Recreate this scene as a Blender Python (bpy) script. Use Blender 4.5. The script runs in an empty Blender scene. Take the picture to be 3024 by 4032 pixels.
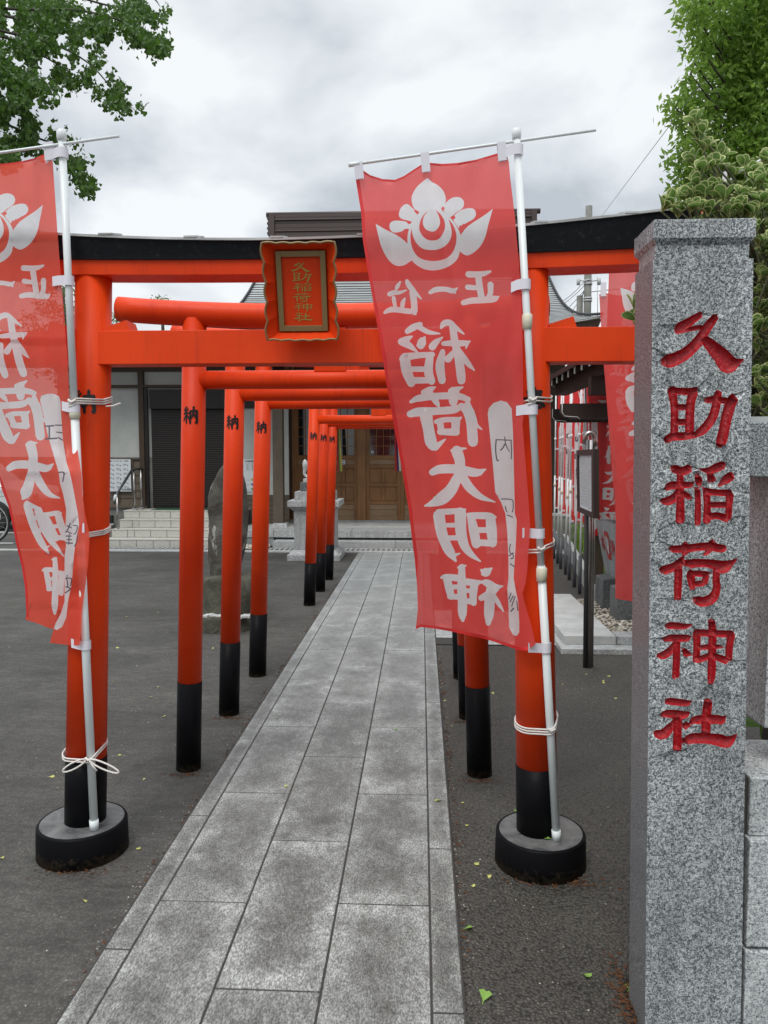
import bpy, bmesh, math, random
import numpy as np
from mathutils import Vector, Matrix, noise as mnoise
from mathutils.geometry import delaunay_2d_cdt
R = math.radians
random.seed(7)
rnd = random.Random(11)
sc = bpy.context.scene
col = sc.collection
# ------------------------------------------------------------------ camera
CAM_H = 1.5; FPX = 3028.0; PITCH = R(4.27); YAW = R(2.76)
cd = bpy.data.cameras.new('camera'); cam = bpy.data.objects.new('camera', cd); col.objects.link(cam)
cd.sensor_fit = 'VERTICAL'; cd.sensor_height = 36.0; cd.lens = 36.0*FPX/4032.0
cd.clip_start = 0.05; cd.clip_end = 900.0
cam.location = (0, 0, CAM_H); cam.rotation_euler = (R(90)-PITCH, 0, YAW)
sc.camera = cam
# ------------------------------------------------------------------ world (overcast)
SUN_EL = R(58); SUN_AZ = R(200)     # azimuth clockwise from +Y
w = bpy.data.worlds.new('World'); sc.world = w; w.use_nodes = True
nt = w.node_tree; nt.nodes.clear()
def wn(t, **k):
    n = nt.nodes.new(t)
    for a, b in k.items(): setattr(n, a, b)
    return n
wo = wn('ShaderNodeOutputWorld'); bg = wn('ShaderNodeBackground'); bg.inputs[1].default_value = 0.1
sky = wn('ShaderNodeTexSky', sky_type='NISHITA', sun_disc=False, sun_elevation=SUN_EL, sun_rotation=SUN_AZ)
tc = wn('ShaderNodeTexCoord'); sep = wn('ShaderNodeSeparateXYZ'); nt.links.new(tc.outputs['Generated'], sep.inputs[0])
zc = wn('ShaderNodeMath', operation='MAXIMUM'); nt.links.new(sep.outputs[2], zc.inputs[0]); zc.inputs[1].default_value = 0.0
den = wn('ShaderNodeMath', operation='ADD'); nt.links.new(zc.outputs[0], den.inputs[0]); den.inputs[1].default_value = 0.35
dv = wn('ShaderNodeVectorMath', operation='DIVIDE'); cb = wn('ShaderNodeCombineXYZ')
for i in range(3): nt.links.new(den.outputs[0], cb.inputs[i])
nt.links.new(tc.outputs['Generated'], dv.inputs[0]); nt.links.new(cb.outputs[0], dv.inputs[1])
mp = wn('ShaderNodeMapping'); mp.inputs['Location'].default_value = (3.1, 1.7, 0.4); nt.links.new(dv.outputs[0], mp.inputs[0])
n1 = wn('ShaderNodeTexNoise'); n1.inputs['Scale'].default_value = 2.3; n1.inputs['Detail'].default_value = 6; n1.inputs['Roughness'].default_value = 0.5; n1.inputs['Distortion'].default_value = 0.25
nt.links.new(mp.outputs[0], n1.inputs['Vector'])
cr = wn('ShaderNodeValToRGB'); e = cr.color_ramp.elements
e[0].position = 0.40; e[0].color = (4.4, 4.75, 5.15, 1)
e[1].position = 0.60; e[1].color = (7.9, 8.15, 8.3, 1)
m_ = cr.color_ramp.elements.new(0.48); m_.color = (5.9, 6.3, 6.65, 1)
nt.links.new(n1.outputs[0], cr.inputs[0])
gr = wn('ShaderNodeMapRange'); gr.inputs[1].default_value = 0.50; gr.inputs[2].default_value = 1.0; gr.inputs[3].default_value = 1.0; gr.inputs[4].default_value = 2.8
nt.links.new(sep.outputs[2], gr.inputs[0])
mul = wn('ShaderNodeVectorMath', operation='SCALE'); nt.links.new(cr.outputs[0], mul.inputs[0]); nt.links.new(gr.outputs[0], mul.inputs['Scale'])
mx = wn('ShaderNodeMixRGB'); mx.inputs[0].default_value = 0.93
nt.links.new(sky.outputs[0], mx.inputs[1]); nt.links.new(mul.outputs[0], mx.inputs[2])
nt.links.new(mx.outputs[0], bg.inputs[0]); nt.links.new(bg.outputs[0], wo.inputs[0])
# ------------------------------------------------------------------ sun (soft, behind thin cloud)
sd = bpy.data.lights.new('sun', 'SUN'); sd.energy = 1.3; sd.angle = R(22); sd.color = (1.0, 0.965, 0.9)
so = bpy.data.objects.new('sun', sd); col.objects.link(so)
sdir = Vector((math.sin(SUN_AZ)*math.cos(SUN_EL), math.cos(SUN_AZ)*math.cos(SUN_EL), math.sin(SUN_EL)))
so.rotation_euler = (-sdir).to_track_quat('-Z', 'Y').to_euler(); so.location = (0, -5, 20)
vs = sc.view_settings; vs.view_transform = 'Standard'; vs.look = 'None'; vs.exposure = 0.30; vs.gamma = 1.0; vs.use_curve_mapping = False
sc.cycles.max_bounces = 6; sc.cycles.transparent_max_bounces = 16

# ------------------------------------------------------------------ survey helpers: photograph measurement -> world
_rz = Matrix.Rotation(YAW, 3, 'Z')
_f = _rz @ Vector((0, math.cos(PITCH), -math.sin(PITCH))); _r = _rz @ Vector((1, 0, 0)); _u = _r.cross(_f)
def ray(x, y): return _f + _r*((x-1512)/FPX) - _u*((y-2016)/FPX)
def S(x, y, Y):            # point on the plane Y = const
    d = ray(x, y); return Vector((0, 0, CAM_H)) + d*(Y/d.y)
def G(x, y, z=0.0):        # point on the plane z = const
    d = ray(x, y); return Vector((0, 0, CAM_H)) + d*((z-CAM_H)/d.z)

# ------------------------------------------------------------------ object helpers
def tag(o, label=None, cat=None, group=None, kind=None):
    if label: o['label'] = label
    if cat: o['category'] = cat
    if group: o['group'] = group
    if kind: o['kind'] = kind
    return o
def thing(name, label, cat, loc=(0, 0, 0), rz=0.0, group=None):
    o = bpy.data.objects.new(name, None); col.objects.link(o); o.empty_display_size = 0.1
    o.location = loc; o.rotation_euler = (0, 0, rz); return tag(o, label, cat, group)
class MB:
    def __init__(s): s.v = []; s.f = []; s.m = []; s.sm = []
    def add(s, vs, fs, m=0, smooth=False):
        b = len(s.v); s.v += [tuple(p) for p in vs]
        for f in fs: s.f.append(tuple(b+i for i in f)); s.m.append(m); s.sm.append(smooth)
    def box(s, c, d, rz=0.0, m=0, rot=None, taper=1.0):
        M_ = rot if rot is not None else Matrix.Rotation(rz, 3, 'Z')
        vs = []
        for z in (-1, 1):
            t = taper if z > 0 else 1.0
            for x, y in ((-1, -1), (1, -1), (1, 1), (-1, 1)):
                vs.append(Vector(c) + M_ @ Vector((x*d[0]/2*t, y*d[1]/2*t, z*d[2]/2)))
        s.add(vs, [(0, 3, 2, 1), (4, 5, 6, 7), (0, 1, 5, 4), (1, 2, 6, 5), (2, 3, 7, 6), (3, 0, 4, 7)], m)
    def b2(s, x0, x1, y0, y1, z0, z1, m=0): s.box(((x0+x1)/2, (y0+y1)/2, (z0+z1)/2), (abs(x1-x0), abs(y1-y0), abs(z1-z0)), m=m)
    def tube(s, pts, rad, n=12, m=0, caps=True, smooth=True, flat=None):
        pts = [Vector(p) for p in pts]; k = len(pts)
        rads = rad if isinstance(rad, (list, tuple)) else [rad]*k
        vs = []; t0 = (pts[1]-pts[0]).normalized()
        a = Vector((0, 0, 1)) if abs(t0.z) < 0.9 else Vector((0, 1, 0))
        n0 = t0.cross(a).normalized()
        for i, p in enumerate(pts):
            t = (pts[min(i+1, k-1)]-pts[max(i-1, 0)]).normalized()
            n0 = (n0 - t*n0.dot(t)).normalized(); b0 = t.cross(n0)
            for j in range(n):
                an = 2*math.pi*j/n; q = n0*math.cos(an) + b0*math.sin(an)*(flat or 1.0)
                vs.append(p + q*rads[i])
        fs = [(i*n+j, i*n+(j+1) % n, (i+1)*n+(j+1) % n, (i+1)*n+j) for i in range(k-1) for j in range(n)]
        s.add(vs, fs, m, smooth)
        if caps:
            b = len(s.v)-k*n
            s.f.append(tuple(b+j for j in reversed(range(n)))); s.m.append(m); s.sm.append(False)
            s.f.append(tuple(b+(k-1)*n+j for j in range(n))); s.m.append(m); s.sm.append(False)
    def lathe(s, prof, c=(0, 0, 0), n=32, m=0, smooth=True):
        vs = []
        for r_, z in prof:
            for j in range(n):
                an = 2*math.pi*j/n; vs.append((c[0]+r_*math.cos(an), c[1]+r_*math.sin(an), c[2]+z))
        k = len(prof)
        fs = [(i*n+j, i*n+(j+1) % n, (i+1)*n+(j+1) % n, (i+1)*n+j) for i in range(k-1) for j in range(n)]
        s.add(vs, fs, m, smooth)
        b = len(s.v)-k*n
        s.f.append(tuple(b+j for j in reversed(range(n)))); s.m.append(m); s.sm.append(False)
        s.f.append(tuple(b+(k-1)*n+j for j in range(n))); s.m.append(m); s.sm.append(False)
    def prism(s, poly, fn, d0, d1, m=0):     # poly 2d, fn(a,b,d)->3d
        n = len(poly); vs = [fn(a, b, d0) for a, b in poly]+[fn(a, b, d1) for a, b in poly]
        s.add(vs, [tuple(range(n)), tuple(reversed(range(n, 2*n)))]+[(i, (i+1) % n, (i+1) % n+n, i+n) for i in range(n)], m)
    def build(s, name, mats, parent=None, bevel=0.0, seg=2, auto=True):
        me = bpy.data.meshes.new(name); me.from_pydata(s.v, [], s.f)
        for mt in (mats if isinstance(mats, (list, tuple)) else [mats]): me.materials.append(mt)
        for i, p in enumerate(me.polygons): p.material_index = s.m[i]; p.use_smooth = s.sm[i]
        bm = bmesh.new(); bm.from_mesh(me); bmesh.ops.recalc_face_normals(bm, faces=bm.faces)
        if bevel > 0:
            ed = [e_ for e_ in bm.edges if len(e_.link_faces) == 2 and e_.calc_face_angle(0) > R(40)]
            bmesh.ops.bevel(bm, geom=ed, offset=bevel, segments=seg, affect='EDGES', profile=0.5, clamp_overlap=True)
        bm.to_mesh(me); bm.free()
        o = bpy.data.objects.new(name, me); col.objects.link(o)
        if parent is not None: o.parent = parent; o.matrix_parent_inverse = Matrix.Translation(-parent.location) if parent.rotation_euler.z == 0 else (Matrix.Translation(parent.location) @ Matrix.Rotation(parent.rotation_euler.z, 4, 'Z')).inverted()
        return o
def local_build(mb, name, mats, parent, **k):     # geometry already in the parent's local space
    o = mb.build(name, mats, None, **k); o.parent = parent; return o
def kids(o): return [c for c in bpy.data.objects if c.parent == o]
def dup(root, loc, rz=None, label=None, name=None):
    r = root.copy(); col.objects.link(r); r.location = loc
    if rz is not None: r.rotation_euler = (0, 0, rz)
    if label: r['label'] = label
    for c in kids(root):
        d = c.copy(); col.objects.link(d); d.parent = r
        for g in kids(c):
            h = g.copy(); col.objects.link(h); h.parent = d
    return r

# ------------------------------------------------------------------ materials
def mat(name, c=(0.5, 0.5, 0.5), rough=0.6, spec=0.5, metal=0.0, build=None):
    m = bpy.data.materials.new(name); m.use_nodes = True
    b = m.node_tree.nodes['Principled BSDF']
    b.inputs['Base Color'].default_value = (*c, 1); b.inputs['Roughness'].default_value = rough
    b.inputs['Specular IOR Level'].default_value = spec; b.inputs['Metallic'].default_value = metal
    if build: build(m.node_tree, b)
    return m
def nd(t, typ, **k):
    n = t.nodes.new(typ)
    for a, b in k.items():
        if a in n.inputs.keys(): n.inputs[a].default_value = b
        else: setattr(n, a, b)
    return n
def coords(t, kind='Object', scale=(1, 1, 1)):
    c = t.nodes.new('ShaderNodeTexCoord'); m = t.nodes.new('ShaderNodeMapping'); m.inputs['Scale'].default_value = scale
    t.links.new(c.outputs[kind], m.inputs[0]); return m.outputs[0]
def geo(t, scale=(1, 1, 1)):
    c = t.nodes.new('ShaderNodeNewGeometry'); m = t.nodes.new('ShaderNodeMapping'); m.inputs['Scale'].default_value = scale
    t.links.new(c.outputs['Position'], m.inputs[0]); return m.outputs[0]
def ramp(t, src, stops):
    r = t.nodes.new('ShaderNodeValToRGB'); el = r.color_ramp.elements
    while len(el) < len(stops): el.new(0.5)
    for i, (p, c) in enumerate(stops): el[i].position = p; el[i].color = (*c, 1)
    t.links.new(src, r.inputs[0]); return r.outputs[0]
def noisen(t, vec, s, d=3, ro=0.5, dist=0.0):
    n = nd(t, 'ShaderNodeTexNoise', Scale=s, Detail=d, Roughness=ro, Distortion=dist); t.links.new(vec, n.inputs['Vector']); return n.outputs[0]
def mixc(t, fac, a, b, mode='MIX'):
    m = t.nodes.new('ShaderNodeMixRGB'); m.blend_type = mode
    for i, v in ((0, fac), (1, a), (2, b)):
        if isinstance(v, (int, float)): m.inputs[i].default_value = v
        elif isinstance(v, tuple): m.inputs[i].default_value = (*v, 1)
        else: t.links.new(v, m.inputs[i])
    return m.outputs[0]
def bump(t, b, h, st=0.3, dist=0.01):
    n = t.nodes.new('ShaderNodeBump'); n.inputs['Strength'].default_value = st; n.inputs['Distance'].default_value = dist
    t.links.new(h, n.inputs['Height']); t.links.new(n.outputs[0], b.inputs['Normal'])
def setc(t, b, c): t.links.new(c, b.inputs['Base Color'])
def setr(t, b, src, lo, hi):
    m = t.nodes.new('ShaderNodeMapRange'); m.inputs[3].default_value = lo; m.inputs[4].default_value = hi
    t.links.new(src, m.inputs[0]); t.links.new(m.outputs[0], b.inputs['Roughness'])

def f_verm(t, b):
    v = geo(t); n = noisen(t, v, 2.3, 4, 0.6); n2 = noisen(t, geo(t, (18, 18, 1.2)), 2.0, 3, 0.6)
    c = ramp(t, n, [(0.28, (0.60, 0.036, 0.004)), (0.72, (0.80, 0.060, 0.006))])
    c = mixc(t, ramp(t, n2, [(0.56, (0, 0, 0)), (0.78, (0.42, 0.42, 0.42))]), c, (0.40, 0.03, 0.012))
    sc3 = noisen(t, geo(t, (1, 1, 0.25)), 70, 5, 0.8, 0.4); c = mixc(t, ramp(t, sc3, [(0.70, (0, 0, 0)), (0.76, (0.35, 0.35, 0.35))]), c, (0.26, 0.05, 0.03))
    setc(t, b, c); setr(t, b, n2, 0.34, 0.58)
    bump(t, b, mixc(t, 0.5, noisen(t, v, 260, 2, 0.5), noisen(t, v, 22, 3, 0.5)), 0.12, 0.003)
VERM = mat('vermilion_paint', build=f_verm, spec=0.2)
def f_black(t, b):
    v = geo(t); n = noisen(t, v, 60, 4, 0.7)
    c = ramp(t, n, [(0.55, (0.010, 0.011, 0.013)), (0.8, (0.035, 0.033, 0.030))]); setc(t, b, c); setr(t, b, n, 0.22, 0.6)
    bump(t, b, noisen(t, v, 180, 3, 0.6), 0.12, 0.002)
BLACK = mat('black_paint', build=f_black, spec=0.07)
def f_blackdirt(t, b):
    g = t.nodes.new('ShaderNodeNewGeometry'); sp = t.nodes.new('ShaderNodeSeparateXYZ'); t.links.new(g.outputs['Position'], sp.inputs[0])
    n = noisen(t, geo(t), 45, 5, 0.75)
    a = t.nodes.new('ShaderNodeMath'); a.operation = 'MULTIPLY_ADD'; t.links.new(sp.outputs[2], a.inputs[0]); a.inputs[1].default_value = -6.0; t.links.new(n, a.inputs[2])
    fac = ramp(t, a.outputs[0], [(0.28, (0, 0, 0)), (0.62, (1, 1, 1))])
    c = mixc(t, fac, (0.006, 0.006, 0.007), mixc(t, noisen(t, geo(t), 18, 2), (0.05, 0.028, 0.014), (0.10, 0.085, 0.06))); setc(t, b, c); setr(t, b, a.outputs[0], 0.40, 0.85)
    bump(t, b, n, 0.2, 0.003)
BLACKDIRT = mat('black_paint_with_dirt', build=f_blackdirt, spec=0.06)
def f_disctop(t, b):
    n = noisen(t, geo(t), 14, 5, 0.7, 0.6); setc(t, b, ramp(t, n, [(0.35, (0.06, 0.062, 0.064)), (0.65, (0.17, 0.17, 0.165))])); setr(t, b, n, 0.35, 0.7)
DISCTOP = mat('worn_black_disc_top', build=f_disctop)
def granite(name, sc_, stops, rough, patch=0.0, bmp=0.05, tint=None):
    def f(t, b):
        v = geo(t); n = noisen(t, v, sc_, 2, 0.65, 0.35); n2 = noisen(t, v, sc_*0.45, 2, 0.5)
        m = mixc(t, 0.35, n, n2); c = ramp(t, m, stops)
        p = noisen(t, v, 3.0, 4, 0.6)
        c = mixc(t, patch, c, ramp(t, p, [(0.3, (0.35, 0.35, 0.34)), (0.7, (1.15, 1.15, 1.13))]), 'MULTIPLY')
        st_ = noisen(t, geo(t, (9, 9, 0.7)), 1.6, 4, 0.6); c = mixc(t, 0.6, c, ramp(t, st_, [(0.35, (0.72, 0.72, 0.71)), (0.6, (1.08, 1.08, 1.08))]), 'MULTIPLY')
        setc(t, b, c); bump(t, b, n, bmp, 0.002)
    return mat(name, rough=rough, build=f, spec=0.45)
GRAN = granite('speckled_grey_granite', 320, [(0.38, (0.025, 0.03, 0.037)), (0.46, (0.14, 0.15, 0.165)), (0.51, (0.33, 0.35, 0.365)), (0.60, (0.68, 0.72, 0.71))], 0.3, 0.35, 0.04)
GRANF = granite('fine_grey_granite', 330, [(0.40, (0.09, 0.10, 0.11)), (0.50, (0.28, 0.30, 0.31)), (0.60, (0.50, 0.53, 0.53))], 0.5, 0.3)
GRANL = granite('light_grey_granite', 120, [(0.38, (0.26, 0.265, 0.265)), (0.52, (0.44, 0.455, 0.455)), (0.62, (0.58, 0.59, 0.59))], 0.6, 0.25)
GRANP = granite('pale_speckled_granite', 230, [(0.37, (0.08, 0.085, 0.095)), (0.44, (0.30, 0.315, 0.33)), (0.51, (0.50, 0.52, 0.53)), (0.60, (0.72, 0.75, 0.74))], 0.5, 0.3, 0.04)
GRAND = granite('dark_grey_granite', 150, [(0.38, (0.05, 0.055, 0.06)), (0.52, (0.13, 0.14, 0.145)), (0.62, (0.22, 0.23, 0.23))], 0.5, 0.3)
def f_slab(t, b):
    v = geo(t); oi = t.nodes.new('ShaderNodeObjectInfo')
    gx = coords(t, 'Object')
    fine = noisen(t, geo(t, (1, 0.45, 1)), 230, 3, 0.65)
    blot = noisen(t, v, 5.5, 6, 0.72, 0.3); mid = noisen(t, geo(t, (1, 0.5, 1)), 34, 4, 0.7)
    c = ramp(t, fine, [(0.36, (0.092, 0.092, 0.088)), (0.5, (0.182, 0.183, 0.178)), (0.64, (0.31, 0.313, 0.306))])
    c = mixc(t, 0.62, c, ramp(t, blot, [(0.34, (0.42, 0.41, 0.39)), (0.47, (0.80, 0.80, 0.79)), (0.60, (1.30, 1.31, 1.30)), (0.72, (1.65, 1.66, 1.64))]), 'MULTIPLY')
    c = mixc(t, 0.6, c, ramp(t, mid, [(0.35, (0.62, 0.61, 0.58)), (0.6, (1.25, 1.26, 1.26))]), 'MULTIPLY')
    c = mixc(t, 1.0, c, ramp(t, oi.outputs['Random'], [(0.0, (0.84, 0.84, 0.83)), (1.0, (1.14, 1.14, 1.14))]), 'MULTIPLY')
    tg = t.nodes.new('ShaderNodeTexCoord'); sg = t.nodes.new('ShaderNodeSeparateXYZ'); t.links.new(tg.outputs['Generated'], sg.inputs[0])
    def pp(o_):
        a_ = nd(t, 'ShaderNodeMath', operation='PINGPONG'); t.links.new(o_, a_.inputs[0]); a_.inputs[1].default_value = 0.5; return a_.outputs[0]
    mn_ = nd(t, 'ShaderNodeMath', operation='MINIMUM'); sy_ = nd(t, 'ShaderNodeMath', operation='MULTIPLY'); t.links.new(pp(sg.outputs[1]), sy_.inputs[0]); sy_.inputs[1].default_value = 1.9
    t.links.new(pp(sg.outputs[0]), mn_.inputs[0]); t.links.new(sy_.outputs[0], mn_.inputs[1])
    ed_ = nd(t, 'ShaderNodeMath', operation='MULTIPLY_ADD'); t.links.new(noisen(t, v, 7, 5, 0.7), ed_.inputs[0]); ed_.inputs[1].default_value = 0.75; t.links.new(mn_.outputs[0], ed_.inputs[2])
    c = mixc(t, 0.50, c, ramp(t, ed_.outputs[0], [(0.40, (1.55, 1.56, 1.55)), (0.56, (1.0, 1.0, 0.99)), (0.72, (0.60, 0.59, 0.57))]), 'MULTIPLY')
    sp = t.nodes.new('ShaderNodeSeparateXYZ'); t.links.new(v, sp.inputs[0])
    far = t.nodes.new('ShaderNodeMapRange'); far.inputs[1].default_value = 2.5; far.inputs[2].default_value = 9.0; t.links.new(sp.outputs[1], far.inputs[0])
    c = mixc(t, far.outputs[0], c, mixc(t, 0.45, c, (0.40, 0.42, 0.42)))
    setc(t, b, c); setr(t, b, blot, 0.5, 0.85); bump(t, b, fine, 0.22, 0.003)
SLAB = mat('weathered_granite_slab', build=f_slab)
JOINT = mat('mortar_joint', (0.045, 0.042, 0.038), 0.9)
def f_asl(t, b):
    v = geo(t); ag = nd(t, 'ShaderNodeTexVoronoi', Scale=95); t.links.new(v, ag.inputs['Vector'])
    big = noisen(t, v, 1.3, 5, 0.65, 0.4); fine = noisen(t, v, 240, 3, 0.7); st = noisen(t, geo(t, (0.7, 3.0, 1)), 2.2, 5, 0.7, 0.5)
    c = ramp(t, ag.outputs['Distance'], [(0.0, (0.085, 0.081, 0.075)), (0.6, (0.045, 0.043, 0.040))])
    c = mixc(t, 0.9, c, ramp(t, big, [(0.34, (0.70, 0.69, 0.67)), (0.66, (1.40, 1.39, 1.36))]), 'MULTIPLY')
    c = mixc(t, 0.7, c, ramp(t, st, [(0.35, (0.72, 0.72, 0.72)), (0.65, (1.28, 1.28, 1.28))]), 'MULTIPLY')
    med = noisen(t, geo(t, (1, 2.2, 1)), 13, 5, 0.75, 0.4); c = mixc(t, 0.8, c, ramp(t, med, [(0.34, (0.68, 0.68, 0.67)), (0.66, (1.38, 1.37, 1.35))]), 'MULTIPLY')
    c = mixc(t, ramp(t, fine, [(0.62, (0, 0, 0)), (0.70, (0.6, 0.6, 0.6))]), c, (0.18, 0.175, 0.165))
    setc(t, b, c); b.inputs['Roughness'].default_value = 0.78
    bump(t, b, ag.outputs['Distance'], 0.30, 0.006)
ASL = mat('old_smooth_asphalt', build=f_asl)
def f_asr(t, b):
    v = geo(t, (1, 1, 1)); wz = noisen(t, v, 30, 2)
    ag = nd(t, 'ShaderNodeTexVoronoi', Scale=105); ag.inputs['Randomness'].default_value = 1.0
    mv = t.nodes.new('ShaderNodeVectorMath'); mv.operation = 'MULTIPLY_ADD'; t.links.new(wz, mv.inputs[0]); mv.inputs[1].default_value = (0.02, 0.02, 0.02); t.links.new(v, mv.inputs[2])
    t.links.new(mv.outputs[0], ag.inputs['Vector'])
    big = noisen(t, v, 1.8, 4, 0.6)
    c = ramp(t, ag.outputs['Distance'], [(0.0, (0.082, 0.077, 0.069)), (0.5, (0.052, 0.049, 0.044)), (0.85, (0.022, 0.021, 0.019))])
    c = mixc(t, 1.0, c, ramp(t, ag.outputs['Color'], [(0.0, (0.75, 0.74, 0.72)), (1.0, (1.35, 1.33, 1.28))]), 'MULTIPLY')
    c = mixc(t, 0.8, c, ramp(t, big, [(0.3, (0.75, 0.75, 0.74)), (0.7, (1.25, 1.24, 1.2))]), 'MULTIPLY')
    setc(t, b, c); b.inputs['Roughness'].default_value = 0.6
    iv = t.nodes.new('ShaderNodeMath'); iv.operation = 'SUBTRACT'; iv.inputs[0].default_value = 1.0; t.links.new(ag.outputs['Distance'], iv.inputs[1])
    bump(t, b, iv.outputs[0], 0.75, 0.008)
ASR = mat('coarse_porous_asphalt', build=f_asr)
WHITE = mat('white_plastic_tube', (0.72, 0.76, 0.76), 0.35)
CREAM = mat('yellowed_plastic_clamp', (0.70, 0.67, 0.52), 0.45)
TAB = mat('white_cloth_tab', (0.74, 0.72, 0.78), 0.8)
ROPE = mat('white_rope', (0.70, 0.66, 0.62), 0.85, build=lambda t, b: bump(t, b, noisen(t, geo(t, (1, 1, 1)), 300, 2), 0.5, 0.003))
def cloth(name, c, transp=0.07, tr=0.40):
    m = bpy.data.materials.new(name); m.use_nodes = True; t = m.node_tree; t.nodes.clear()
    o = nd(t, 'ShaderNodeOutputMaterial'); n = noisen(t, geo(t), 7, 4, 0.6); w2 = noisen(t, geo(t), 420, 2, 0.6)
    cc = mixc(t, 0.5, c, ramp(t, n, [(0.3, tuple(x*0.78 for x in c)), (0.7, tuple(min(1, x*1.18) for x in c))]))
    cc = mixc(t, 0.25, cc, ramp(t, w2, [(0.3, tuple(x*0.7 for x in c)), (0.7, tuple(min(1, x*1.25) for x in c))]))
    d = nd(t, 'ShaderNodeBsdfDiffuse'); l = nd(t, 'ShaderNodeBsdfTranslucent'); p = nd(t, 'ShaderNodeBsdfTransparent'); g = nd(t, 'ShaderNodeBsdfGlossy', Roughness=0.45)
    for q in (d, l): t.links.new(cc, q.inputs[0])
    a = nd(t, 'ShaderNodeMixShader'); a.inputs[0].default_value = tr; t.links.new(d.outputs[0], a.inputs[1]); t.links.new(l.outputs[0], a.inputs[2])
    a3 = nd(t, 'ShaderNodeMixShader'); a3.inputs[0].default_value = 0.035; t.links.new(a.outputs[0], a3.inputs[1]); t.links.new(g.outputs[0], a3.inputs[2])
    a2 = nd(t, 'ShaderNodeMixShader'); a2.inputs[0].default_value = transp; t.links.new(a3.outputs[0], a2.inputs[1]); t.links.new(p.outputs[0], a2.inputs[2])
    t.links.new(a2.outputs[0], o.inputs[0]); return m
CRED = cloth('red_banner_cloth', (0.95, 0.098, 0.088), 0.10, 0.50); CORA = cloth('orange_red_banner_cloth', (0.95, 0.105, 0.058), 0.10, 0.48)
CWHT = cloth('white_banner_print', (0.90, 0.89, 0.91), 0.08, 0.48); CHEM = cloth('dark_red_hem', (0.78, 0.035, 0.035), 0.02, 0.25); INK = cloth('faded_marker_ink', (0.10, 0.09, 0.12), 0.05, 0.2)
def f_red(t, b):
    n = noisen(t, geo(t), 90, 4, 0.7); setc(t, b, ramp(t, n, [(0.3, (0.24, 0.002, 0.006)), (0.7, (0.52, 0.006, 0.014))])); b.inputs['Roughness'].default_value = 0.32; bump(t, b, n, 0.9, 0.006)
REDCARVE = mat('glossy_red_carving_paint', build=f_red)
GOLD = mat('dull_gold_paint', (0.24, 0.175, 0.075), 0.45, metal=0.25)
GOLDL = mat('gold_lettering', (0.42, 0.30, 0.07), 0.4, metal=0.35)
INKB = mat('black_lettering', (0.008, 0.008, 0.010), 0.5)
METAL = mat('weathered_steel_sheet', (0.50, 0.51, 0.51), 0.5, metal=0.2, build=lambda t, b: setc(t, b, ramp(t, noisen(t, geo(t, (1, 6, 6)), 5, 4), [(0.35, (0.30, 0.30, 0.29)), (0.6, (0.55, 0.56, 0.56))])))
STEEL = mat('polished_steel', (0.35, 0.33, 0.32), 0.22, metal=0.95)
DSTEEL = mat('dark_steel_rail', (0.10, 0.10, 0.105), 0.4, metal=0.6)
PIPE = mat('grey_pvc_pipe', (0.085, 0.09, 0.10), 0.5)
PLAST = mat('aged_white_plaster', build=lambda t, b: setc(t, b, ramp(t, noisen(t, geo(t), 1.1, 5, 0.7), [(0.3, (0.36, 0.375, 0.35)), (0.7, (0.50, 0.515, 0.49))])), rough=0.9)
def wood(name, a, c, sc_=(40, 40, 2.2), rough=0.6):
    def f(t, b):
        v = geo(t, sc_); n = noisen(t, v, 1.2, 5, 0.65, 0.5); n2 = noisen(t, geo(t), 2.0, 4)
        cc = mixc(t, 0.5, ramp(t, n, [(0.3, a), (0.7, c)]), ramp(t, n2, [(0.3, a), (0.7, c)])); setc(t, b, cc); bump(t, b, n, 0.25, 0.004)
    return mat(name, rough=rough, build=f)
WOODD = wood('dark_brown_timber', (0.026, 0.014, 0.007), (0.065, 0.036, 0.018))
WOODG = wood('weathered_grey_timber', (0.055, 0.042, 0.030), (0.15, 0.115, 0.080))
WOODO = wood('honey_brown_door_wood', (0.135, 0.060, 0.019), (0.31, 0.150, 0.050))
WOODH = wood('faded_door_wood', (0.17, 0.105, 0.055), (0.33, 0.225, 0.13), (2.5, 40, 40))
SHUT = mat('dark_shutter_slats', (0.017, 0.013, 0.011), 0.45, metal=0.3)
GLASS = mat('dark_window_glass', (0.012, 0.012, 0.014), 0.06, 0.8)
TILE = mat('beige_stone_tile', rough=0.6, build=lambda t, b: setc(t, b, ramp(t, noisen(t, geo(t, (1, 1, 5)), 14, 4, 0.6), [(0.3, (0.44, 0.43, 0.38)), (0.7, (0.60, 0.585, 0.53))])))
CONC = mat('grey_concrete', rough=0.85, build=lambda t, b: setc(t, b, ramp(t, noisen(t, geo(t), 3, 5, 0.7), [(0.3, (0.13, 0.13, 0.115)), (0.7, (0.24, 0.24, 0.22))])))
CONCL = mat('pale_concrete', rough=0.8, build=lambda t, b: setc(t, b, ramp(t, noisen(t, geo(t), 5, 5, 0.7), [(0.3, (0.36, 0.37, 0.36)), (0.7, (0.55, 0.56, 0.55))])))
GREENMAT = mat('green_entrance_mat', (0.012, 0.075, 0.035), 0.95)
def f_roof(t, b):
    g = t.nodes.new('ShaderNodeNewGeometry'); n = noisen(t, geo(t, (0.6, 3, 12)), 3.0, 4, 0.6)
    setc(t, b, ramp(t, n, [(0.3, (0.27, 0.285, 0.285)), (0.7, (0.46, 0.48, 0.475))])); b.inputs['Roughness'].default_value = 0.42; b.inputs['Metallic'].default_value = 0.35
ROOF = mat('grey_metal_roof', build=f_roof)
RIDGE = mat('brown_ridge_copper', (0.075, 0.055, 0.052), 0.5, metal=0.3)
PAPER = mat('white_paper', (0.62, 0.66, 0.68), 0.7)
FAINT = mat('grey_small_print', (0.22, 0.22, 0.24), 0.8)
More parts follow.
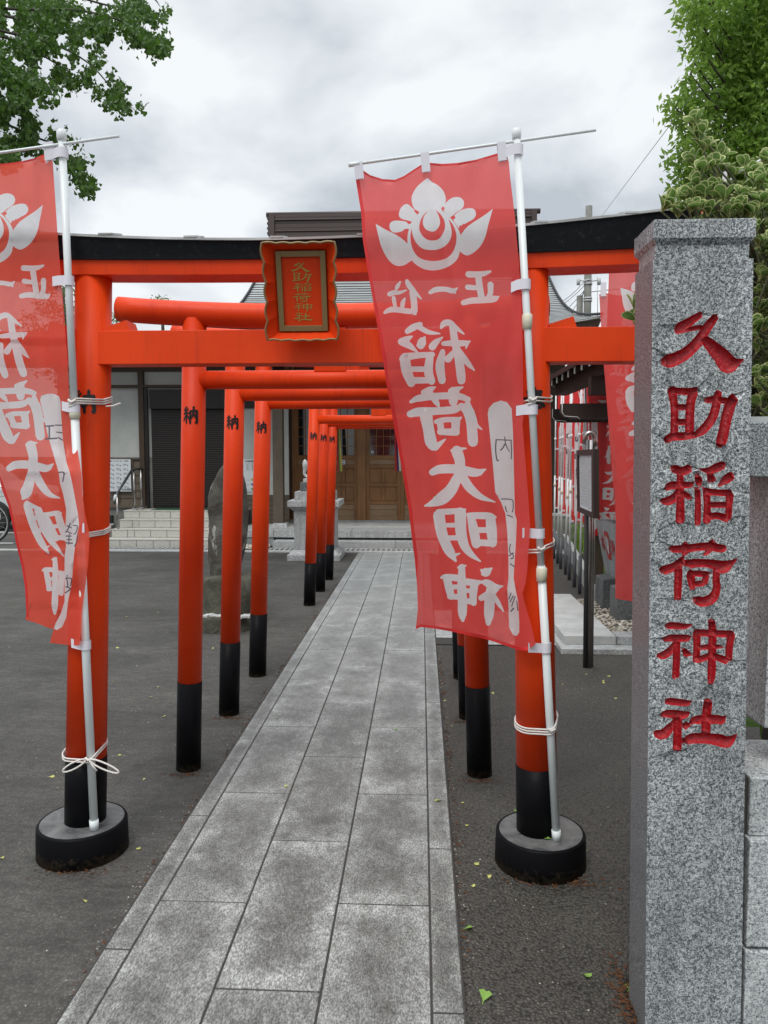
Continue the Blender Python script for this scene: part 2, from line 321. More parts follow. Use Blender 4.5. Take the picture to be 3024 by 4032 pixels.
RUBBER = mat('black_rubber', (0.015, 0.015, 0.016), 0.7)
CARW = mat('white_car_paint', (0.62, 0.66, 0.66), 0.25)
STATUE = granite('white_statue_stone', 90, [(0.38, (0.42, 0.43, 0.42)), (0.6, (0.66, 0.67, 0.66))], 0.6, 0.2)
def f_rock(t, b):
    v = geo(t); n = noisen(t, v, 7, 6, 0.75, 0.6); n2 = noisen(t, geo(t, (2, 2, 0.8)), 5, 4, 0.7)
    c = ramp(t, n, [(0.3, (0.035, 0.030, 0.024)), (0.55, (0.085, 0.078, 0.065)), (0.72, (0.17, 0.165, 0.145))])
    c = mixc(t, ramp(t, n2, [(0.60, (0, 0, 0)), (0.64, (0.8, 0.8, 0.8))]), c, (0.38, 0.39, 0.36)); setc(t, b, c); b.inputs['Roughness'].default_value = 0.85; bump(t, b, n, 0.8, 0.03)
ROCK = mat('dark_natural_rock', build=f_rock)
def f_rockg(t, b):
    n = noisen(t, geo(t), 8, 6, 0.75, 0.3); setc(t, b, ramp(t, n, [(0.3, (0.032, 0.035, 0.024)), (0.7, (0.115, 0.11, 0.08))])); b.inputs['Roughness'].default_value = 0.9; bump(t, b, n, 0.9, 0.03)
ROCKG = mat('mossy_rock', build=f_rockg)
def leafmat(name, a, c, tr=0.35, back=None):
    m = bpy.data.materials.new(name); m.use_nodes = True; t = m.node_tree; t.nodes.clear()
    o = nd(t, 'ShaderNodeOutputMaterial'); n = noisen(t, geo(t), 1.6 if tr > 0.3 else 14, 4, 0.7)
    g = t.nodes.new('ShaderNodeNewGeometry'); rr = ramp(t, g.outputs['Random Per Island'], [(0, tuple(x*0.7 for x in a)), (1, tuple(min(1, x*1.2) for x in c))])
    cc = mixc(t, 0.5, ramp(t, n, [(0.3, a), (0.7, c)]), rr)
    d = nd(t, 'ShaderNodeBsdfPrincipled', Roughness=0.5); d.inputs['Specular IOR Level'].default_value = 0.35; l = nd(t, 'ShaderNodeBsdfTranslucent')
    t.links.new(cc, d.inputs[0]); t.links.new(mixc(t, 0.5, cc, tuple(min(1, x*2.2) for x in c)), l.inputs[0])
    a_ = nd(t, 'ShaderNodeMixShader'); a_.inputs[0].default_value = tr; t.links.new(d.outputs[0], a_.inputs[1]); t.links.new(l.outputs[0], a_.inputs[2]); t.links.new(a_.outputs[0], o.inputs[0]); return m
LGINK = leafmat('ginkgo_leaves', (0.024, 0.062, 0.009), (0.072, 0.150, 0.020), 0.30)
LZEL = leafmat('fresh_zelkova_leaves', (0.080, 0.175, 0.026), (0.24, 0.365, 0.062), 0.48)
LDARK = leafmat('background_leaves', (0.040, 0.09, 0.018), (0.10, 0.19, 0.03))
LSHR = leafmat('shrub_leaf_green', (0.070, 0.145, 0.030), (0.155, 0.255, 0.062), 0.3)
LRIM = leafmat('shrub_leaf_cream_margin', (0.46, 0.52, 0.18), (0.66, 0.69, 0.33), 0.2)
LYEL = leafmat('fallen_yellow_leaf', (0.45, 0.48, 0.12), (0.62, 0.60, 0.20), 0.2)
LGRN = leafmat('fallen_green_leaf', (0.14, 0.30, 0.05), (0.28, 0.45, 0.10), 0.2)
BARK = mat('dark_bark', rough=0.9, build=lambda t, b: setc(t, b, ramp(t, noisen(t, geo(t, (8, 8, 1.5)), 2, 4), [(0.3, (0.025, 0.020, 0.016)), (0.7, (0.07, 0.058, 0.045))])))
DEBRIS = mat('rusty_fallen_debris', (0.12, 0.045, 0.016), 0.95)

# ------------------------------------------------------------------ brush strokes -> outlines and distance field
def smooth_stroke(st, per=6):
    P = [np.array((a[0], a[1], a[2] if len(a) > 2 else 4.0), float) for a in st]
    if len(P) == 2: return np.array([P[0]*(1-t)+P[1]*t for t in np.linspace(0, 1, per+1)])
    Q = [2*P[0]-P[1]]+P+[2*P[-1]-P[-2]]; out = []
    for i in range(1, len(Q)-2):
        for t in np.linspace(0, 1, per, endpoint=False):
            a, b, c, d = Q[i-1], Q[i], Q[i+1], Q[i+2]
            q = 0.5*((2*b)+(-a+c)*t+(2*a-5*b+4*c-d)*t*t+(-a+3*b-3*c+d)*t**3); q[2] = max(q[2], 1.0); out.append(q)
    out.append(P[-1]); return np.array(out)
def outline(sm):
    L = []; Rr = []; n = len(sm)
    for i in range(n):
        d = sm[min(i+1, n-1), :2]-sm[max(i-1, 0), :2]; l = np.hypot(*d) or 1; nn = np.array((-d[1], d[0]))/l
        L.append(sm[i, :2]+nn*sm[i, 2]); Rr.append(sm[i, :2]-nn*sm[i, 2])
    d = sm[-1, :2]-sm[-2, :2]; a = math.atan2(d[1], d[0]); r_ = sm[-1, 2]
    cap = [sm[-1, :2]+r_*np.array((math.cos(a+k), math.sin(a+k))) for k in (R(50), R(15), -R(15), -R(50))] if r_ > 2 else []
    d = sm[0, :2]-sm[1, :2]; a = math.atan2(d[1], d[0]); r_ = sm[0, 2]
    cap2 = [sm[0, :2]+r_*np.array((math.cos(a+k), math.sin(a+k))) for k in (R(50), R(15), -R(15), -R(50))] if r_ > 2 else []
    return [tuple(p) for p in L+cap+Rr[::-1]+cap2]
def inpoly(P, poly):
    x, y = P[:, 0], P[:, 1]; ins = np.zeros(len(P), bool); n = len(poly); j = n-1
    for i in range(n):
        xi, yi = poly[i]; xj, yj = poly[j]
        if yi != yj:
            ins ^= ((yi > y) != (yj > y)) & (x < (xj-xi)*(y-yi)/(yj-yi)+xi)
        j = i
    return ins
def instrokes(P, sms):
    r_ = np.zeros(len(P), bool)
    for sm in sms:
        lo = (sm[:, :2]-sm[:, 2:3]).min(0); hi = (sm[:, :2]+sm[:, 2:3]).max(0)
        idx = np.where((P[:, 0] > lo[0]) & (P[:, 0] < hi[0]) & (P[:, 1] > lo[1]) & (P[:, 1] < hi[1]) & ~r_)[0]
        if len(idx): r_[idx] = inpoly(P[idx], outline(sm)) | (sdf(P[idx], [sm]) > 0)
    return r_
def sdf(P, sms):
    best = np.full(len(P), -1e9)
    for sm in sms:
        for a, b in zip(sm[:-1], sm[1:]):
            d = b[:2]-a[:2]; l2 = (d**2).sum() or 1e-9
            t = np.clip(((P-a[:2])@d)/l2, 0, 1); c = a[:2]+t[:, None]*d; ww = a[2]+t*(b[2]-a[2])
            best = np.maximum(best, ww-np.hypot(*(P-c).T))
    return best
def cdt(points, loops, border=None):
    vs = []; ed = []
    for p in points: vs.append(Vector(p))
    for lp in loops+([border] if border else []):
        b = len(vs); k = len(lp); vs += [Vector(p) for p in lp]; ed += [(b+i, b+(i+1) % k) for i in range(k)]
    r_ = delaunay_2d_cdt(vs, ed, [], 0, 1e-4, False)
    V = np.array([tuple(v) for v in r_[0]]); T = [tuple(f) for f in r_[2]]
    return V, T
def densify(poly, step):
    out = []
    for i in range(len(poly)):
        a = np.array(poly[i], float); b = np.array(poly[(i+1) % len(poly)], float); n = max(1, int(np.hypot(*(b-a))/step))
        for k in range(n): out.append(tuple(a+(b-a)*k/n))
    return out
def painted_sheet(name, border, layers, fn, mats, parent, grid=18.0, base=0):
    """layers: list of (material index, strokes | polygon). One cloth mesh with the print cut into it."""
    B = np.array(border); lo = B.min(0); hi = B.max(0)
    gx, gy = np.meshgrid(np.arange(lo[0], hi[0], grid), np.arange(lo[1], hi[1], grid)); gy = gy+rnd.random()*0.1
    P = np.stack([gx.ravel()+(np.arange(gx.size) % 2)*0.01, gy.ravel()], 1); P = P[inpoly(P, border)]
    loops = []
    for m, kind, g in layers:
        if kind == 's': loops += [outline(s_) for s_ in g]
        else: loops.append(g)
    V, T = cdt([tuple(p) for p in P], loops, densify(border, grid))
    C = np.array([V[list(t)].mean(0) for t in T]); keep = inpoly(C, border); mi = np.full(len(T), base)
    for m, kind, g in layers:
        mi[(instrokes(C, g) if kind == 's' else inpoly(C, g))] = m
    mb = MB(); mb.v = [tuple(fn(x, y)) for x, y in V]
    for i, t in enumerate(T):
        if keep[i]: mb.f.append(t); mb.m.append(int(mi[i])); mb.sm.append(True)
    us = sorted({i for f in mb.f for i in f}); rm = {a: b for b, a in enumerate(us)}; mb.v = [mb.v[i] for i in us]; mb.f = [tuple(rm[i] for i in f) for f in mb.f]
    me = bpy.data.meshes.new(name); me.from_pydata(mb.v, [], mb.f)
    for q in mats: me.materials.append(q)
    me.polygons.foreach_set('material_index', mb.m); me.polygons.foreach_set('use_smooth', [True]*len(mb.f))
    o = bpy.data.objects.new(name, me); col.objects.link(o)
    if parent is not None: o.parent = parent; o.matrix_parent_inverse = Matrix.Translation(-parent.location)
    return o
def glyph(name, strokes, fn, m, parent, grid=None, parent_local=False):
    if m is INKB: strokes = [[(a, b, c*1.3+0.3) for a, b, c in s_] for s_ in strokes]
    sms = [smooth_stroke(s_) for s_ in strokes]; A = np.concatenate(sms); lo = A[:, :2].min(0); hi = A[:, :2].max(0)
    g = grid or (hi-lo).max()/9
    gx, gy = np.meshgrid(np.arange(lo[0], hi[0], g), np.arange(lo[1], hi[1], g)); P = np.stack([gx.ravel(), gy.ravel()], 1); P = P[instrokes(P, sms)]
    V, T = cdt([tuple(p) for p in P], [outline(s_) for s_ in sms]); C = np.array([V[list(t)].mean(0) for t in T]); k = instrokes(C, sms)
    F0 = [t for t, kk in zip(T, k) if kk]; us = sorted({i for f in F0 for i in f}); rm = {a: b for b, a in enumerate(us)}
    me = bpy.data.meshes.new(name); me.from_pydata([tuple(fn(*V[i])) for i in us], [], [tuple(rm[i] for i in f) for f in F0]); me.materials.append(m)
    me.polygons.foreach_set('use_smooth', [True]*len(me.polygons))
    o = bpy.data.objects.new(name, me); col.objects.link(o)
    if parent is not None:
        o.parent = parent
        if not parent_local: o.matrix_parent_inverse = Matrix.Translation(-parent.location)
    return o
def TR(strokes, s_, ox, oy): return [[(a[0]/s_+ox, a[1]/s_+oy, (a[2] if len(a) > 2 else 4)/s_) for a in st] for st in strokes]
def TP(poly, s_, ox, oy): return [(a/s_+ox, b/s_+oy) for a, b in poly]

# ------------------------------------------------------------------ traced writing
g1, g2 = [], []
KYU = [[(618,172,28),(540,225,36),(450,285,44),(375,338,56),(335,372,36)], [(440,368,18),(520,348,22),(600,335,22),(640,350,25)],
 [(795,200,32),(740,270,40),(680,350,45),(620,450,48),(540,550,52),(430,650,58),(320,710,62),(240,738,66),(205,740,62)],
 [(650,470,38),(720,540,55),(800,620,68),(880,700,80),(930,770,88),(985,788,72),(1060,755,38),(1135,720,3)]]
JO = [[(265,1080,34),(300,1100,32),(400,1108,33),(480,1110,34),(570,1095,32)], [(262,1095,44),(282,1200,38),(295,1350,36),(295,1500,36),(290,1620,36)],
 [(530,1110,44),(495,1220,42),(480,1400,42),(475,1620,42)], [(330,1300,28),(450,1300,28)], [(330,1480,30),(450,1480,30)],
 [(205,1692,38),(260,1660,38),(400,1650,38),(540,1635,32)], [(830,1110,30),(810,1200,40),(790,1320,42),(750,1430,44),(690,1520,44),(620,1590,42),(560,1630,28)],
 [(682,1215,28),(760,1205,32),(860,1215,30),(950,1235,34)], [(1010,1190,50),(970,1270,52),(930,1400,52),(900,1550,50),(870,1680,52),(855,1745,45)]]
INA = [[(1058,557,20),(1110,577,22),(1160,555,22)], [(1098,580,16),(1100,680,18),(1100,780,20),(1098,880,22),(1092,905,14)],
 [(1008,690,12),(1040,667,20),(1110,664,18),(1165,662,14),(1182,645,3)], [(1085,710,16),(1060,745,22),(1020,766,22),(985,765,14)], [(1125,715,12),(1150,738,14),(1172,748,6)],
 [(1225,562,4),(1280,572,16),(1330,553,22),(1375,535,21)], [(1210,612,16),(1220,645,18),(1228,662,10)], [(1292,605,16),(1300,632,21),(1300,648,8)], [(1430,600,22),(1390,630,22),(1340,672,4)],
 [(1208,695,14),(1212,780,15),(1210,900,15),(1208,912,8)], [(1268,700,20),(1270,780,17),(1270,880,20),(1262,905,12)], [(1268,705,18),(1340,712,16),(1420,715,18)],
 [(1415,725,20),(1410,800,17),(1405,880,17)], [(1290,790,14),(1395,790,15)], [(1275,866,18),(1340,860,17),(1405,880,20)]]
KA = [[(1048,1072,18),(1130,1070,20),(1260,1055,20),(1368,1068,20),(1390,1050,4)], [(1128,1038,16),(1130,1090,18),(1130,1112,10)], [(1305,1026,16),(1290,1060,18),(1270,1095,12),(1245,1110,4)],
 [(1112,1147,20),(1060,1185,22),(993,1208,24)], [(1088,1205,20),(1085,1290,20),(1083,1390,18)], [(1160,1167,24),(1200,1162,22),(1290,1165,22),(1375,1187,34),(1435,1155,12),(1460,1133,3)],
 [(1330,1195,18),(1328,1260,18),(1330,1330,20),(1300,1388,26),(1240,1408,26),(1200,1395,20)], [(1165,1235,22),(1172,1290,18),(1178,1330,12)], [(1175,1229,15),(1240,1230,15),(1272,1232,15)],
 [(1265,1240,16),(1252,1290,16)], [(1190,1296,14),(1250,1290,16)]]
SHIN = [[(1012,1567,12),(1040,1560,18),(1120,1565,15),(1175,1555,4)], [(998,1648,12),(1040,1640,18),(1140,1640,18),(1165,1632,4)], [(1078,1650,18),(1075,1760,18),(1070,1880,18),(1070,1895,8)],
 [(1060,1680,12),(1030,1725,20),(985,1752,20),(950,1748,6)], [(1122,1712,10),(1140,1738,18),(1168,1748,6)], [(1300,1535,18),(1305,1620,20),(1302,1750,20),(1298,1880,20),(1292,1930,12)],
 [(1205,1607,20),(1205,1700,18),(1200,1790,18)], [(1205,1605,18),(1300,1610,18),(1430,1615,18)], [(1425,1620,20),(1412,1700,18),(1408,1780,18)], [(1230,1700,12),(1290,1695,14),(1355,1694,10)], [(1205,1782,18),(1300,1756,16),(1400,1785,20)]]
SHA = [[(225,600,22),(270,577,40),(400,590,40),(530,600,32),(585,572,4)], [(172,780,30),(230,752,44),(380,760,50),(500,768,40),(560,725,5)], [(388,810,48),(385,1000,48),(382,1200,50),(380,1262,46)],
 [(330,870,24),(270,960,50),(190,1035,60),(110,1040,50),(72,1008,8)], [(490,915,30),(520,930,45),(560,942,15)], [(815,590,50),(800,700,52),(790,850,52),(785,1020,50)],
 [(590,872,30),(650,840,50),(800,830,52),(950,832,52),(1015,845,42),(1065,775,4)], [(510,1140,48),(600,1100,62),(800,1100,62),(980,1125,72),(1075,1155,65),(1150,1115,45),(1220,1035,4)]]
PILLAR_TEXT = TR(KYU+JO, 3.073, 2560, 1180)+TR(INA+KA+SHIN, 1.62, 2000, 1500)+TR(SHA, 3.576, 2560, 2600)
PGLYPH = [TR(KYU, 3.073, 2560, 1180), TR(JO, 3.073, 2560, 1180), TR(INA, 1.62, 2000, 1500), TR(KA, 1.62, 2000, 1500), TR(SHIN, 1.62, 2000, 1500), TR(SHA, 3.576, 2560, 2600)]
# banner print, traced from the back of the right banner
FSEI = [[(1402,962,17),(1450,963,16),(1500,958,14),(1543,944,6)],[(1465,970,17),(1475,1050,17),(1490,1130,17)],[(1396,1046,14),(1440,1050,13),(1470,1048,12)],[(1545,1030,16),(1545,1080,14),(1530,1125,14)],[(1368,1148,14),(1420,1135,16),(1500,1130,17),(1570,1122,17),(1598,1108,4)]]
FICHI = [[(1152,1080,10),(1190,1062,14),(1250,1060,13),(1300,1070,13),(1328,1052,3)],[(1295,1068,12),(1318,1088,2)]]
FKURAI = [[(1000,1007,10),(1010,1030,14),(1040,1068,13),(1092,1122,3)],[(1035,1080,16),(1045,1140,17),(1048,1205,16),(1050,1222,6)],[(955,1012,4),(938,1040,10),(930,1056,8)],[(885,1092,12),(915,1082,13),(950,1082,9),(995,1066,3)],[(912,1115,10),(918,1150,10),(925,1185,8)],[(985,1120,4),(972,1150,12),(968,1178,10)],[(855,1212,8),(880,1198,13),(920,1192,15),(1020,1205,14)]]
FINA = [[(1222,1312,6),(1240,1285,16),(1275,1278,16),(1310,1305,14),(1372,1352,3)],[(1298,1300,18),(1312,1400,20),(1335,1500,22),(1350,1600,24),(1355,1655,22)],[(1238,1415,12),(1300,1412,16),(1375,1412,15),(1412,1400,3)],[(1395,1410,10),(1385,1445,3)],[(1330,1450,14),(1390,1535,16),(1440,1590,3)],[(1268,1515,20),(1305,1470,12)],
 [(1002,1335,14),(1040,1310,18),(1085,1290,14)],[(1080,1308,14),(1140,1340,12),(1215,1350,3)],[(1032,1368,4),(1000,1385,16),(962,1402,18)],[(965,1405,18),(1010,1425,18),(1068,1470,3)],[(1116,1372,4),(1100,1400,22),(1090,1425,22)],[(1230,1375,4),(1190,1405,16),(1165,1435,20)],
 [(1232,1468,14),(1215,1560,24),(1228,1655,20)],[(985,1515,28),(1000,1600,28),(1028,1672,22)],[(985,1503,22),(1070,1492,16),(1165,1486,14)],[(1148,1500,20),(1140,1600,24),(1160,1660,20)],[(1000,1582,14),(1110,1582,14)],[(1020,1655,18),(1150,1655,16)]]
FKA = [[(1025,302,8),(1080,278,18),(1200,265,18),(1330,265,18),(1400,287,14)],[(1108,240,14),(1150,222,16),(1185,206,3)],[(1140,240,24),(1155,268,20)],[(1172,276,16),(1195,310,14),(1210,335,3)],[(1285,232,14),(1325,220,14),(1365,206,3)],[(1305,240,30),(1302,300,24)],
 [(1020,382,18),(1080,368,24),(1200,362,20),(1310,352,20),(1362,322,10)],[(1125,400,34),(1140,480,30),(1155,560,32),(1170,592,24)],[(1185,600,18),(1215,575,12),(1250,546,3)],[(1190,432,12),(1240,420,14),(1330,416,12),(1355,403,3)],[(1215,440,18),(1226,500,16)],[(1318,430,24),(1316,500,20)],[(1215,498,16),(1320,500,20)],
 [(1355,330,18),(1400,365,30),(1420,440,28),(1430,562,28)],[(1395,312,14),(1432,405,16),(1452,452,10),(1488,482,3)]]
FDAI = [[(1165,762,18),(1220,742,24),(1330,742,24),(1450,765,22),(1512,744,4)],[(1290,620,6),(1340,612,10),(1385,606,3)],[(1325,625,30),(1345,690,28),(1342,760,26),(1328,810,26)],[(1328,800,26),(1285,880,32),(1225,935,34),(1160,968,16),(1115,982,3)],[(1355,780,24),(1408,862,24),(1480,922,16),(1575,957,2)]]
FMEI = [[(1208,1045,36),(1225,1150,34),(1255,1235,32),(1285,1290,28),(1318,1342,6)],[(1205,1022,18),(1290,1018,18),(1345,1012,14),(1383,1004,3)],[(1348,1030,36),(1352,1150,34),(1375,1240,28),(1420,1300,18),(1480,1345,3)],[(1230,1108,12),(1330,1108,14)],[(1240,1192,15),(1340,1190,15)],[(1290,1312,14),(1345,1292,3)],
 [(1418,1055,24),(1435,1140,30),(1452,1230,28)],[(1400,1040,12),(1450,1045,20),(1540,1048,20),(1578,1056,6)],[(1545,1065,30),(1553,1150,32),(1560,1225,26)],[(1450,1140,18),(1540,1140,16)],[(1460,1222,20),(1550,1225,20)]]
FSHIN = [[(612,1478,8),(645,1468,14),(675,1462,3)],[(640,1475,24),(640,1550,28),(640,1650,34),(645,1750,34),(645,1840,32),(648,1895,12)],[(478,1557,8),(520,1552,22),(640,1565,26)],[(522,1565,28),(540,1640,30),(555,1705,26)],[(560,1632,17),(640,1628,17)],[(545,1708,20),(640,1710,20)],[(640,1582,22),(740,1600,26),(782,1592,14)],[(738,1615,30),(730,1700,28),(735,1758,22)],[(650,1660,16),(730,1662,16)],[(645,1740,20),(735,1748,22)]]
FSHI = [[(795,1498,8),(830,1515,30),(878,1482,4)],[(790,1590,6),(840,1600,24),(900,1632,24),(965,1624,3)],[(920,1650,12),(865,1685,26),(795,1718,20)],[(862,1650,24),(860,1750,34),(855,1850,32),(850,1918,16)],[(890,1690,12),(930,1760,14),(970,1825,3)]]
c2 = lambda s_: TR(s_, 1.659, 1000, 500); c5 = lambda s_: TR(s_, 1.659, 1000, 1400); cf = lambda s_: TR(s_, 2.011, 1500, 1500)
CR_W = [
 [(1133,332),(1165,360),(1200,380),(1235,415),(1252,460),(1250,500),(1228,545),(1290,600),(1345,690),(1350,760),(1335,850),(1290,900),(1230,928),(1165,937),(1110,928),(1060,900),(1025,860),(1005,780),(1005,700),(1030,620),(1070,565),(1040,520),(1030,480),(1035,440),(1070,385)],
 [(795,632),(860,670),(930,705),(985,745),(1030,800),(1040,860),(1010,885),(975,905),(925,905),(880,870),(835,790),(810,700)],
 [(1560,535),(1500,580),(1430,625),(1385,660),(1350,710),(1335,790),(1370,832),(1410,835),(1470,790),(1510,720),(1530,640)],
 [(1000,503),(1030,525),(1060,555),(1075,590),(1050,625),(1010,612),(965,600),(947,578),(952,545),(972,515)],
 [(885,645),(897,620),(930,611),(990,618),(1040,640),(1035,670),(990,665),(965,682),(920,690),(893,675)],
 [(1235,530),(1260,490),(1285,468),(1320,457),(1355,465),(1372,492),(1362,530),(1320,560),(1290,585),(1262,590)],
 [(1300,600),(1325,562),(1360,540),(1410,530),(1440,540),(1450,570),(1435,600),(1400,620),(1365,640),(1335,660)]]
def rounded(p, n=3):
    k = len(p); out = []
    for i in range(k):
        a, b, c, d = (np.array(p[(i+j) % k], float) for j in (-1, 0, 1, 2))
        sharp = lambda q, r_, s_: np.dot(q-r_, s_-r_)/(np.hypot(*(q-r_))*np.hypot(*(s_-r_))+1e-9) > -0.35
        if sharp(a, b, c): a = 2*b-c
        if sharp(b, c, d): d = 2*c-b
        for t in np.linspace(0, 1, n, endpoint=False): out.append(tuple(0.5*((2*b)+(-a+c)*t+(2*a-5*b+4*c-d)*t*t+(-a+3*b-3*c+d)*t**3)))
    return out
CR_W = [rounded(p) for p in CR_W]
CR_R = [
 [(1140,545),(1108,575),(1085,620),(1080,670),(1100,710),(1130,735),(1165,742),(1205,733),(1232,700),(1248,655),(1243,610),(1220,572),(1185,540),(1207,580),(1215,625),(1203,660),(1182,680),(1150,681),(1120,665),(1103,630),(1110,585)],
 [(1028,660),(1022,720),(1030,780),(1055,830),(1095,862),(1165,876),(1240,865),(1290,830),(1318,770),(1322,700),(1300,640),(1270,600),(1288,660),(1290,710),(1270,755),(1225,792),(1165,804),(1105,795),(1062,760),(1038,710)],
 [(1045,548),(1055,540),(1080,556),(1068,574)],[(1003,612),(1030,620),(1015,636),(1000,628)],[(970,690),(990,668),(1000,670),(982,715),(988,745),(972,725)],
 [(1222,535),(1232,518),(1248,530),(1236,548)],[(1292,592),(1305,578),(1318,590),(1305,605)],[(1340,648),(1352,640),(1372,680),(1360,690)],[(1358,640),(1376,672),(1392,652),(1370,632)]]
CR_R = [rounded(p) for p in CR_R[:2]]+CR_R[2:]
TEXTMAIN = c2(FSEI+FICHI+FKURAI+FINA)+c5(FKA+FDAI+FMEI)+cf(FSHIN)
STRIP = TP([(845,260),(860,400),(890,700),(905,880),(950,960),(985,1050),(1000,1200),(1010,1400),(1010,1560),(1000,1640),(1010,1800),(1015,1950),(1045,2010),(1075,2020),(1095,1990),(1095,1900),(1085,1740),(1050,1560),(1060,1400),(1070,1250),(1075,1100),(1060,1050),(1055,800),(1045,400),(1035,220),(1000,170),(950,155),(890,175),(855,215)], 2.011, 1500, 1500)
HAND2 = cf([[(907,465,4),(970,467,4),(1035,470,4)],[(912,470,5),(908,540,5),(918,625,5),(935,627,4)],[(1030,470,4),(1034,545,4),(1032,620,4)],[(980,440,4),(985,490,4),(1000,530,4),(1018,562,3)],[(980,502,5),(965,530,5),(948,548,5)],
 [(950,935,4),(990,935,4),(1040,943,4),(1047,985,4),(1045,1020,4),(1038,1040,4)],[(985,990,4),(990,1020,4),(1000,1040,3)],[(1000,1062,4),(1045,1080,4)],[(1025,1290,4),(1018,1340,4),(1030,1372,4)],[(1012,1387,4),(1050,1358,4)],[(1042,1360,4),(1048,1400,4),(1025,1408,4)],[(1020,1445,4),(1058,1472,4)],
 [(1030,1680,4),(1012,1730,4)],[(1048,1700,4),(1022,1752,4)],[(1062,1705,4),(1035,1785,4)],[(1075,1740,4),(1085,1820,4)],[(1050,1800,5),(1030,1825,5)]])
_f2 = lambda L: TP(L, 2.458, 0, 1700)
STRIP1 = TP([(262,290),(270,262),(310,250),(350,250),(385,265),(395,300),(400,400),(412,560),(435,700),(455,765)], 1.659, 0, 1400)+_f2([(700,500),(755,800),(765,900),(740,1020),(715,1200),(700,1400),(690,1500),(660,1630),(640,1800),(600,1890),(550,1920),(520,1905),(540,1850),(590,1760),(625,1640),(625,1400),(625,1200),(640,1100),(622,1000),(635,900),(640,750),(610,600),(580,500),(570,400),(540,300),(490,130),(455,0)])
HAND1 = TR([[(295,462,5),(350,458,5)],[(322,462,5),(322,540,5)],[(300,545,5),(372,540,5)],[(360,455,4),(402,455,4)],[(370,500,4),(405,505,4)],[(380,535,4),(408,552,4)]], 1.659, 0, 1400)+TR([[(568,393,6),(618,397,6),(608,482,6)],[(650,910,6),(692,930,5)],[(680,885,6),(660,940,6),(635,975,5)],[(645,960,5),(690,985,5)],[(640,1010,6),(690,1010,5)],[(650,1042,5),(692,1045,5)],[(640,1075,6),(700,1080,6)],[(670,990,5),(665,1090,5)],[(710,905,5),(748,915,5),(733,980,5),(708,990,4)],[(750,1000,5),(743,1060,5),(722,1110,5)],[(650,1390,5),(645,1430,5)],[(636,1420,5),(690,1422,5),(684,1490,5)],[(650,1440,6),(655,1500,6)],[(636,1500,5),(682,1520,5),(632,1560,6)]], 2.458, 0, 1700)
# small characters on a 100 x 100 field
NA_ = [[(28,4,4),(14,20,4),(26,27,4)],[(38,14,3),(14,41,4)],[(10,42,4),(42,38,4)],[(27,40,4),(27,95,4)],[(18,58,4),(6,82,3)],[(36,56,4),(46,76,3)],[(54,28,5),(52,60,5),(52,95,5)],[(52,28,5),(92,26,5)],[(92,26,6),(93,90,6),(84,92,3)],[(73,4,5),(72,35,5),(60,68,3)],[(72,40,4),(85,64,4)]]
HO_ = [[(20,14,5),(80,14,5)],[(24,28,5),(76,28,5)],[(8,42,5),(92,42,5)],[(50,2,5),(50,28,5),(40,48,5),(8,72,5)],[(56,44,5),(92,72,7)],[(30,64,4),(70,64,4)],[(24,80,5),(76,80,5)],[(50,56,5),(50,99,5)]]
SUI_ = [[(50,2,6),(50,90,7),(40,95,4)],[(8,30,5),(38,30,5),(10,78,5)],[(90,18,5),(58,42,5),(92,84,6)]]
JOU_ = [[(8,10,5),(20,20,5)],[(4,38,5),(16,46,5)],[(6,92,5),(24,64,4)],[(52,4,5),(38,24,5)],[(52,8,4),(80,8,4),(66,26,4)],[(40,30,5),(90,30,5),(90,62,5)],[(30,46,5),(98,46,5)],[(40,62,5),(90,62,5)],[(65,30,5),(65,90,5),(54,96,4)]]

# ------------------------------------------------------------------ ground and setting
def sheet(name, x0, x1, y0, y1, z, m, nx=1, ny=1):
    mb = MB(); xs = np.linspace(x0, x1, nx+1); ys = np.linspace(y0, y1, ny+1)
    mb.add([(x, y, z) for y in ys for x in xs], [(j*(nx+1)+i, j*(nx+1)+i+1, (j+1)*(nx+1)+i+1, (j+1)*(nx+1)+i) for j in range(ny) for i in range(nx)])
    return tag(mb.build(name, m), kind='structure')
FARG = mat('distant_ground', (0.075, 0.075, 0.07), 0.9)
sheet('ground', -300, 300, -60, 500, -0.03, FARG)
sheet('asphalt_yard', -9.5, -0.90, -6, 11.66, 0.0, ASL)
sheet('asphalt_strip', 0.06, 6.0, -6, 11.66, 0.0, ASR)
sheet('parking_lane', -40, -9.5, -6, 40, 0.0, ASL); sheet('parking_lane', -9.5, -6.2, 11.95, 40, 0.0, ASL)
# paved path: every slab its own piece
path = MB(); path.b2(-0.955, 0.125, -2, 11.64, -0.02, 0.0105); path = tag(path.build('paved_path', JOINT), kind='structure')
def slab_piece(x0, x1, y0, y1, z=0.014, m=SLAB, par=None, nm='slab', dz=0.0):
    mb = MB(); mb.b2(x0, x1, y0, y1, -0.012, z+dz); return mb.build(nm, m, par, bevel=0.0022, seg=1)
cx = [-0.868, -0.572, -0.272, 0.034]; gp = 0.0085; gl = 0.0070
for k, (a, b, off) in enumerate(((cx[0], cx[1], 2.430), (cx[1], cx[2], 2.018), (cx[2], cx[3], 2.442))):
    y = off-0.829*4
    while y < 11.64:
        y1 = min(y+0.829, 11.638)
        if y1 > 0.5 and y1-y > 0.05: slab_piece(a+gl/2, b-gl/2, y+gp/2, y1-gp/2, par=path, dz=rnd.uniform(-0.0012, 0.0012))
        y += 0.829
y = -0.1
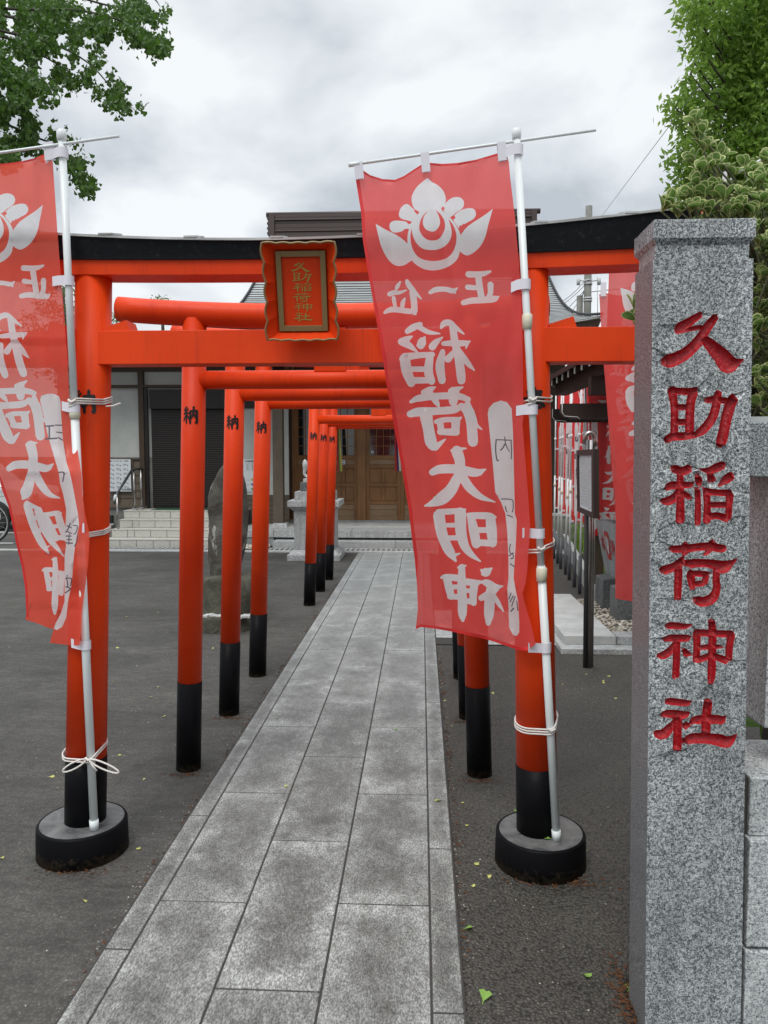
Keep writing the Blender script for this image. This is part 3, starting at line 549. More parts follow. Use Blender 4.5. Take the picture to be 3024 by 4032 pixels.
while y < 11.6:
    l = 0.86; y1 = min(y+l, 11.638)
    if y1-y > 0.05:
        slab_piece(-0.948, cx[0]-gl/2, y+0.55+gp, min(y1+0.55, 11.638), par=path, nm='edging_stone') if y+0.55 < 11.5 else None
        slab_piece(cx[3]+gl/2, 0.119, y+0.33+gp, min(y1+0.33, 11.638), par=path, nm='edging_stone') if y+0.33 < 11.5 else None
    y += l
# side path to the water basin
sp = MB(); sp.b2(0.125, 4.2, 5.99, 7.3, -0.02, 0.0085); sp = tag(sp.build('side_path', JOINT), kind='structure')
for i in range(6):
    for j, (ya, yb) in enumerate(((5.995, 6.2), (6.205, 6.9), (6.905, 7.3))):
        slab_piece(0.128+i*0.66+(0.0 if j else 0.2), 0.128+(i+1)*0.66-gp+(0.0 if j else 0.2), ya, yb, z=0.012, m=GRANL, par=sp, nm='slab')
# kerb line, drain, forecourt
kb = MB(); kb.b2(-9.5, 6.0, 11.64, 11.735, -0.05, 0.022); tag(kb.build('kerb', CONCL, bevel=0.004), kind='structure')
dr = MB(); dr.b2(-9.5, 6.0, 11.735, 12.16, -0.05, -0.004); tag(dr.build('drain_channel', CONC), kind='structure')
drn = thing('drain_grating', 'galvanised drain grating strip along the foot of the shrine steps', 'grating', (-1.6, 11.95, 0))
gb = MB()
for i in range(110):
    x = -6.0+i*0.08; gb.b2(x, x+0.035, 11.80, 12.13, -0.002, 0.010)
gb.b2(-6.0, 2.8, 11.785, 11.80, -0.002, 0.012); gb.b2(-6.0, 2.8, 12.13, 12.145, -0.002, 0.012)
tag(gb.build('grating_bars', METAL, drn), kind='stuff')
# rusty needle litter along edges (uncountable)
db = MB()
def litter(cx_, cy_, sx, sy, n):
    for _ in range(n):
        x = rnd.gauss(cx_, sx); y = rnd.gauss(cy_, sy); a = rnd.uniform(0, 3.14); l = rnd.uniform(0.004, 0.012)
        db.add([(x-l*math.cos(a), y-l*math.sin(a), 0.004), (x+l*math.cos(a), y+l*math.sin(a), 0.004), (x+0.002*math.sin(a), y-0.002*math.cos(a), 0.008)], [(0, 1, 2)])
for k in range(70): litter(0.133+rnd.random()*0.02, 1.9+rnd.random()**0.8*6, 0.010, 0.05, 7)
for k in range(60): litter(-0.965-rnd.random()*0.015, 1.9+rnd.random()*7, 0.008, 0.05, 6)
litter(0.575, 2.02, 0.018, 0.10, 420); litter(0.50, 2.62, 0.09, 0.02, 160); litter(-1.24, 2.60, 0.09, 0.02, 90)
for xx, yy in ((-1.10, 3.45), (0.27, 3.45), (-1.10, 4.23), (0.26, 4.23)): litter(xx, yy, 0.05, 0.012, 60)
tag(db.build('leaf_litter', DEBRIS), label='rusty brown leaf litter gathered along the path edges and pillar foot', cat='leaf litter', kind='stuff')

# ------------------------------------------------------------------ carved stone name pillar
PY = 1.90; PB = 2.052
pil = thing('stone_name_pillar', 'tall square granite pillar with five red carved characters at the right', 'stone pillar', (0.69, 2.02, 0))
def pw(z): t = z/1.963; return (0.580*(1-t)+0.5495*t, 0.8205*(1-t)+0.784*t)
def pfront(z): return PY
# border of front face in photo pixels -> we cut in local (X,Z) plane
def px2(x, y): p = S(x, y, PY); return (p.x, p.z)
SM = []
for st in PILLAR_TEXT:
    s_ = smooth_stroke([(a, b, c*1.20+0.8) for a, b, c in st], 5); q = np.array([px2(a[0], a[1]) for a in s_]); k = PY/FPX
    SM.append(np.column_stack([q, s_[:, 2]*k]))
zt = 1.963
bd = [(pw(0)[0], -0.02), (pw(0)[1], -0.02), (pw(zt)[1], zt), (pw(zt)[0], zt)]
A = np.concatenate(SM); lo = A[:, :2].min(0)-0.01; hi = A[:, :2].max(0)+0.01; gsz = 0.0042
gx, gy = np.meshgrid(np.arange(lo[0], hi[0], gsz), np.arange(lo[1], hi[1], gsz)); P = np.stack([gx.ravel(), gy.ravel()], 1)
ins = instrokes(P, SM); P = P[ins & (sdf(P, SM) > 0.0012)]
V, T = cdt([tuple(p) for p in P], [outline(s_) for s_ in SM], densify(bd, 0.05))
C = np.array([V[list(t)].mean(0) for t in T]); inside = instrokes(C, SM)
D = np.clip(sdf(V, SM), 0, 1); dep = 0.0150*(1-np.exp(-D/0.0042))
nz = np.array([mnoise.noise(Vector((x*130, z*130, 0))) for x, z in V])*0.0011*(D > 0.002)
def mk(nm, sel, m, sm=True):
    me = bpy.data.meshes.new(nm); me.from_pydata([(x, PY+d+n_, z) for (x, z), d, n_ in zip(V, dep, nz)], [], [t for t, i in zip(T, sel) if i]); me.materials.append(m)
    bm = bmesh.new(); bm.from_mesh(me); bmesh.ops.delete(bm, geom=[v for v in bm.verts if not v.link_faces], context='VERTS')
    for f in bm.faces:
        f.normal_update()
        if f.normal.y > 0: f.normal_flip()
        f.smooth = sm
    bm.to_mesh(me); bm.free(); o = bpy.data.objects.new(nm, me); col.objects.link(o); o.parent = pil; o.matrix_parent_inverse = Matrix.Translation(-pil.location); return o
mk('inscribed_face', ~inside, GRAN, False)
# each carved character separately
czs = [px2(0+2700, yy)[1] for yy in (1495, 1790, 2100, 2420, 2735)]
for ci in range(5):
    up_ = 9 if ci == 0 else czs[ci-1]; dn_ = czs[ci] if ci < 4 else -9
    hi_ = 9 if ci == 0 else czs[ci-1]; lo_ = czs[ci] if ci < 4 else -9
for ci, (hi_, lo_) in enumerate(zip([9, px2(2700, 1488)[1], px2(2700, 1795)[1], px2(2700, 2105)[1], px2(2700, 2412)[1], px2(2700, 2725)[1]], [px2(2700, 1488)[1], px2(2700, 1795)[1], px2(2700, 2105)[1], px2(2700, 2412)[1], px2(2700, 2725)[1], -9])):
    mk('carved_character', inside & (C[:, 1] < hi_) & (C[:, 1] >= lo_), REDCARVE)
ps = MB()   # the other sides of the shaft (front face is the inscribed sheet)
a0, a1 = pw(0); b0, b1 = pw(zt)
pv = [(a0, PY, -0.02), (a1, PY, -0.02), (a1, PB, -0.02), (a0, PB, -0.02), (b0, PY, zt), (b1, PY, zt), (b1, PB, zt), (b0, PB, zt)]
ps.add(pv, [(3, 7, 4, 0), (1, 5, 6, 2), (2, 6, 7, 3), (4, 7, 6, 5), (0, 1, 2, 3)])
def f_gs(t, b):
    v = geo(t, (1, 1, 0.8)); n = noisen(t, v, 330, 2, 0.6); setc(t, b, ramp(t, n, [(0.40, (0.045, 0.046, 0.050)), (0.60, (0.30, 0.30, 0.305))])); b.inputs['Roughness'].default_value = 0.32; b.inputs['Specular IOR Level'].default_value = 0.3
GSIDE = mat('polished_granite_side', build=f_gs)
ps.build('shaft', GSIDE, pil)
pn = MB(); pn.b2(b0+0.007, b1-0.007, PY+0.007, PB-0.007, zt, 2.0); pn.build('neck', GRAN, pil, bevel=0.002)
pc = MB(); q0, q1, q2, q3 = b0-0.001, b1+0.002, PY-0.004, PB+0.012
vs = []
for z, ins_ in ((1.996, 0.012), (2.012, 0.0), (2.054, 0.0), (2.056, 0.004)):
    vs += [(q0+ins_, q2+ins_, z), (q1-ins_, q2+ins_, z), (q1-ins_, q3-ins_, z), (q0+ins_, q3-ins_, z)]
pc.add(vs, [(0, 3, 2, 1), (12, 13, 14, 15)]+[(k*4+i, k*4+(i+1) % 4, (k+1)*4+(i+1) % 4, (k+1)*4+i) for k in range(3) for i in range(4)])
pc.build('cap', GRAN, pil)

# ------------------------------------------------------------------ granite fence to the right of the pillar
fe = thing('granite_fence', 'pale granite fence of rail, post and stacked base stones beside the carved pillar', 'stone fence', (1.6, 2.05, 0))
def fz(y, Y): return S(2980, y, Y).z
r0 = 0.824
m_ = MB(); m_.b2(0.80, 4.2, 2.0, 2.14, fz(1877, 2.0), fz(1663, 2.0)); m_.build('rail', GRAN, fe, bevel=0.003)
m_ = MB(); m_.b2(0.80, 4.2, 2.06, 2.12, fz(1663, 2.0), fz(1640, 2.06)); m_.build('rail_cap', CONCL, fe)
pxl = S(3016, 2700, 1.99).x
for i in range(5):
    x = pxl+i*0.36; m_ = MB(); m_.b2(x, x+0.14, 1.99, 2.135, fz(2866, 1.99), fz(1877, 2.0)); m_.build('post', GRANP, fe, bevel=0.002)
zz = [fz(3063, 1.93), fz(3293, 1.93), fz(3735, 1.90), fz(3750, 1.90)]
for i in range(3):
    xa = (r0+0.004 if i == 0 else r0+i*0.9+0.003)
    m_ = MB(); m_.b2(xa+0.006, r0+(i+1)*0.9-0.003, 1.93, 2.20, zz[1]+0.001, zz[0]); m_.build('base_stone', GRANP, fe, bevel=0.003)
    m_ = MB(); m_.b2(xa, r0+(i+1)*0.9-0.003, 1.905, 2.24, zz[2], zz[1]-0.001); m_.build('base_stone', GRANP, fe, bevel=0.003)
    m_ = MB(); m_.b2(xa-0.002, r0+(i+1)*0.9-0.003, 1.90, 2.26, -0.02, zz[3]); m_.build('base_stone', GRANP, fe, bevel=0.003)
m_ = MB(); m_.b2(r0-0.006, r0+2.7, 1.94, 2.2, 0, zz[0]-0.004); m_.build('mortar_bed', JOINT, fe)

# ------------------------------------------------------------------ main gate (torii with black lintel)
GY = 2.775; GC = -0.421
t1 = thing('main_torii_gate', 'large vermilion torii gate with black curved lintel and disc bases at the front', 'torii gate', (GC, GY, 0))
for sgn, bx_, tx in ((-1, -1.277, -1.180), (1, 0.437, 0.378)):
    m_ = MB(); m_.tube([(bx_+(tx-bx_)*z/2.17, GY, z) for z in (0.365, 1.0, 1.6, 2.165)], [0.0735, 0.070, 0.066, 0.063], 40, caps=True)
    p_ = m_.build('pillar', VERM, t1)
    m_ = MB(); m_.tube([(bx_+(tx-bx_)*z/2.17, GY, z) for z in (0.10, 0.24, 0.366)], [0.0755, 0.0753, 0.075], 40); m_.build('black_sleeve', BLACKDIRT, p_)
    m_ = MB(); m_.lathe([(0.166, 0.0), (0.165, 0.05), (0.163, 0.110), (0.158, 0.118), (0.150, 0.1165)], (bx_+(-0.004 if sgn < 0 else 0.008), GY-0.006, 0), 48); d_ = m_.build('disc_base', BLACKDIRT, t1)
    m_ = MB(); m_.lathe([(0.151, 0.10), (0.151, 0.1175)], (bx_+(-0.004 if sgn < 0 else 0.008), GY-0.006, 0), 48, smooth=False); m_.build('disc_top', DISCTOP, d_)
nz0 = S(1000, 1431, GY-0.05).z; nz1 = S(412, 1302, GY-0.05).z
nk = MB(); nk.b2(GC-1.28, GC+1.28, GY-0.05, GY+0.05, nz0, nz1); nk.build('tie_beam', VERM, t1, bevel=0.002)
for sgn, pxx in ((-1, -1.187), (1, 0.386)):
    for side in (-1, 1):
        x0 = pxx+side*0.058; x1 = pxx+side*0.150
        m_ = MB(); m_.prism([(x0, nz1), (x1, nz1), (x1-side*0.012, nz1+0.037), (x0, nz1+0.012)], lambda a, b, d: (a, d, b+0.0005), GY-0.046, GY+0.046); m_.build('wedge', VERM, t1)
def kb_(x): return 0.013*abs(x+0.52)**2
def kt_(x): return 0.046*abs(x+0.52)**1.85
kcurve = kt_
# red under-lintel, trapezoid section following the curve
def beam(sec, x0, x1, n, m, name, splay=0.0, par=t1, tops=()):
    mb = MB(); k = len(sec); vs = []
    for i in range(n+1):
        x = x0+(x1-x0)*i/n
        for q_, (yy, zz_) in enumerate(sec):
            c = kt_(x) if q_ in tops else kb_(x)
            e_ = 0.0
            if i == 0: e_ = -splay*(zz_-sec[0][1])
            if i == n: e_ = splay*(zz_-sec[0][1])
            vs.append((x+e_, yy, zz_+c))
    fs = [(i*k+j, i*k+(j+1) % k, (i+1)*k+(j+1) % k, (i+1)*k+j) for i in range(n) for j in range(k)]
    mb.add(vs, fs+[tuple(range(k)), tuple(n*k+j for j in reversed(range(k)))]); return mb.build(name, m, par)
Yf = GY-0.067
zs0 = S(1000, 1079, Yf).z; zs1 = S(1000, 1020, Yf).z; zk1 = S(1000, 945, GY-0.082).z
beam([(GY-0.066, zs0), (GY+0.066, zs0), (GY+0.070, zs1+0.004), (GY-0.070, zs1+0.004)], GC-1.30, GC+1.30, 40, VERM, 'lower_lintel', 0.1)
kg = beam([(GY-0.078, zs1-0.002), (GY+0.078, zs1-0.002), (GY+0.080, zs1+0.014), (GY+0.090, zk1), (GY-0.090, zk1), (GY-0.080, zs1+0.014)], GC-1.33, GC+1.31, 44, BLACK, 'black_lintel', 0.25, tops=(3, 4))
rf = beam([(GY-0.096, zk1-0.004), (GY+0.096, zk1-0.004), (GY+0.096, zk1+0.004), (GY, zk1+0.026), (GY-0.096, zk1+0.004)], GC-1.345, GC+1.325, 44, METAL, 'roof_sheet', 0.25, tops=(0, 1, 2, 3, 4))
for xj in np.arange(GC-1.30, GC+1.3, 0.30):
    m_ = MB(); c = kcurve(xj); m_.prism([(GY-0.098, zk1+0.003), (GY, zk1+0.027), (GY+0.098, zk1+0.003), (GY+0.098, zk1+0.009), (GY, zk1+0.033), (GY-0.098, zk1+0.009)], lambda a, b, d: (d, a, b+c), xj, xj+0.045); m_.build('seam_cover', METAL, t1)
m_ = MB(); m_.b2(GC-0.062, GC+0.062, GY-0.035, GY+0.035, nz1-0.001, zs0+0.001); m_.build('centre_strut', VERM, t1)

# name plaque leaning out from the gate
pq = thing('gate_name_plaque', 'scalloped vermilion plaque in a dull gold frame with six gold characters on the main torii', 'plaque', (GC, GY-0.13, 1.95))
PZB, PZT = S(1197, 1328, GY-0.135).z, S(1175, 943, GY-0.215).z
PXC = S(1187, 1135, GY-0.165).x
def pqp(u, v, d):     # u -1..1, v 0(bottom)..1(top), d towards viewer
    z = PZB+(PZT-PZB)*v; yb, yt = GY-0.100, GY-0.180; zb, zt_ = PZB, PZT
    y = yb+(yt-yb)*v
    nrm = Vector((0, -(zt_-zb), -(yb-yt))).normalized(); nrm = Vector((0, -0.975, -0.222))
    return Vector((PXC+u*0.5, y, z))+nrm*d
HWo, HWi = 0.1195, 0.0835
def rim(side, n=26):
    pts = []
    for i in range(n+1):
        t = i/n; sc_ = 0.0085*abs(math.sin(t*math.pi*5))-0.006*math.sin(t*math.pi); pts.append((t, sc_))
    return pts
# funnel-shaped surround: four flared boards with scalloped outer edge
fv0, fv1 = 0.085, 0.915; iv0, iv1 = 0.0, 0.0
def corner(u, v, d): return pqp(u/0.5, v, d)
outer = {'b': [], 't': [], 'l': [], 'r': []}
for t, s_ in rim(0):
    outer['b'].append((-HWo+2*HWo*t, 0.0+s_*1.6)); outer['t'].append((-HWo+2*HWo*t, 1.0+s_*1.4-0.01))
for t, s_ in rim(0, 40):
    outer['l'].append((-HWo*1.0-s_*0.9+0.002, t)); outer['r'].append((HWo+s_*0.9-0.002, t))
def board(key, io):
    mb = MB(); O = outer[key]; n = len(O); vs = []
    for i, (u, v) in enumerate(O):
        t = i/(n-1); iu = io[0][0]+(io[1][0]-io[0][0])*t; iv = io[0][1]+(io[1][1]-io[0][1])*t
        vs += [pqp(u/0.5, v, 0.058), pqp(iu/0.5, iv, 0.004), pqp(iu/0.5, iv, -0.006), pqp(u/0.5, v, 0.048)]
    mb.add(vs, [(i*4+j, i*4+(j+1) % 4, (i+1)*4+(j+1) % 4, (i+1)*4+j) for i in range(n-1) for j in range(4)])
    o = mb.build('flared_board', VERM, pq)
    tb = MB(); tb.tube([pqp(u/0.5, v, 0.054) for u, v in O], 0.0038, 6); tb.build('gold_edge', GOLD, o)
board('b', ((-HWi, fv0), (HWi, fv0))); board('t', ((-HWi, fv1), (HWi, fv1))); board('l', ((-HWi, fv0), (-HWi, fv1))); board('r', ((HWi, fv0), (HWi, fv1)))
bk = MB(); bk.add([pqp(u/0.5, v, d) for d in (0.006, -0.012) for u, v in ((-HWi, fv0), (HWi, fv0), (HWi, fv1), (-HWi, fv1))], [(0, 1, 2, 3), (7, 6, 5, 4), (0, 4, 5, 1), (1, 5, 6, 2), (2, 6, 7, 3), (3, 7, 4, 0)]); bk.build('board', VERM, pq)
fw = 0.018; fvv = fw/(PZT-PZB)
for (ua, ub, va, vb) in ((-HWi, -HWi+fw, fv0, fv1), (HWi-fw, HWi, fv0, fv1), (-HWi+fw, HWi-fw, fv1-fvv, fv1), (-HWi+fw, HWi-fw, fv0, fv0+fvv)):
    m_ = MB(); m_.add([pqp(u/0.5, v, d) for d in (0.006, 0.018) for u, v in ((ua, va), (ub, va), (ub, vb), (ua, vb))], [(3, 2, 1, 0), (4, 5, 6, 7), (0, 1, 5, 4), (1, 2, 6, 5), (2, 3, 7, 6), (3, 0, 4, 7)]); m_.build('frame_bar', GOLD, pq, bevel=0.0012)
for i, gs in enumerate(PGLYPH):
    A = np.concatenate([smooth_stroke(s_) for s_ in gs]); lo = A[:, :2].min(0); hi = A[:, :2].max(0); cc = (lo+hi)/2
    hx = (hi-lo)[0]/2; hy = (hi-lo)[1]/2; vc = 0.752-i*0.104
    glyph('gold_character', [[(a, b, c*0.85) for a, b, c in st] for st in gs], lambda x, y: pqp(((x-cc[0])/hx*0.031)/0.5, vc-((y-cc[1])/hy)*0.044, 0.0075), GOLDL, pq)
for dx in (-0.05, 0.05):
    m_ = MB(); m_.tube([(GC+dx, GY-0.18, 2.2), (GC+dx, GY-0.06, 2.17)], 0.006, 8); m_.build('bracket', VERM, pq)

# ------------------------------------------------------------------ the smaller torii behind
def small_torii(Y, label):
    o = thing('small_torii_gate', label, 'torii gate', (0, Y, 0), 0, 'smaller round-beam torii gates along the path')
    def bar(pts, r_, nm, m, par=o, n=32): mb = MB(); mb.tube(pts, r_, n); q = mb.build(nm, m); q.parent = par; return q
    for sg in (-1, 1):
        def X(z): return -0.415+sg*(0.695-0.033*z)
        p_ = bar([(X(z), 0, z) for z in (0.425, 1.2, 2.12)], [0.0565, 0.0555, 0.0545], 'pillar', VERM)
        bar([(X(z), 0, z) for z in (-0.01, 0.2, 0.426)], [0.0585, 0.0583, 0.058], 'black_sleeve', BLACKDIRT, p_)
        if sg < 0:
            def fn(x, y):
                zc_ = 1.680+(50-y)*0.00078; a = (x-50)*0.00074/0.0565; r_ = 0.0566
                return (X(zc_)+math.sin(a)*r_, -math.cos(a)*r_, zc_)
            glyph('painted_character', NA_, fn, INKB, p_, grid=9, parent_local=True)
        else:
            def fn2(x, y):
                zc_ = 1.680+(50-y)*0.00078; a = (x-50)*0.00074/0.0565; r_ = 0.0566
                return (X(zc_)+math.sin(a)*r_, -math.cos(a)*r_, zc_)
            glyph('painted_character', HO_, fn2, INKB, p_, grid=9, parent_local=True)
    bar([(-0.415-0.635, 0, 1.843), (-0.415+0.635, 0, 1.843)], 0.0425, 'tie_beam', VERM)
    pts = []; 
    for i in range(25):
        x = -0.98+1.96*i/24; pts.append((-0.415+x, 0, 2.128+0.040*abs(x/0.98)**2.2))
    bar(pts, 0.0565, 'curved_lintel', VERM)
    m_ = MB(); m_.b2(-0.415-0.072, -0.415+0.072, -0.03, 0.03, 1.878, 2.075); q = m_.build('centre_strut', VERM); q.parent = o
    return o
nth = ['first of the smaller vermilion torii, directly behind the main gate', 'second of the smaller vermilion torii behind the main gate', 'third of the smaller vermilion torii, beside the mossy boulder',
       'fourth of the smaller vermilion torii, standing beyond the gap in the row', 'fifth of the smaller vermilion torii, last but one before the shrine', 'last and farthest of the smaller vermilion torii, nearest the shrine steps']
for Y, lb in zip((3.54, 4.32, 5.10, 7.55, 8.34, 9.13), nth): 
    if Y == 3.54: T2 = small_torii(Y, lb)
    else: dup(T2, (0, Y, 0), label=lb)
# writing on the main gate pillars (partly covered by rope and banner poles)
def cyl_char(strokes, cx0, zc, par, size, ang0=0.0, r_=0.0672):
    def fn(x, y):
        z = zc+(50-y)*size/100; a = ang0+(x-50)*size/100/r_; return (cx0+math.sin(a)*r_, GY-math.cos(a)*r_, z)
    return glyph('painted_character', strokes, fn, INKB, par, grid=9)
pl_ = [o for o in kids(t1) if o.name.startswith('pillar')]
cyl_char(NA_, -1.277+0.097*1.665/2.17, 1.688, pl_[0], 0.082)
cyl_char(HO_, 0.437-0.059*1.665/2.17, 1.688, pl_[1], 0.082)

# ------------------------------------------------------------------ banners in front of the main gate
def thin_plate(cs, lx, ly, lam=0.0):
    P = np.array(cs, float); n = len(P); d = np.hypot(P[:, None, 0]-P[None, :, 0], P[:, None, 1]-P[None, :, 1]); K = np.where(d > 0, d*d*np.log(d+1e-12), 0)+lam*np.eye(n)
    Q = np.column_stack([np.ones(n), P]); A = np.block([[K, Q], [Q.T, np.zeros((3, 3))]])
    wx = np.linalg.solve(A, np.r_[lx, 0, 0, 0]); wy = np.linalg.solve(A, np.r_[ly, 0, 0, 0])
    def f(x, y):
        d = np.hypot(P[:, 0]-x, P[:, 1]-y); k = np.r_[np.where(d > 0, d*d*np.log(d+1e-12), 0), 1, x, y]; return (float(k@wx), float(k@wy))
    return f
def tube_between(par, nm, a, b, r_, m, n=16, **k): mb = MB(); mb.tube([a, b], r_, n, **k); return mb.build(nm, m, par)
def tab_loop(par, px0, py0, px1, py1, Y0, Y1, ax, hgt=0.030):
    # fabric tab: flat piece on the cloth running round the pole at centre ax
    mb = MB(); a = S(px0, py0, Y0); b = S(px1, py1, Y1); up_ = Vector((0, 0, hgt/2)); off = Vector((0, -0.0025, 0))
    pts = [a+off, a.lerp(b, 0.5)+off]
    c = Vector(ax)
    r_ = 0.0175
    a0_ = math.atan2((a-c).y, (a-c).x)
    for k in range(9):
        an = math.pi*1.0+math.pi*1.15*k/8; pts.append(c+Vector((math.cos(an)*r_, math.sin(an)*r_, 0))+Vector((0, 0, (b-c).z if False else 0)))
    zs_ = [p.z for p in pts]
    vs = []
    for p in pts: vs += [p-up_, p+up_]
    mb.add(vs, [(2*i, 2*i+2, 2*i+3, 2*i+1) for i in range(len(pts)-1)], smooth=True)
    return mb.build('fabric_tab', TAB, par)
def pole_at(b_, t_, z): k = (z-b_.z)/(t_.z-b_.z); return b_+(t_-b_)*k

# right banner
bR = G(2189, 3296, 0.120); bR.y = 2.700; tR = S(2034, 535, 2.64)
nb = thing('nobori_banner', 'red banner tied to the right pillar of the main gate, its crest fully in view', 'banner', tuple(bR), 0, 'tall red prayer banners')
def ppole(b_, t_, zc, par, zlast):
    tube_between(par, 'lower_tube', b_, pole_at(b_, t_, zc), 0.0145, WHITE)
    tube_between(par, 'upper_tube', pole_at(b_, t_, zc), t_, 0.0125, WHITE)
    tube_between(par, 'foot_plug', b_+Vector((0, 0, -0.001)), pole_at(b_, t_, b_.z+0.035), 0.0165, WHITE)
ppole(bR, tR, S(2130, 2230, 2.66).z, nb, 0)
def clamp(z, b_, t_, par, r0_=0.019, h=0.05, m=None):
    c = pole_at(b_, t_, z); mb = MB(); n = 20
    prof = [(0.013, -h/2), (r0_*0.93, -h/2+0.001), (r0_*0.93, -h/4), (r0_, -h/4+0.002), (r0_, h*0.44), (r0_*0.85, h/2), (0.010, h/2+0.001)]
    mb.lathe(prof, c, 20); o = mb.build('screw_clamp', m or CREAM, par); return o
clamp(S(2130, 2265, 2.66).z, bR, tR, nb); clamp(S(2080, 1268, 2.66).z, bR, tR, nb, 0.0175)
clamp(tR.z+0.005, bR, tR, nb, 0.0155, 0.032, WHITE)
cb0, cb1 = S(1372, 650, 2.635), S(2346, 512, 2.64)
tube_between(nb, 'crossbar', cb0, cb1, 0.0048, WHITE, 10)
tube_between(nb, 'crossbar_tip', cb0, cb0+(cb1-cb0)*0.045, 0.0075, WHITE, 10)
FB2 = TP([(665,345),(668,285),(712,283),(760,315),(840,340),(920,345),(980,320),(1040,280),(1095,245),(1150,234),(1230,241),(1330,235),(1450,214),(1530,190),(1590,172),(1648,162)], 1.659, 1000, 500)+\
 [(2004,640),(2009,700),(2019,780),(2029,870),(2040,1000),(2052,1150),(2057,1317),(2059,1500),(2061,1640)]+TP([(1120,340),(1145,650),(1165,900),(1182,1150),(1172,1300),(1160,1480),(1145,1600),(1120,1680),(1135,1750),(1165,1850),(1190,1940),(1212,2020),(1225,2085),(1160,2138),(1080,2130),(1000,2100),(850,2050),(700,2015),(560,1985),(430,1962),(320,1948),(275,1965)], 2.011, 1500, 1500)+\
 TP([(1070,1659),(1065,1500),(1050,1330),(1030,1180),(1010,1000),(985,850),(940,600),(900,380),(860,150)], 1.659, 1000, 1400)+TP([(825,1400),(780,1150),(745,950),(710,730),(700,560)], 1.659, 1000, 500)
lxs = [(705, 1401), (838, 1422), (940, 1428), (1073, 1449), (1193, 1470), (1344, 1497), (1490, 1518), (1762, 1567), (2003, 1609), (2202, 1633), (2400, 1645), (2600, 1645)]
rxs = [(600, 2000), (700, 2009), (870, 2029), (1000, 2040), (1150, 2052), (1317, 2057), (1640, 2061), (1823, 2070), (2072, 2088), (2236, 2077), (2335, 2057), (2420, 2080), (2560, 2105)]
def interp(t_, y): return float(np.interp(y, [a for a, b in t_], [b for a, b in t_]))
def depth2(x, y):
    u = (x-interp(lxs, y))/(interp(rxs, y)-interp(lxs, y)); u = min(max(u, -0.05), 1.05); v = (y-600)/1950.0
    back = 0.30*max(0, v-0.42)**1.3/0.58**1.3*max(0.0, 1-u)**1.15
    w_ = 0.006*math.sin(9*u+2.2*v+0.6)*(0.5+0.5*v) + 0.009*math.exp(-((u-0.86-0.05*math.sin(5*v))/0.05)**2)*math.sin(min(1, max(0, (v-0.45)*3))*1.57) - 0.010*math.exp(-((u-0.74-0.1*(v-0.6))/0.06)**2)*max(0, v-0.35)
    w_ += 0.005*math.exp(-((u-0.10-0.15*v)/0.035)**2)+0.004*math.exp(-((u-0.47+0.22*(v-0.1)-0.1*v)/0.03)**2)*(1-v)
    w_ += -0.006*math.exp(-((u-(0.42+0.55*v))/0.03)**2)*math.exp(-((v-0.18)/0.14)**2)
    w_ += 0.010*mnoise.noise(Vector((u*2.6+v*1.4, v*3.2, 1.3)))+0.0035*mnoise.noise(Vector((u*9, v*9+u*4, 5.0)))
    return 2.650+back+w_*1.8
f2 = lambda x, y: S(x, y, depth2(x, y))
fat = lambda L, k: [[(a, b, c*k+0.8) for a, b, c in s_] for s_ in L]
TOPT = c2(FSEI+FICHI+FKURAI+FINA)+c5(FKA+FDAI); LOWT = c5(FMEI)+cf(FSHIN)
SMT = [smooth_stroke(s_) for s_ in fat(TOPT, 1.17)+fat(LOWT, 1.02)+fat(cf(FSHI), 1.15)]
lay = [(1, 'p', TP(p, 1.659, 1000, 500)) for p in CR_W]+[(0, 'p', TP(p, 1.659, 1000, 500)) for p in CR_R]
for lo_, hi_ in ((0, 999),): lay.append((1, 's', SMT))
lay.append((1, 'p', STRIP)); lay.append((2, 's', [smooth_stroke(s_) for s_ in HAND2]))
hemL = [(x, y) for y, x in lxs[:-1]]; hemL = [(1401, 700)]+hemL[1:-1]
HEM = [(x-6, y) for x, y in hemL]+[(1636,2470)]+[(x+13, y) for x, y in reversed(hemL)]
HEMT = [(a, b-8) for a, b in FB2[2:16]]+[(a, b+9) for a, b in reversed(FB2[2:16])]
HEMB = [(1635,2485),(1660,2476),(1714,2482),(1779,2494),(1848,2508),(1923,2525),(1997,2550),(2037,2566),(2110,2572),(2108,2556),(2037,2546),(1997,2532),(1923,2508),(1848,2490),(1779,2476),(1714,2466),(1660,2458),(1640,2465)]
painted_sheet('cloth', FB2, lay+[(3, 'p', HEM), (3, 'p', HEMT), (3, 'p', HEMB)], f2, [CRED, CWHT, INK, CHEM], nb, grid=17)
def toptab(par, x, y, w_, h, Y, sl=0.0, bar=(None, None)):
    mb = MB(); p = [S(x+sl, y, Y-0.007), S(x+w_+sl, y-w_*0.13, Y-0.007), S(x+w_+sl+6, y+h-w_*0.13, Y-0.004), S(x+sl+6, y+h, Y-0.004)]
    q = [v+Vector((0, 0.014, 0)) for v in p[:2]]+[p[2]+Vector((0, 0.007, 0)), p[3]+Vector((0, 0.007, 0))]
    mb.add(p+q, [(0, 1, 2, 3), (7, 6, 5, 4), (0, 4, 5, 1)]); return mb.build('fabric_tab', TAB, par)
toptab(nb, 1393, 640, 34, 66, 2.637); toptab(nb, 1656, 602, 33, 76, 2.638); toptab(nb, 1957, 560, 34, 74, 2.64)
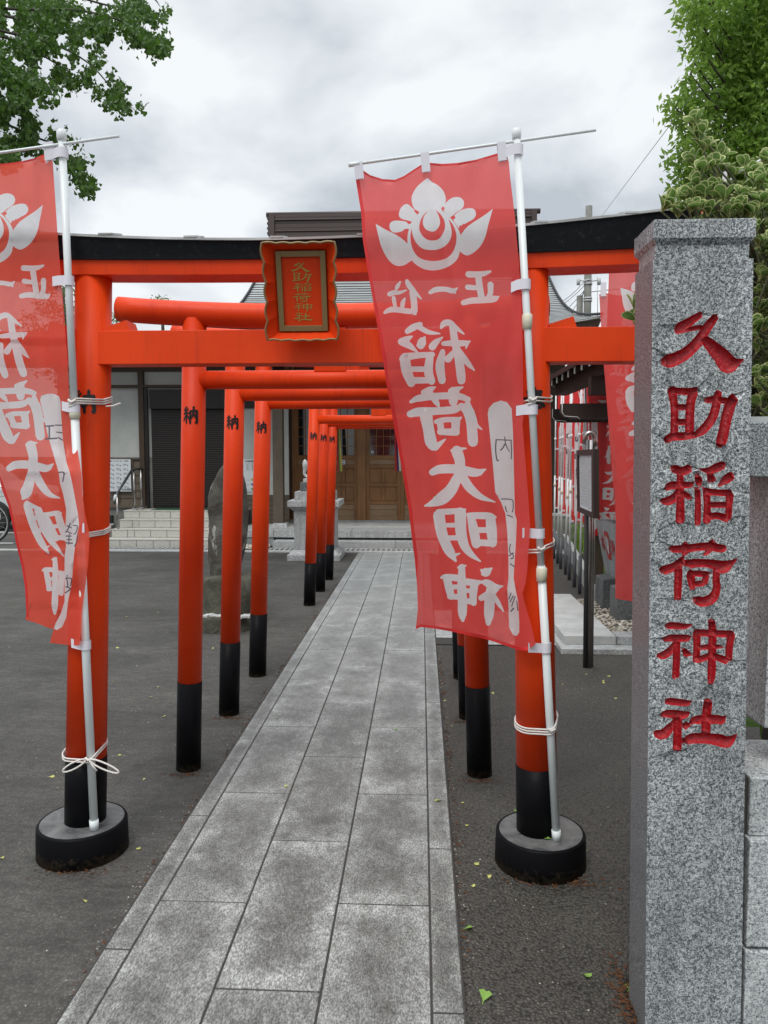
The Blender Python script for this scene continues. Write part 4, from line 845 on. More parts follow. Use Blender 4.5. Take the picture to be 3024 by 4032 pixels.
for (x0, y0, x1, y1) in ((1975, 612, 2040, 600), (2012, 1132, 2075, 1122), (2032, 1618, 2098, 1612), (2057, 2098, 2124, 2100), (2080, 2550, 2148, 2554)):
    z = S(x1, y1, 2.66).z; c = pole_at(bR, tR, z); Yc = depth2(min(x0+5, interp(rxs, y0)), y0)
    mb = MB(); h = 0.017
    pts = [S(x0, y0, Yc-0.003), S(x0, y0, Yc-0.003).lerp(Vector((c.x-0.02, c.y-0.014, z)), 0.7)]+[Vector((c.x+math.cos(a)*0.019, c.y+math.sin(a)*0.019, z-0.001)) for a in np.linspace(math.pi*1.25, math.pi*2.35, 9)]
    vs = []
    for p in pts: vs += [p-Vector((0, 0, h)), p+Vector((0, 0, h))]
    mb.add(vs, [(2*i, 2*i+2, 2*i+3, 2*i+1) for i in range(len(pts)-1)], smooth=True); mb.build('fabric_tab', TAB, nb)

# left banner (partly outside the frame), folded towards its pole at the bottom
bL = G(372, 3262, 0.120); bL.y = 2.695; tL = S(243, 540, 2.64)
nb1 = thing('nobori_banner', 'red banner tied to the left gate pillar, cut by the frame, lower part folded', 'banner', tuple(bL), 0, 'tall red prayer banners')
ppole(bL, tL, S(300, 1650, 2.66).z, nb1, 0); clamp(S(298, 1630, 2.66).z, bL, tL, nb1, 0.0185, 0.035); clamp(tL.z+0.005, bL, tL, nb1, 0.0165, 0.035, WHITE)
cbl0, cbl1 = S(-420, 660, 2.62), S(470, 536, 2.64)
tube_between(nb1, 'crossbar', cbl0, cbl1, 0.0048, WHITE, 10)
corr = [((1940,822),(168,806)),((1850,1003),(90,980)),((1873,838),(110,819)),((1931,1068),(171,1045)),((1964,1168),(196,1160)),((1817,1196),(77,1169)),((1769,1261),(27,1232)),((1817,1504),(95,1478)),((1851,1344),(106,1310)),((1868,1458),(113,1408)),
 ((1862,1753),(160,1731)),((1851,1563),(139,1536)),((1702,1774),(39,1750)),((1768,1677),(75,1652)),((1696,1861),(31,1846)),((1913,1849),(210,1828)),((1669,1992),(90,1967)),((1952,1977),(238,1961)),((1811,1762),(130,1739)),((1783,2213),(183,2182)),((1895,2211),(252,2190)),
 ((1843,2020),(169,2017)),((1952,2025),(240,2009)),((1885,2164),(234,2141)),((1818,2221),(214,2190)),((1823,2450),(216,2424)),((1734,2273),(165,2245)),((1888,2291),(254,2253)),((1705,2027),(99,1985)),
 ((1401,705),(-390,700)),((1497,1344),(-255,1330)),((1428,940),(-340,940)),((1700,850),(-75,840)),((1530,1180),(-215,1170)),((1600,1500),(-130,1480))]
A = [a for a, b in corr]; warp = thin_plate(A, [b[0] for a, b in corr], [b[1] for a, b in corr], 50.0)
def wst(L): return [[(*warp(a, b), c*0.93) for a, b, c in s_] for s_ in L]
FB1 = [(208,636),(175,606),(139,622),(90,634),(36,642),(-30,648),(-100,640),(-190,652),(-280,668),(-350,668),(-390,655),(-392,720),(-360,860),(-320,1000),(-270,1180),(-215,1360),(-160,1540),(-95,1700),(-40,1800),(0,1895),(8,1928),(33,1993),(49,2066),(65,2147),(85,2229),(98,2310),(104,2416),(100,2440),(155,2457),(191,2473),(212,2477),(201,2510),(197,2532),(252,2538),(277,2542),(313,2540),(317,2514),(321,2424),(332,2335),(340,2278),(346,2229),(352,2127),(350,2090),(334,2017),(325,1944),(321,1863),(303,1761),(289,1700),(273,1559),(267,1437),(253,1242),(240,1089),(226,912),(212,700)]
lx1 = [(650,-390),(1000,-320),(1360,-215),(1700,-95),(1895,0),(2066,49),(2229,85),(2416,104),(2600,104)]
rx1 = [(600,208),(700,212),(912,226),(1242,253),(1559,273),(1761,303),(1944,325),(2090,350),(2229,346),(2335,332),(2540,315)]
def depth1(x, y):
    u = (x-interp(lx1, y))/(interp(rx1, y)-interp(lx1, y)); u = min(max(u, -0.05), 1.05); v = (y-620)/1900.0
    back = 0.30*max(0, v-0.42)**1.3/0.58**1.3*(1-u)
    w_ = 0.007*math.sin(7*u+2*v+1.0)*(0.4+0.6*v)-0.022*math.exp(-((u-0.72)/0.12)**2)*max(0, v-0.62)*2.2+0.014*math.exp(-((u-0.52)/0.05)**2)*max(0, v-0.66)*2
    w_ += -0.005*math.exp(-((u-0.86)/0.03)**2)*(1-v)-0.006*math.exp(-((u-(0.66+0.3*(v-0.4)))/0.025)**2)*math.exp(-((v-0.38)/0.12)**2)
    w_ += 0.011*mnoise.noise(Vector((u*2.6-v*1.2, v*3.4, 7.3)))+0.0035*mnoise.noise(Vector((u*9, v*9, 2.0)))
    for vc, am in ((0.38, 0.0022), (0.655, 0.0022), (0.82, 0.0025), (0.93, 0.0022), (0.17, 0.0015)): w_ += am*(1 if (v-vc) > 0 else -1)*math.exp(-abs(v-vc)/0.012)
    fwd_ = 0.060*max(0, min(1, (v-0.60)/0.06))*max(0, min(1, (0.90-v)/0.05))*max(0, min(1, (u-0.62)/0.2))
    return 2.652+back*0.6+w_*1.7-fwd_
cr1 = [(1, 'p', [warp(a/1.659+1000, b/1.659+500) for a, b in p]) for p in CR_W]+[(0, 'p', [warp(a/1.659+1000, b/1.659+500) for a, b in p]) for p in CR_R]
lay1 = cr1+[(1, 's', [smooth_stroke(s_) for s_ in wst(fat(TOPT, 1.12)+fat(LOWT, 0.76))]), (0, 'p', [(262,2100),(330,2000),(360,2000),(360,2560),(195,2560),(214,2470),(240,2400),(262,2300)]), (1, 'p', STRIP1), (2, 's', [smooth_stroke(s_) for s_ in HAND1])]
hl = [(-390,700),(-320,1000),(-215,1360),(-95,1700),(0,1895),(33,1993),(65,2147),(85,2229),(98,2310),(102,2430)]
painted_sheet('cloth', FB1, lay1+[(3, 'p', [(a-8, b) for a, b in hl]+[(a+10, b) for a, b in reversed(hl)]), (3, 'p', [(a, b-12) for a, b in FB1[1:8]]+[(a, b+7) for a, b in reversed(FB1[1:8])])], lambda x, y: S(x, y, depth1(x, y)), [CORA, CWHT, INK, CHEM], nb1, grid=17)
toptab(nb1, 170, 560, 36, 72, 2.64); toptab(nb1, -130, 600, 36, 62, 2.638); toptab(nb1, -396, 632, 36, 56, 2.632)
for (x0, y0, x1, y1) in ((180, 625, 252, 612), (206, 1108, 282, 1108), (243, 1598, 305, 1604), (332, 2078, 345, 2084), (280, 2532, 340, 2542)):
    z = S(x1, y1, 2.66).z; c = pole_at(bL, tL, z); Yc = depth1(min(x0+5, interp(rx1, y0)), y0); mb = MB(); h = 0.0165
    pts = [S(x0, y0, Yc-0.003), S(x0, y0, Yc-0.003).lerp(Vector((c.x-0.02, c.y-0.014, z)), 0.7)]+[Vector((c.x+math.cos(a)*0.019, c.y+math.sin(a)*0.019, z-0.001)) for a in np.linspace(math.pi*1.25, math.pi*2.35, 9)]
    vs = []
    for p in pts: vs += [p-Vector((0, 0, h)), p+Vector((0, 0, h))]
    mb.add(vs, [(2*i, 2*i+2, 2*i+3, 2*i+1) for i in range(len(pts)-1)], smooth=True); mb.build('fabric_tab', TAB, nb1)

# ropes lashing the banner poles to the gate pillars
def lash(label, pxx, pr, poleb, polet, z, turns=2, sp=0.010, bow=False, tail=None, tilt=0.02):
    mb = MB(); c = pole_at(poleb, polet, z)
    for k in range(turns):
        zz_ = z+(k-(turns-1)/2)*sp; pts = []
        # convex loop round pillar circle and pole circle
        pr_ = pr+0.0035; a_p = Vector((pxx, GY, 0)); a_q = Vector((c.x, c.y, 0)); dv_ = a_q-a_p; base = math.atan2(dv_.y, dv_.x)
        th = math.acos(max(-1, min(1, (pr_-0.018)/max(dv_.length, 0.03))))
        for i in range(25):
            an = base+th+(2*math.pi-2*th)*i/24; pts.append(Vector((a_p.x+math.cos(an)*pr_, a_p.y+math.sin(an)*pr_, zz_+tilt*math.sin(an+0.8))))
        for i in range(7):
            an = base-th+2*th*i/6; pts.append(Vector((a_q.x+math.cos(an)*0.018, a_q.y+math.sin(an)*0.018, zz_+tilt*math.sin(an+0.8)*0.5)))
        pts.append(pts[0]); mb.tube(pts, 0.0032, 6)
    q = Vector((c.x, c.y-0.020, z))
    mb.tube([q+Vector((-0.012, 0, 0.006)), q+Vector((0.0, -0.003, -0.004)), q+Vector((0.014, 0, 0.004))], 0.0045, 6)
    if bow:
        for sx, sz in ((-1, 0.75), (1, 1.0)):
            L = []
            for i in range(15):
                a = 2*math.pi*i/14; L.append(q+Vector((sx*(0.055-0.055*math.cos(a))*sz+0.008*sx, -0.006-0.01*math.sin(a/2), -0.022*(1-math.cos(a))*0.9+0.013*math.sin(a))))
            mb.tube(L, 0.0032, 6)
        mb.tube([q, q+Vector((0.02, -0.012, -0.02)), q+Vector((0.035, -0.012, -0.038))], 0.0032, 6)
    if tail: mb.tube([Vector(tail[0]), (Vector(tail[0])+Vector(tail[1]))/2+Vector((0, 0, -0.004)), Vector(tail[1])], 0.0032, 6)
    return tag(mb.build('rope', ROPE), label, 'rope', 'white ropes tying banner poles to the gate')
def pxL(z): return -1.277+0.097*z/2.17
def pxR(z): return 0.437-0.059*z/2.17
zt_ = S(400, 1590, GY).z
lash('white rope round the left gate pillar at the painted character, one loose end sticking out', pxL(zt_), 0.0665, bL, tL, zt_, 3, 0.008, tail=(S(418, 1600, 2.72), S(474, 1588, 2.70)))
lash('white rope round the left gate pillar beside the folded banner edge', pxL(1.2), 0.069, bL, tL, S(390, 2100, GY).z, 3, 0.007)
lash('white rope tied in a bow on the black foot of the left gate pillar', pxL(0.26), 0.0755, bL, tL, S(370, 2985, 2.68).z, 2, 0.010, bow=True)
lash('grey white rope round the right gate pillar at its painted character', pxR(1.66), 0.0665, bR, tR, S(2120, 1577, 2.7).z, 2, 0.012)
lash('white rope round the right gate pillar above the lower pole clamp', pxR(1.17), 0.069, bR, tR, S(2130, 2157, 2.68).z, 2, 0.010)
lash('white rope round the right gate pillar just above the black paint', pxR(0.48), 0.073, bR, tR, S(2150, 2870, 2.68).z, 3, 0.009)

# ------------------------------------------------------------------ banner copies for the rest (rectified print)
def uvr(x, y):
    u = (x-interp(lxs, y))/(interp(rxs, y)-interp(lxs, y)); v = (y-(640-(u*0)))/(2500-640+u*70); return (1-u, v)      # mirrored back to reading order
def rect(L): return [[(*uvr(a, b), c) for a, b, c in s_] for s_ in L]
FULL = [[tuple(map(float, q)) for q in s_] for s_ in SMT]
RW = [[uvr(a/1.659+1000, b/1.659+500) for a, b in p] for p in CR_W]; RR = [[uvr(a/1.659+1000, b/1.659+500) for a, b in p] for p in CR_R]
RT = [outline(s_) for s_ in SMT]; RT = [[uvr(a, b) for a, b in p] for p in RT]
RS = [(0.045,0.36),(0.05,0.33),(0.075,0.31),(0.115,0.305),(0.15,0.315),(0.175,0.34),(0.18,0.4),(0.18,0.9),(0.17,0.945),(0.14,0.965),(0.1,0.965),(0.065,0.95),(0.05,0.92)]
def banner_cloth(fn, mats, parent, hand=(), grid=0.045, name='cloth', flip=False):
    fl = (lambda p: [(1-a, b) for a, b in p]) if flip else (lambda p: list(p))
    sc_ = lambda p: [(a*53, b*176) for a, b in fl(p)]
    lay = [(1, 'p', sc_(p)) for p in RW]+[(0, 'p', sc_(p)) for p in RR]+[(1, 'p', sc_(p)) for p in RT]+[(1, 'p', sc_(RS))]
    for hs in hand: lay.append((2, 's', [smooth_stroke([((1-a if flip else a)*53, b*176, 0.35) for a, b in hs], 4)]))
    bdr = sc_([(0, 0), (1, 0), (1, 1), (0, 1)])
    return painted_sheet(name, bdr, lay, lambda x, y: fn(x/53, y/176), mats, parent, grid=grid*53)
HN = {'sugi': [[(0.075,.41),(0.13,.41)],[(0.1,.395),(0.1,.435)],[(0.1,.412),(0.075,.43)],[(0.14,.40),(0.155,.41)],[(0.08,.52),(0.15,.52)],[(0.085,.52),(0.075,.56)],[(0.1,.535),(0.14,.535)],[(0.1,.55),(0.14,.55)],[(0.12,.55),(0.12,.57)],[(0.08,.64),(0.15,.64)],[(0.115,.625),(0.115,.66)],[(0.085,.66),(0.145,.66)],[(0.09,.67),(0.09,.70)],[(0.14,.67),(0.14,.70)]],
      'yama': [[(0.115,.40),(0.115,.435)],[(0.08,.41),(0.08,.435),(0.15,.435),(0.15,.41)],[(0.07,.53),(0.07,.555),(0.1,.555)],[(0.085,.52),(0.085,.555)],[(0.12,.52),(0.155,.52)],[(0.115,.54),(0.155,.54)],[(0.08,.64),(0.15,.64)],[(0.115,.62),(0.115,.70)],[(0.085,.665),(0.145,.665)]],
      'ao': [[(0.08,.41),(0.15,.41)],[(0.115,.395),(0.115,.43)],[(0.08,.43),(0.15,.43)],[(0.09,.44),(0.09,.47)],[(0.14,.44),(0.14,.47)],[(0.09,.455),(0.14,.455)],[(0.1,.56),(0.14,.55)]]}
CREDV = cloth('deep_red_banner_cloth', (0.85, 0.045, 0.045), 0.04)

pos = [(2306, 2377), (2282, 2339), (2261, 2312), (2241, 2284), (2226, 2262), (2207, 2240), (2195, 2219), (2181, 2200)]
lbl = ['nearest banner of the row behind the torii, standing right beside the notice board', 'second banner from the near end of the row behind the torii', 'third banner of the row, handwritten name strip showing left of the notice board', 'fourth banner of the far row, its white pole rising from a grey pipe',
       'fifth banner of the far row with a handwritten name strip on white', 'sixth banner of the far row, mostly covered by its neighbour', 'seventh banner of the far row close to the right gate pillar', 'farthest banner of the row, partly behind the right gate pillar']
row_b = []
for i, (px_, py_) in enumerate(pos):
    g = G(px_, py_); o = thing('nobori_banner', lbl[i], 'banner', (0, 0, 0), 0, 'tall red prayer banners')
    lean = 0.0 if i % 2 else 0.03
    topz = 2.50+0.03*(i % 3)
    b_ = Vector((g.x, g.y, 0.36)); t_ = Vector((g.x+[-0.05, 0.02, 0.045, -0.01, 0.03, 0.0, 0.02, -0.01][i], g.y, topz))
    tube_between(o, 'lower_tube', b_, pole_at(b_, t_, 1.2), 0.0125, WHITE, 10); tube_between(o, 'upper_tube', pole_at(b_, t_, 1.2), t_, 0.0100, WHITE, 10)
    clamp(0.98+0.03*i % 0.12, b_, t_, o, 0.0185, 0.045); clamp(1.72, b_, t_, o, 0.017, 0.035, WHITE)
    yaw = [0.12, 0.5, 0.15, 0.6, 0.2, 0.5, 0.3, 0.35][i]; dx, dy = math.cos(yaw), math.sin(yaw)
    if i < 3: tube_between(o, 'crossbar', t_-Vector((dx*0.26, dy*0.26, -0.02)), t_+Vector((dx*0.58, dy*0.58, -0.02)), 0.0045, WHITE, 8)
    ph = rnd.random()*6; sw = [0.0, 0.1, 0.05, 0.22, 0.05, 0.2, 0.1, 0.1][i]
    def fn(u, v, t_=t_, b_=b_, dx=dx, dy=dy, ph=ph, sw=sw):
        z = t_.z-0.09-1.72*v; c = pole_at(b_, t_, z); wv = 0.022*math.sin(6*u+2*v+ph)*(0.3+v)*u+0.018*mnoise.noise(Vector((u*3+ph, v*3, ph)))
        uu = (0.03+0.50*u)*(1-0.25*sw*v); return Vector((c.x+dx*uu-dy*wv, c.y+dy*uu+dx*wv-sw*v*u*0.5, z+0.02*math.sin(3*u)*(1-v)))
    banner_cloth(fn, [CREDV, CWHT, INK], o, HN[['sugi', 'ao', 'sugi', 'yama', 'ao', 'yama', 'ao', 'ao'][i]], grid=0.05)
    for v in (0.01, 0.25, 0.5, 0.75, 0.99):
        z = t_.z-0.09-1.72*v; c = pole_at(b_, t_, z); m_ = MB(); m_.box((c.x+dx*0.02, c.y+dy*0.02-0.0, z), (0.048, 0.032, 0.022), rz=yaw); m_.build('fabric_tab', TAB, o)
    pp = MB(); pp.tube([(g.x, g.y, -0.01), (g.x, g.y, 0.405+0.01*(i % 2))], 0.0205, 16)
    tag(pp.build('banner_socket_pipe', PIPE), ['grey plastic socket pipe nearest the notice board post', 'second grey socket pipe counting from the notice board', 'third grey socket pipe of the far banner row', 'fourth grey socket pipe of the far banner row', 'fifth grey socket pipe, halfway down the banner row', 'sixth grey socket pipe of the banner row', 'seventh grey socket pipe near the right gate pillar edge', 'farthest grey socket pipe seen beside the right gate pillar'][i], 'pipe', 'grey pipes holding the banner poles')
    row_b.append(o)
# two banners close behind the carved pillar
def side_banner(label, Y, X0, X1, zt_, zb_, swing, mats, name_y=0.0, ph=0.0, leftcurve=None, hand=(), slope=0.03):
    o = thing('nobori_banner', label, 'banner', (0, 0, 0), 0, 'tall red prayer banners')
    b_ = Vector((X1+0.03, Y, 0.02)); t_ = Vector((X1+0.01, Y, zt_+0.10)); ppole(b_, t_, 1.2, o, 0); clamp(1.2, b_, t_, o)
    tube_between(o, 'crossbar', Vector((X0-0.05, Y, zt_+0.02-slope*0.1)), Vector((X1+0.3, Y, zt_+0.05+slope*1.55)), 0.0048, WHITE, 8)
    def fn(u, v):
        x0 = X0+leftcurve(v); x = x0+(X1-x0)*u; z = zt_+slope*u*(1-v)+(zb_-zt_)*v-0.05*u*v-0.02*math.sin(u*6.28)**2*(1-v)
        wv = 0.03*math.sin(9*u+2.5*v+ph)*(0.35+0.65*v)+0.018*math.sin(26*u+3*v+ph)*math.exp(-u*3)+0.02*mnoise.noise(Vector((u*4+ph, v*3, ph)))-0.05*math.exp(-((u-0.12-0.10*v)/0.06)**2)*v
        return Vector((x, Y-0.02+wv+swing*v*(1-u), z))
    banner_cloth(fn, mats, o, hand, grid=0.04, flip=True)
    for u in (0.04, 0.5, 0.96):
        p = fn(u, 0); m_ = MB(); m_.box((p.x, p.y-0.004, p.z+0.025), (0.034, 0.014, 0.09)); m_.build('fabric_tab', TAB, o)
    return o
xa = S(2392, 1300, 3.44).x
side_banner('red banner hanging just behind the left edge of the carved stone pillar', 3.44, xa, xa+0.50, 2.40, 0.86, 0.02, [CRED, CWHT, INK], slope=0.25, leftcurve=lambda v: float(np.interp(v, [0, .25, .45, .58, 1], [0, 0, .022, .055, .06])), ph=0.6)
xb = S(2358, 1250, 5.2).x
side_banner('pink red banner with a white corner tab, its upper corner over the pavilion roof', 5.2, xb, xb+0.53, 2.55, 0.9, 0.1, [CRED, CWHT, INK], leftcurve=lambda v: 0.16*v, ph=2.2)

# ------------------------------------------------------------------ shrine: tiled steps and left wing
st = thing('tiled_steps', 'four beige tiled steps with a steel handrail leading up to the dark shutter', 'steps', (-4.2, 12.6, 0))
SH = [0.128, 0.262, 0.397, 0.532]; SY = [12.20, 12.50, 12.80, 13.10]; SX = [-5.10, -5.14, -5.17, -5.18]
SXl = [S(416, 2126, 12.20).x-0.04, S(439, 2086, 12.50).x, S(471, 2047, 12.80).x, S(487, 2007, 13.10).x]; XR = -3.05
for i in range(4):
    z0 = SH[i-1] if i else -0.01; m_ = MB(); m_.b2(SXl[i]+0.004, XR, SY[i]+0.006, 13.75, (z0 if i else -0.01)-0.002, SH[i]-0.012); m_.build('step_core', JOINT, st)
    ln = 0.275; off = (0.0, 0.11, 0.06, 0.0)[i]; x = SXl[i]
    k = 0
    while x < XR:
        x1 = min(SXl[i]+off+ln*k + (ln if off == 0 else 0), XR) if k or off == 0 else SXl[i]+off+0.16
        x1 = max(x1, x+0.05); m_ = MB(); m_.b2(x+0.0045, x1-0.0045, SY[i]-0.004, SY[i]+0.010, z0+0.006, SH[i]-0.014); m_.build('riser_tile', TILE, st); x = x1; k += 1
    x = SXl[i]-0.006; k = 0
    while x < XR:
        x1 = min(x+0.30, XR); m_ = MB(); m_.b2(x+0.0015, x1-0.0015, SY[i]-0.010, SY[i]+0.302 if i < 3 else 13.62, SH[i]-0.012, SH[i]); m_.build('tread_tile', CONCL if False else TILE, st); x = x1
m_ = MB(); m_.b2(-4.72, -3.1, 13.22, 13.60, SH[3], SH[3]+0.008); tag(m_.build('entrance_mat', GREENMAT), 'green mat on the top landing in front of the dark shutter', 'mat')
hr = thing('handrail', 'dark steel stair handrail with a white taped lower end on the tiled steps', 'handrail', (-5.0, 12.9, 0))
hp = [S(452, 1985, 12.42), S(454, 1962, 12.42), S(462, 1942, 12.48), S(518, 1852, 13.10), S(530, 1848, 13.25), S(560, 1847, 13.60)]
m_ = MB(); m_.tube(hp, 0.021, 12); m_.build('rail', DSTEEL, hr)
m_ = MB(); m_.tube([S(451, 1972, 12.42), S(453, 1960, 12.42), S(457, 1950, 12.44)], 0.026, 10); m_.build('white_tape', PAPER, hr)
for (x, yt_, yb_, Y) in ((466, 1946, 2117, 12.55), (531, 1852, 2003, 13.2), (558, 1850, 1998, 13.42)):
    a = S(x, yb_, Y); t_ = S(x-3, yt_, Y); zb = SH[1] if Y < 12.7 else SH[3]; zb = SH[0] if Y < 12.6 else zb
    m_ = MB(); m_.tube([(a.x, Y, zb), (a.x, Y, t_.z)], 0.020, 12); p_ = m_.build('post', STEEL, hr)
    m_ = MB(); m_.lathe([(0.05, 0), (0.05, 0.012), (0.025, 0.016)], (a.x, Y, zb), 16); m_.build('base_flange', STEEL, p_)
    for k in range(4):
        m_ = MB(); an = k*1.57+0.78; m_.lathe([(0.007, 0.0), (0.007, 0.022)], (a.x+math.cos(an)*0.038, Y+math.sin(an)*0.038, zb+0.012), 6); m_.build('bolt', PAPER, p_)
wy = 13.65
wg = thing('shrine_office_wing', 'white plastered wing with dark timber frame and closed dark shutter left of the shrine hall', 'building', (-4.8, 14.5, 0))
def W(x, y): p = S(x, y, wy); return p.x, p.z
def wb(nm, x0, x1, y0, y1, d0, d1, m, par=wg, **k):   # photo px rectangle on wall plane, protruding d0..d1 towards viewer
    a = W(x0, y1); b = W(x1, y0); m_ = MB(); m_.b2(a[0], b[0], wy-d1, wy-d0, a[1], b[1]); return m_.build(nm, m, par, **k)
XL = -6.55; xr_ = -2.75
m_ = MB(); m_.b2(XL, xr_, wy, wy+3.2, 0, W(400, 1800)[1]); m_.build('foundation', CONC, wg)
m_ = MB(); m_.b2(XL, xr_, wy+0.02, wy+3.2, W(400, 1808)[1], 3.25); m_.build('plaster_wall', PLAST, wg)
z0_, z1_ = W(500, 1990)[1], W(500, 1812)[1]
m_ = MB(); m_.b2(XL, -4.93, wy-0.02, wy, 0, z0_-0.04); m_.build('foundation_face', CONC, wg)
m_ = MB(); m_.b2(XL, -4.93, wy-0.06, wy, z0_-0.04, z0_); m_.build('sill', WOODG, wg)
nb_ = 6
for k in range(nb_):   # horizontal weatherboards
    za = z0_+(z1_-z0_)*k/nb_; zb2 = z0_+(z1_-z0_)*(k+1)/nb_
    m_ = MB(); m_.prism([(wy-0.028, za+0.001), (wy-0.004, za+0.001), (wy-0.004, zb2), (wy-0.012, zb2)], lambda a, b, d: (d, a, b), XL, -4.98); m_.build('weatherboard', WOODG, wg)
for k in range(7):
    x = -6.5+k*0.26; m_ = MB(); m_.b2(x, x+0.025, wy-0.045, wy-0.029, z0_, z1_); m_.build('batten', WOODG, wg)
m_ = MB(); m_.b2(XL, -4.96, wy-0.035, wy, z1_, z1_+0.03); m_.build('rail', WOODD, wg)
xs_ = W(552, 1700)[0]; xe_ = W(572, 1700)[0]
m_ = MB(); m_.b2(xs_, xe_, wy-0.07, wy+0.02, z0_-0.02, 2.96); m_.build('post', WOODD, wg)
m_ = MB(); m_.b2(xe_, W(585, 1700)[0], wy-0.05, wy+0.02, SH[3], W(600, 1530)[1]); m_.build('shutter_track', SHUT, wg)
m_ = MB(); m_.b2(XL, xr_, wy-0.075, wy+0.02, W(500, 1527)[1], W(500, 1517)[1]); m_.build('beam', WOODD, wg)
m_ = MB(); m_.b2(XL, xr_, wy-0.078, wy+0.02, W(500, 1464)[1], W(500, 1430)[1]); m_.build('beam', WOODD, wg)
m_ = MB(); m_.b2(xs_+0.002, xe_-0.002, wy-0.079, wy+0.02, 2.90, 3.2); m_.build('post_head', WOODD, wg)
shz = W(600, 1535)[1]; m_ = MB(); m_.b2(xe_+0.12, xr_, wy-0.10, wy+0.02, shz-0.34, shz); m_.build('shutter_box', SHUT, wg)
sh_ = MB(); sh_.b2(xe_+0.12, xr_-0.1, wy-0.02, wy+0.0, SH[3], shz-0.34); sh_ = sh_.build('shutter', SHUT, wg)
z = SH[3]+0.06; 
while z < shz-0.36:
    m_ = MB(); m_.prism([(wy-0.02, z), (wy-0.034, z+0.004), (wy-0.030, z+0.026), (wy-0.02, z+0.030)], lambda a, b, d: (d, a, b), xe_+0.13, xr_-0.1); m_.build('slat', SHUT, sh_); z += 0.0385
m_ = MB(); a = W(420, 2060); b = W(448, 2028); m_.b2(a[0]-0.1, b[0], wy-0.04, wy-0.021, a[1], b[1]); vg = m_.build('vent_grille', INKB, wg)
for k in range(9):
    m_ = MB(); x = a[0]-0.09+k*0.025; m_.b2(x, x+0.008, wy-0.055, wy-0.04, a[1], b[1]); m_.build('vent_bar', DSTEEL, vg)
m_ = MB(); m_.b2(a[0]-0.12, b[0]+0.02, wy-0.07, wy-0.021, a[1]-0.03, a[1]); m_.build('vent_sill', CONCL, wg)
# office eaves and low roof
m_ = MB(); m_.prism([(12.9, 3.16), (12.9, 3.24), (15.0, 3.62), (17.2, 3.24), (17.2, 3.16), (15.0, 3.50)], lambda a, b, d: (d, a, b), XL-0.5, xr_); m_.build('roof', RIDGE, wg)
for k in range(14):
    x = XL-0.35+k*0.3; m_ = MB(); m_.prism([(12.95, 3.10), (12.95, 3.158), (14.2, 3.37), (14.2, 3.30)], lambda a, b, d: (d, a, b), x, x+0.05); m_.build('rafter', WOODD, wg)
# posters
def txt(s_, size, loc, m, par, bold=0.0, rot=(R(90), 0, 0), align='LEFT', name='printed_text'):
    cu = bpy.data.curves.new('t', 'FONT'); cu.body = s_; cu.size = size; cu.offset = bold*size; cu.resolution_u = 2; cu.align_x = align
    ob = bpy.data.objects.new('t', cu); col.objects.link(ob); bpy.context.view_layer.update()
    me = bpy.data.meshes.new_from_object(ob.evaluated_get(bpy.context.evaluated_depsgraph_get())); bpy.data.objects.remove(ob); me.materials.clear(); me.materials.append(m)
    o = bpy.data.objects.new(name, me); col.objects.link(o); o.location = loc; o.rotation_euler = rot
    if par is not None: o.parent = par; o.matrix_parent_inverse = Matrix.Translation(-par.location)
    return o
p0 = W(432, 1934); p1 = W(520, 1808)
po = thing('notice_poster', 'white poster of small notices reading 24 at its corner, beside the handrail', 'poster', (p0[0], wy-0.07, p0[1]))
m_ = MB(); m_.b2(p0[0], p1[0], wy-0.075, wy-0.068, p0[1], p1[1]); m_.build('sheet', PAPER, po)
W_, H_ = p1[0]-p0[0], p1[1]-p0[1]
txt('出店・キッチンカー ご案内', 0.030, (p0[0]+0.02, wy-0.0765, p1[1]-0.045), INKB, po, 0.02); txt('24日出店', 0.042, (p1[0]-0.175, wy-0.0765, p0[1]+0.018), INKB, po, 0.03)
for r_ in range(6):
    for c_ in range(3):
        x = p0[0]+0.03+c_*W_*0.31; z = p1[1]-0.085-r_*H_*0.138
        for k in range(4): m_ = MB(); m_.b2(x, x+0.03+rnd.random()*0.05, wy-0.0765, wy-0.0755, z-k*0.009-0.002, z-k*0.009+0.0015); m_.build('small_print', FAINT, po)
        m_ = MB(); m_.lathe([(0.011, 0), (0.011, 0.001)], (0, 0, 0), 12); q = m_.build('round_picture', (WOODO, INKB, PIPE)[(r_+c_) % 3], po); q.matrix_parent_inverse = Matrix.Identity(4); q.location = (x+0.075-po.location.x, wy-0.0765-po.location.y, z-0.03-po.location.z); q.rotation_euler = (R(90), 0, 0)
p0 = W(968, 1934); p1 = W(1030, 1808)
wy2 = wy-0.0
po2 = thing('shrine_charm_poster', 'white poster with fox mask pictures hanging between the second and third torii pillars', 'poster', (p0[0], wy-0.07, p0[1]))
m_ = MB(); m_.b2(p0[0]-0.02, p1[0], wy-0.075, wy-0.068, p0[1], p1[1]); m_.build('sheet', PAPER, po2)
txt('久助稲荷神社', 0.035, (p0[0]+0.01, wy-0.0765, p1[1]-0.05), INKB, po2, 0.03)
cols = [mat('mask_yellow', (0.45, 0.33, 0.06)), mat('mask_violet', (0.16, 0.10, 0.30)), mat('mask_green', (0.08, 0.24, 0.08))]
for k in range(3):
    z = p0[1]+0.21-k*0.085; x = W(997, 1900)[0]; m_ = MB()
    m_.prism([(-0.022, 0.03), (-0.012, 0.018), (0.012, 0.018), (0.022, 0.03), (0.020, -0.005), (0, -0.032), (-0.020, -0.005)], lambda a, b, d: (x+a, d, z+b), wy-0.0765, wy-0.0755); m_.build('fox_mask_picture', cols[k], po2)
    for j in range(2): m_ = MB(); m_.b2(x-0.11, x-0.04, wy-0.0765, wy-0.0755, z-j*0.014, z-j*0.014+0.003); m_.build('small_print', FAINT, po2)
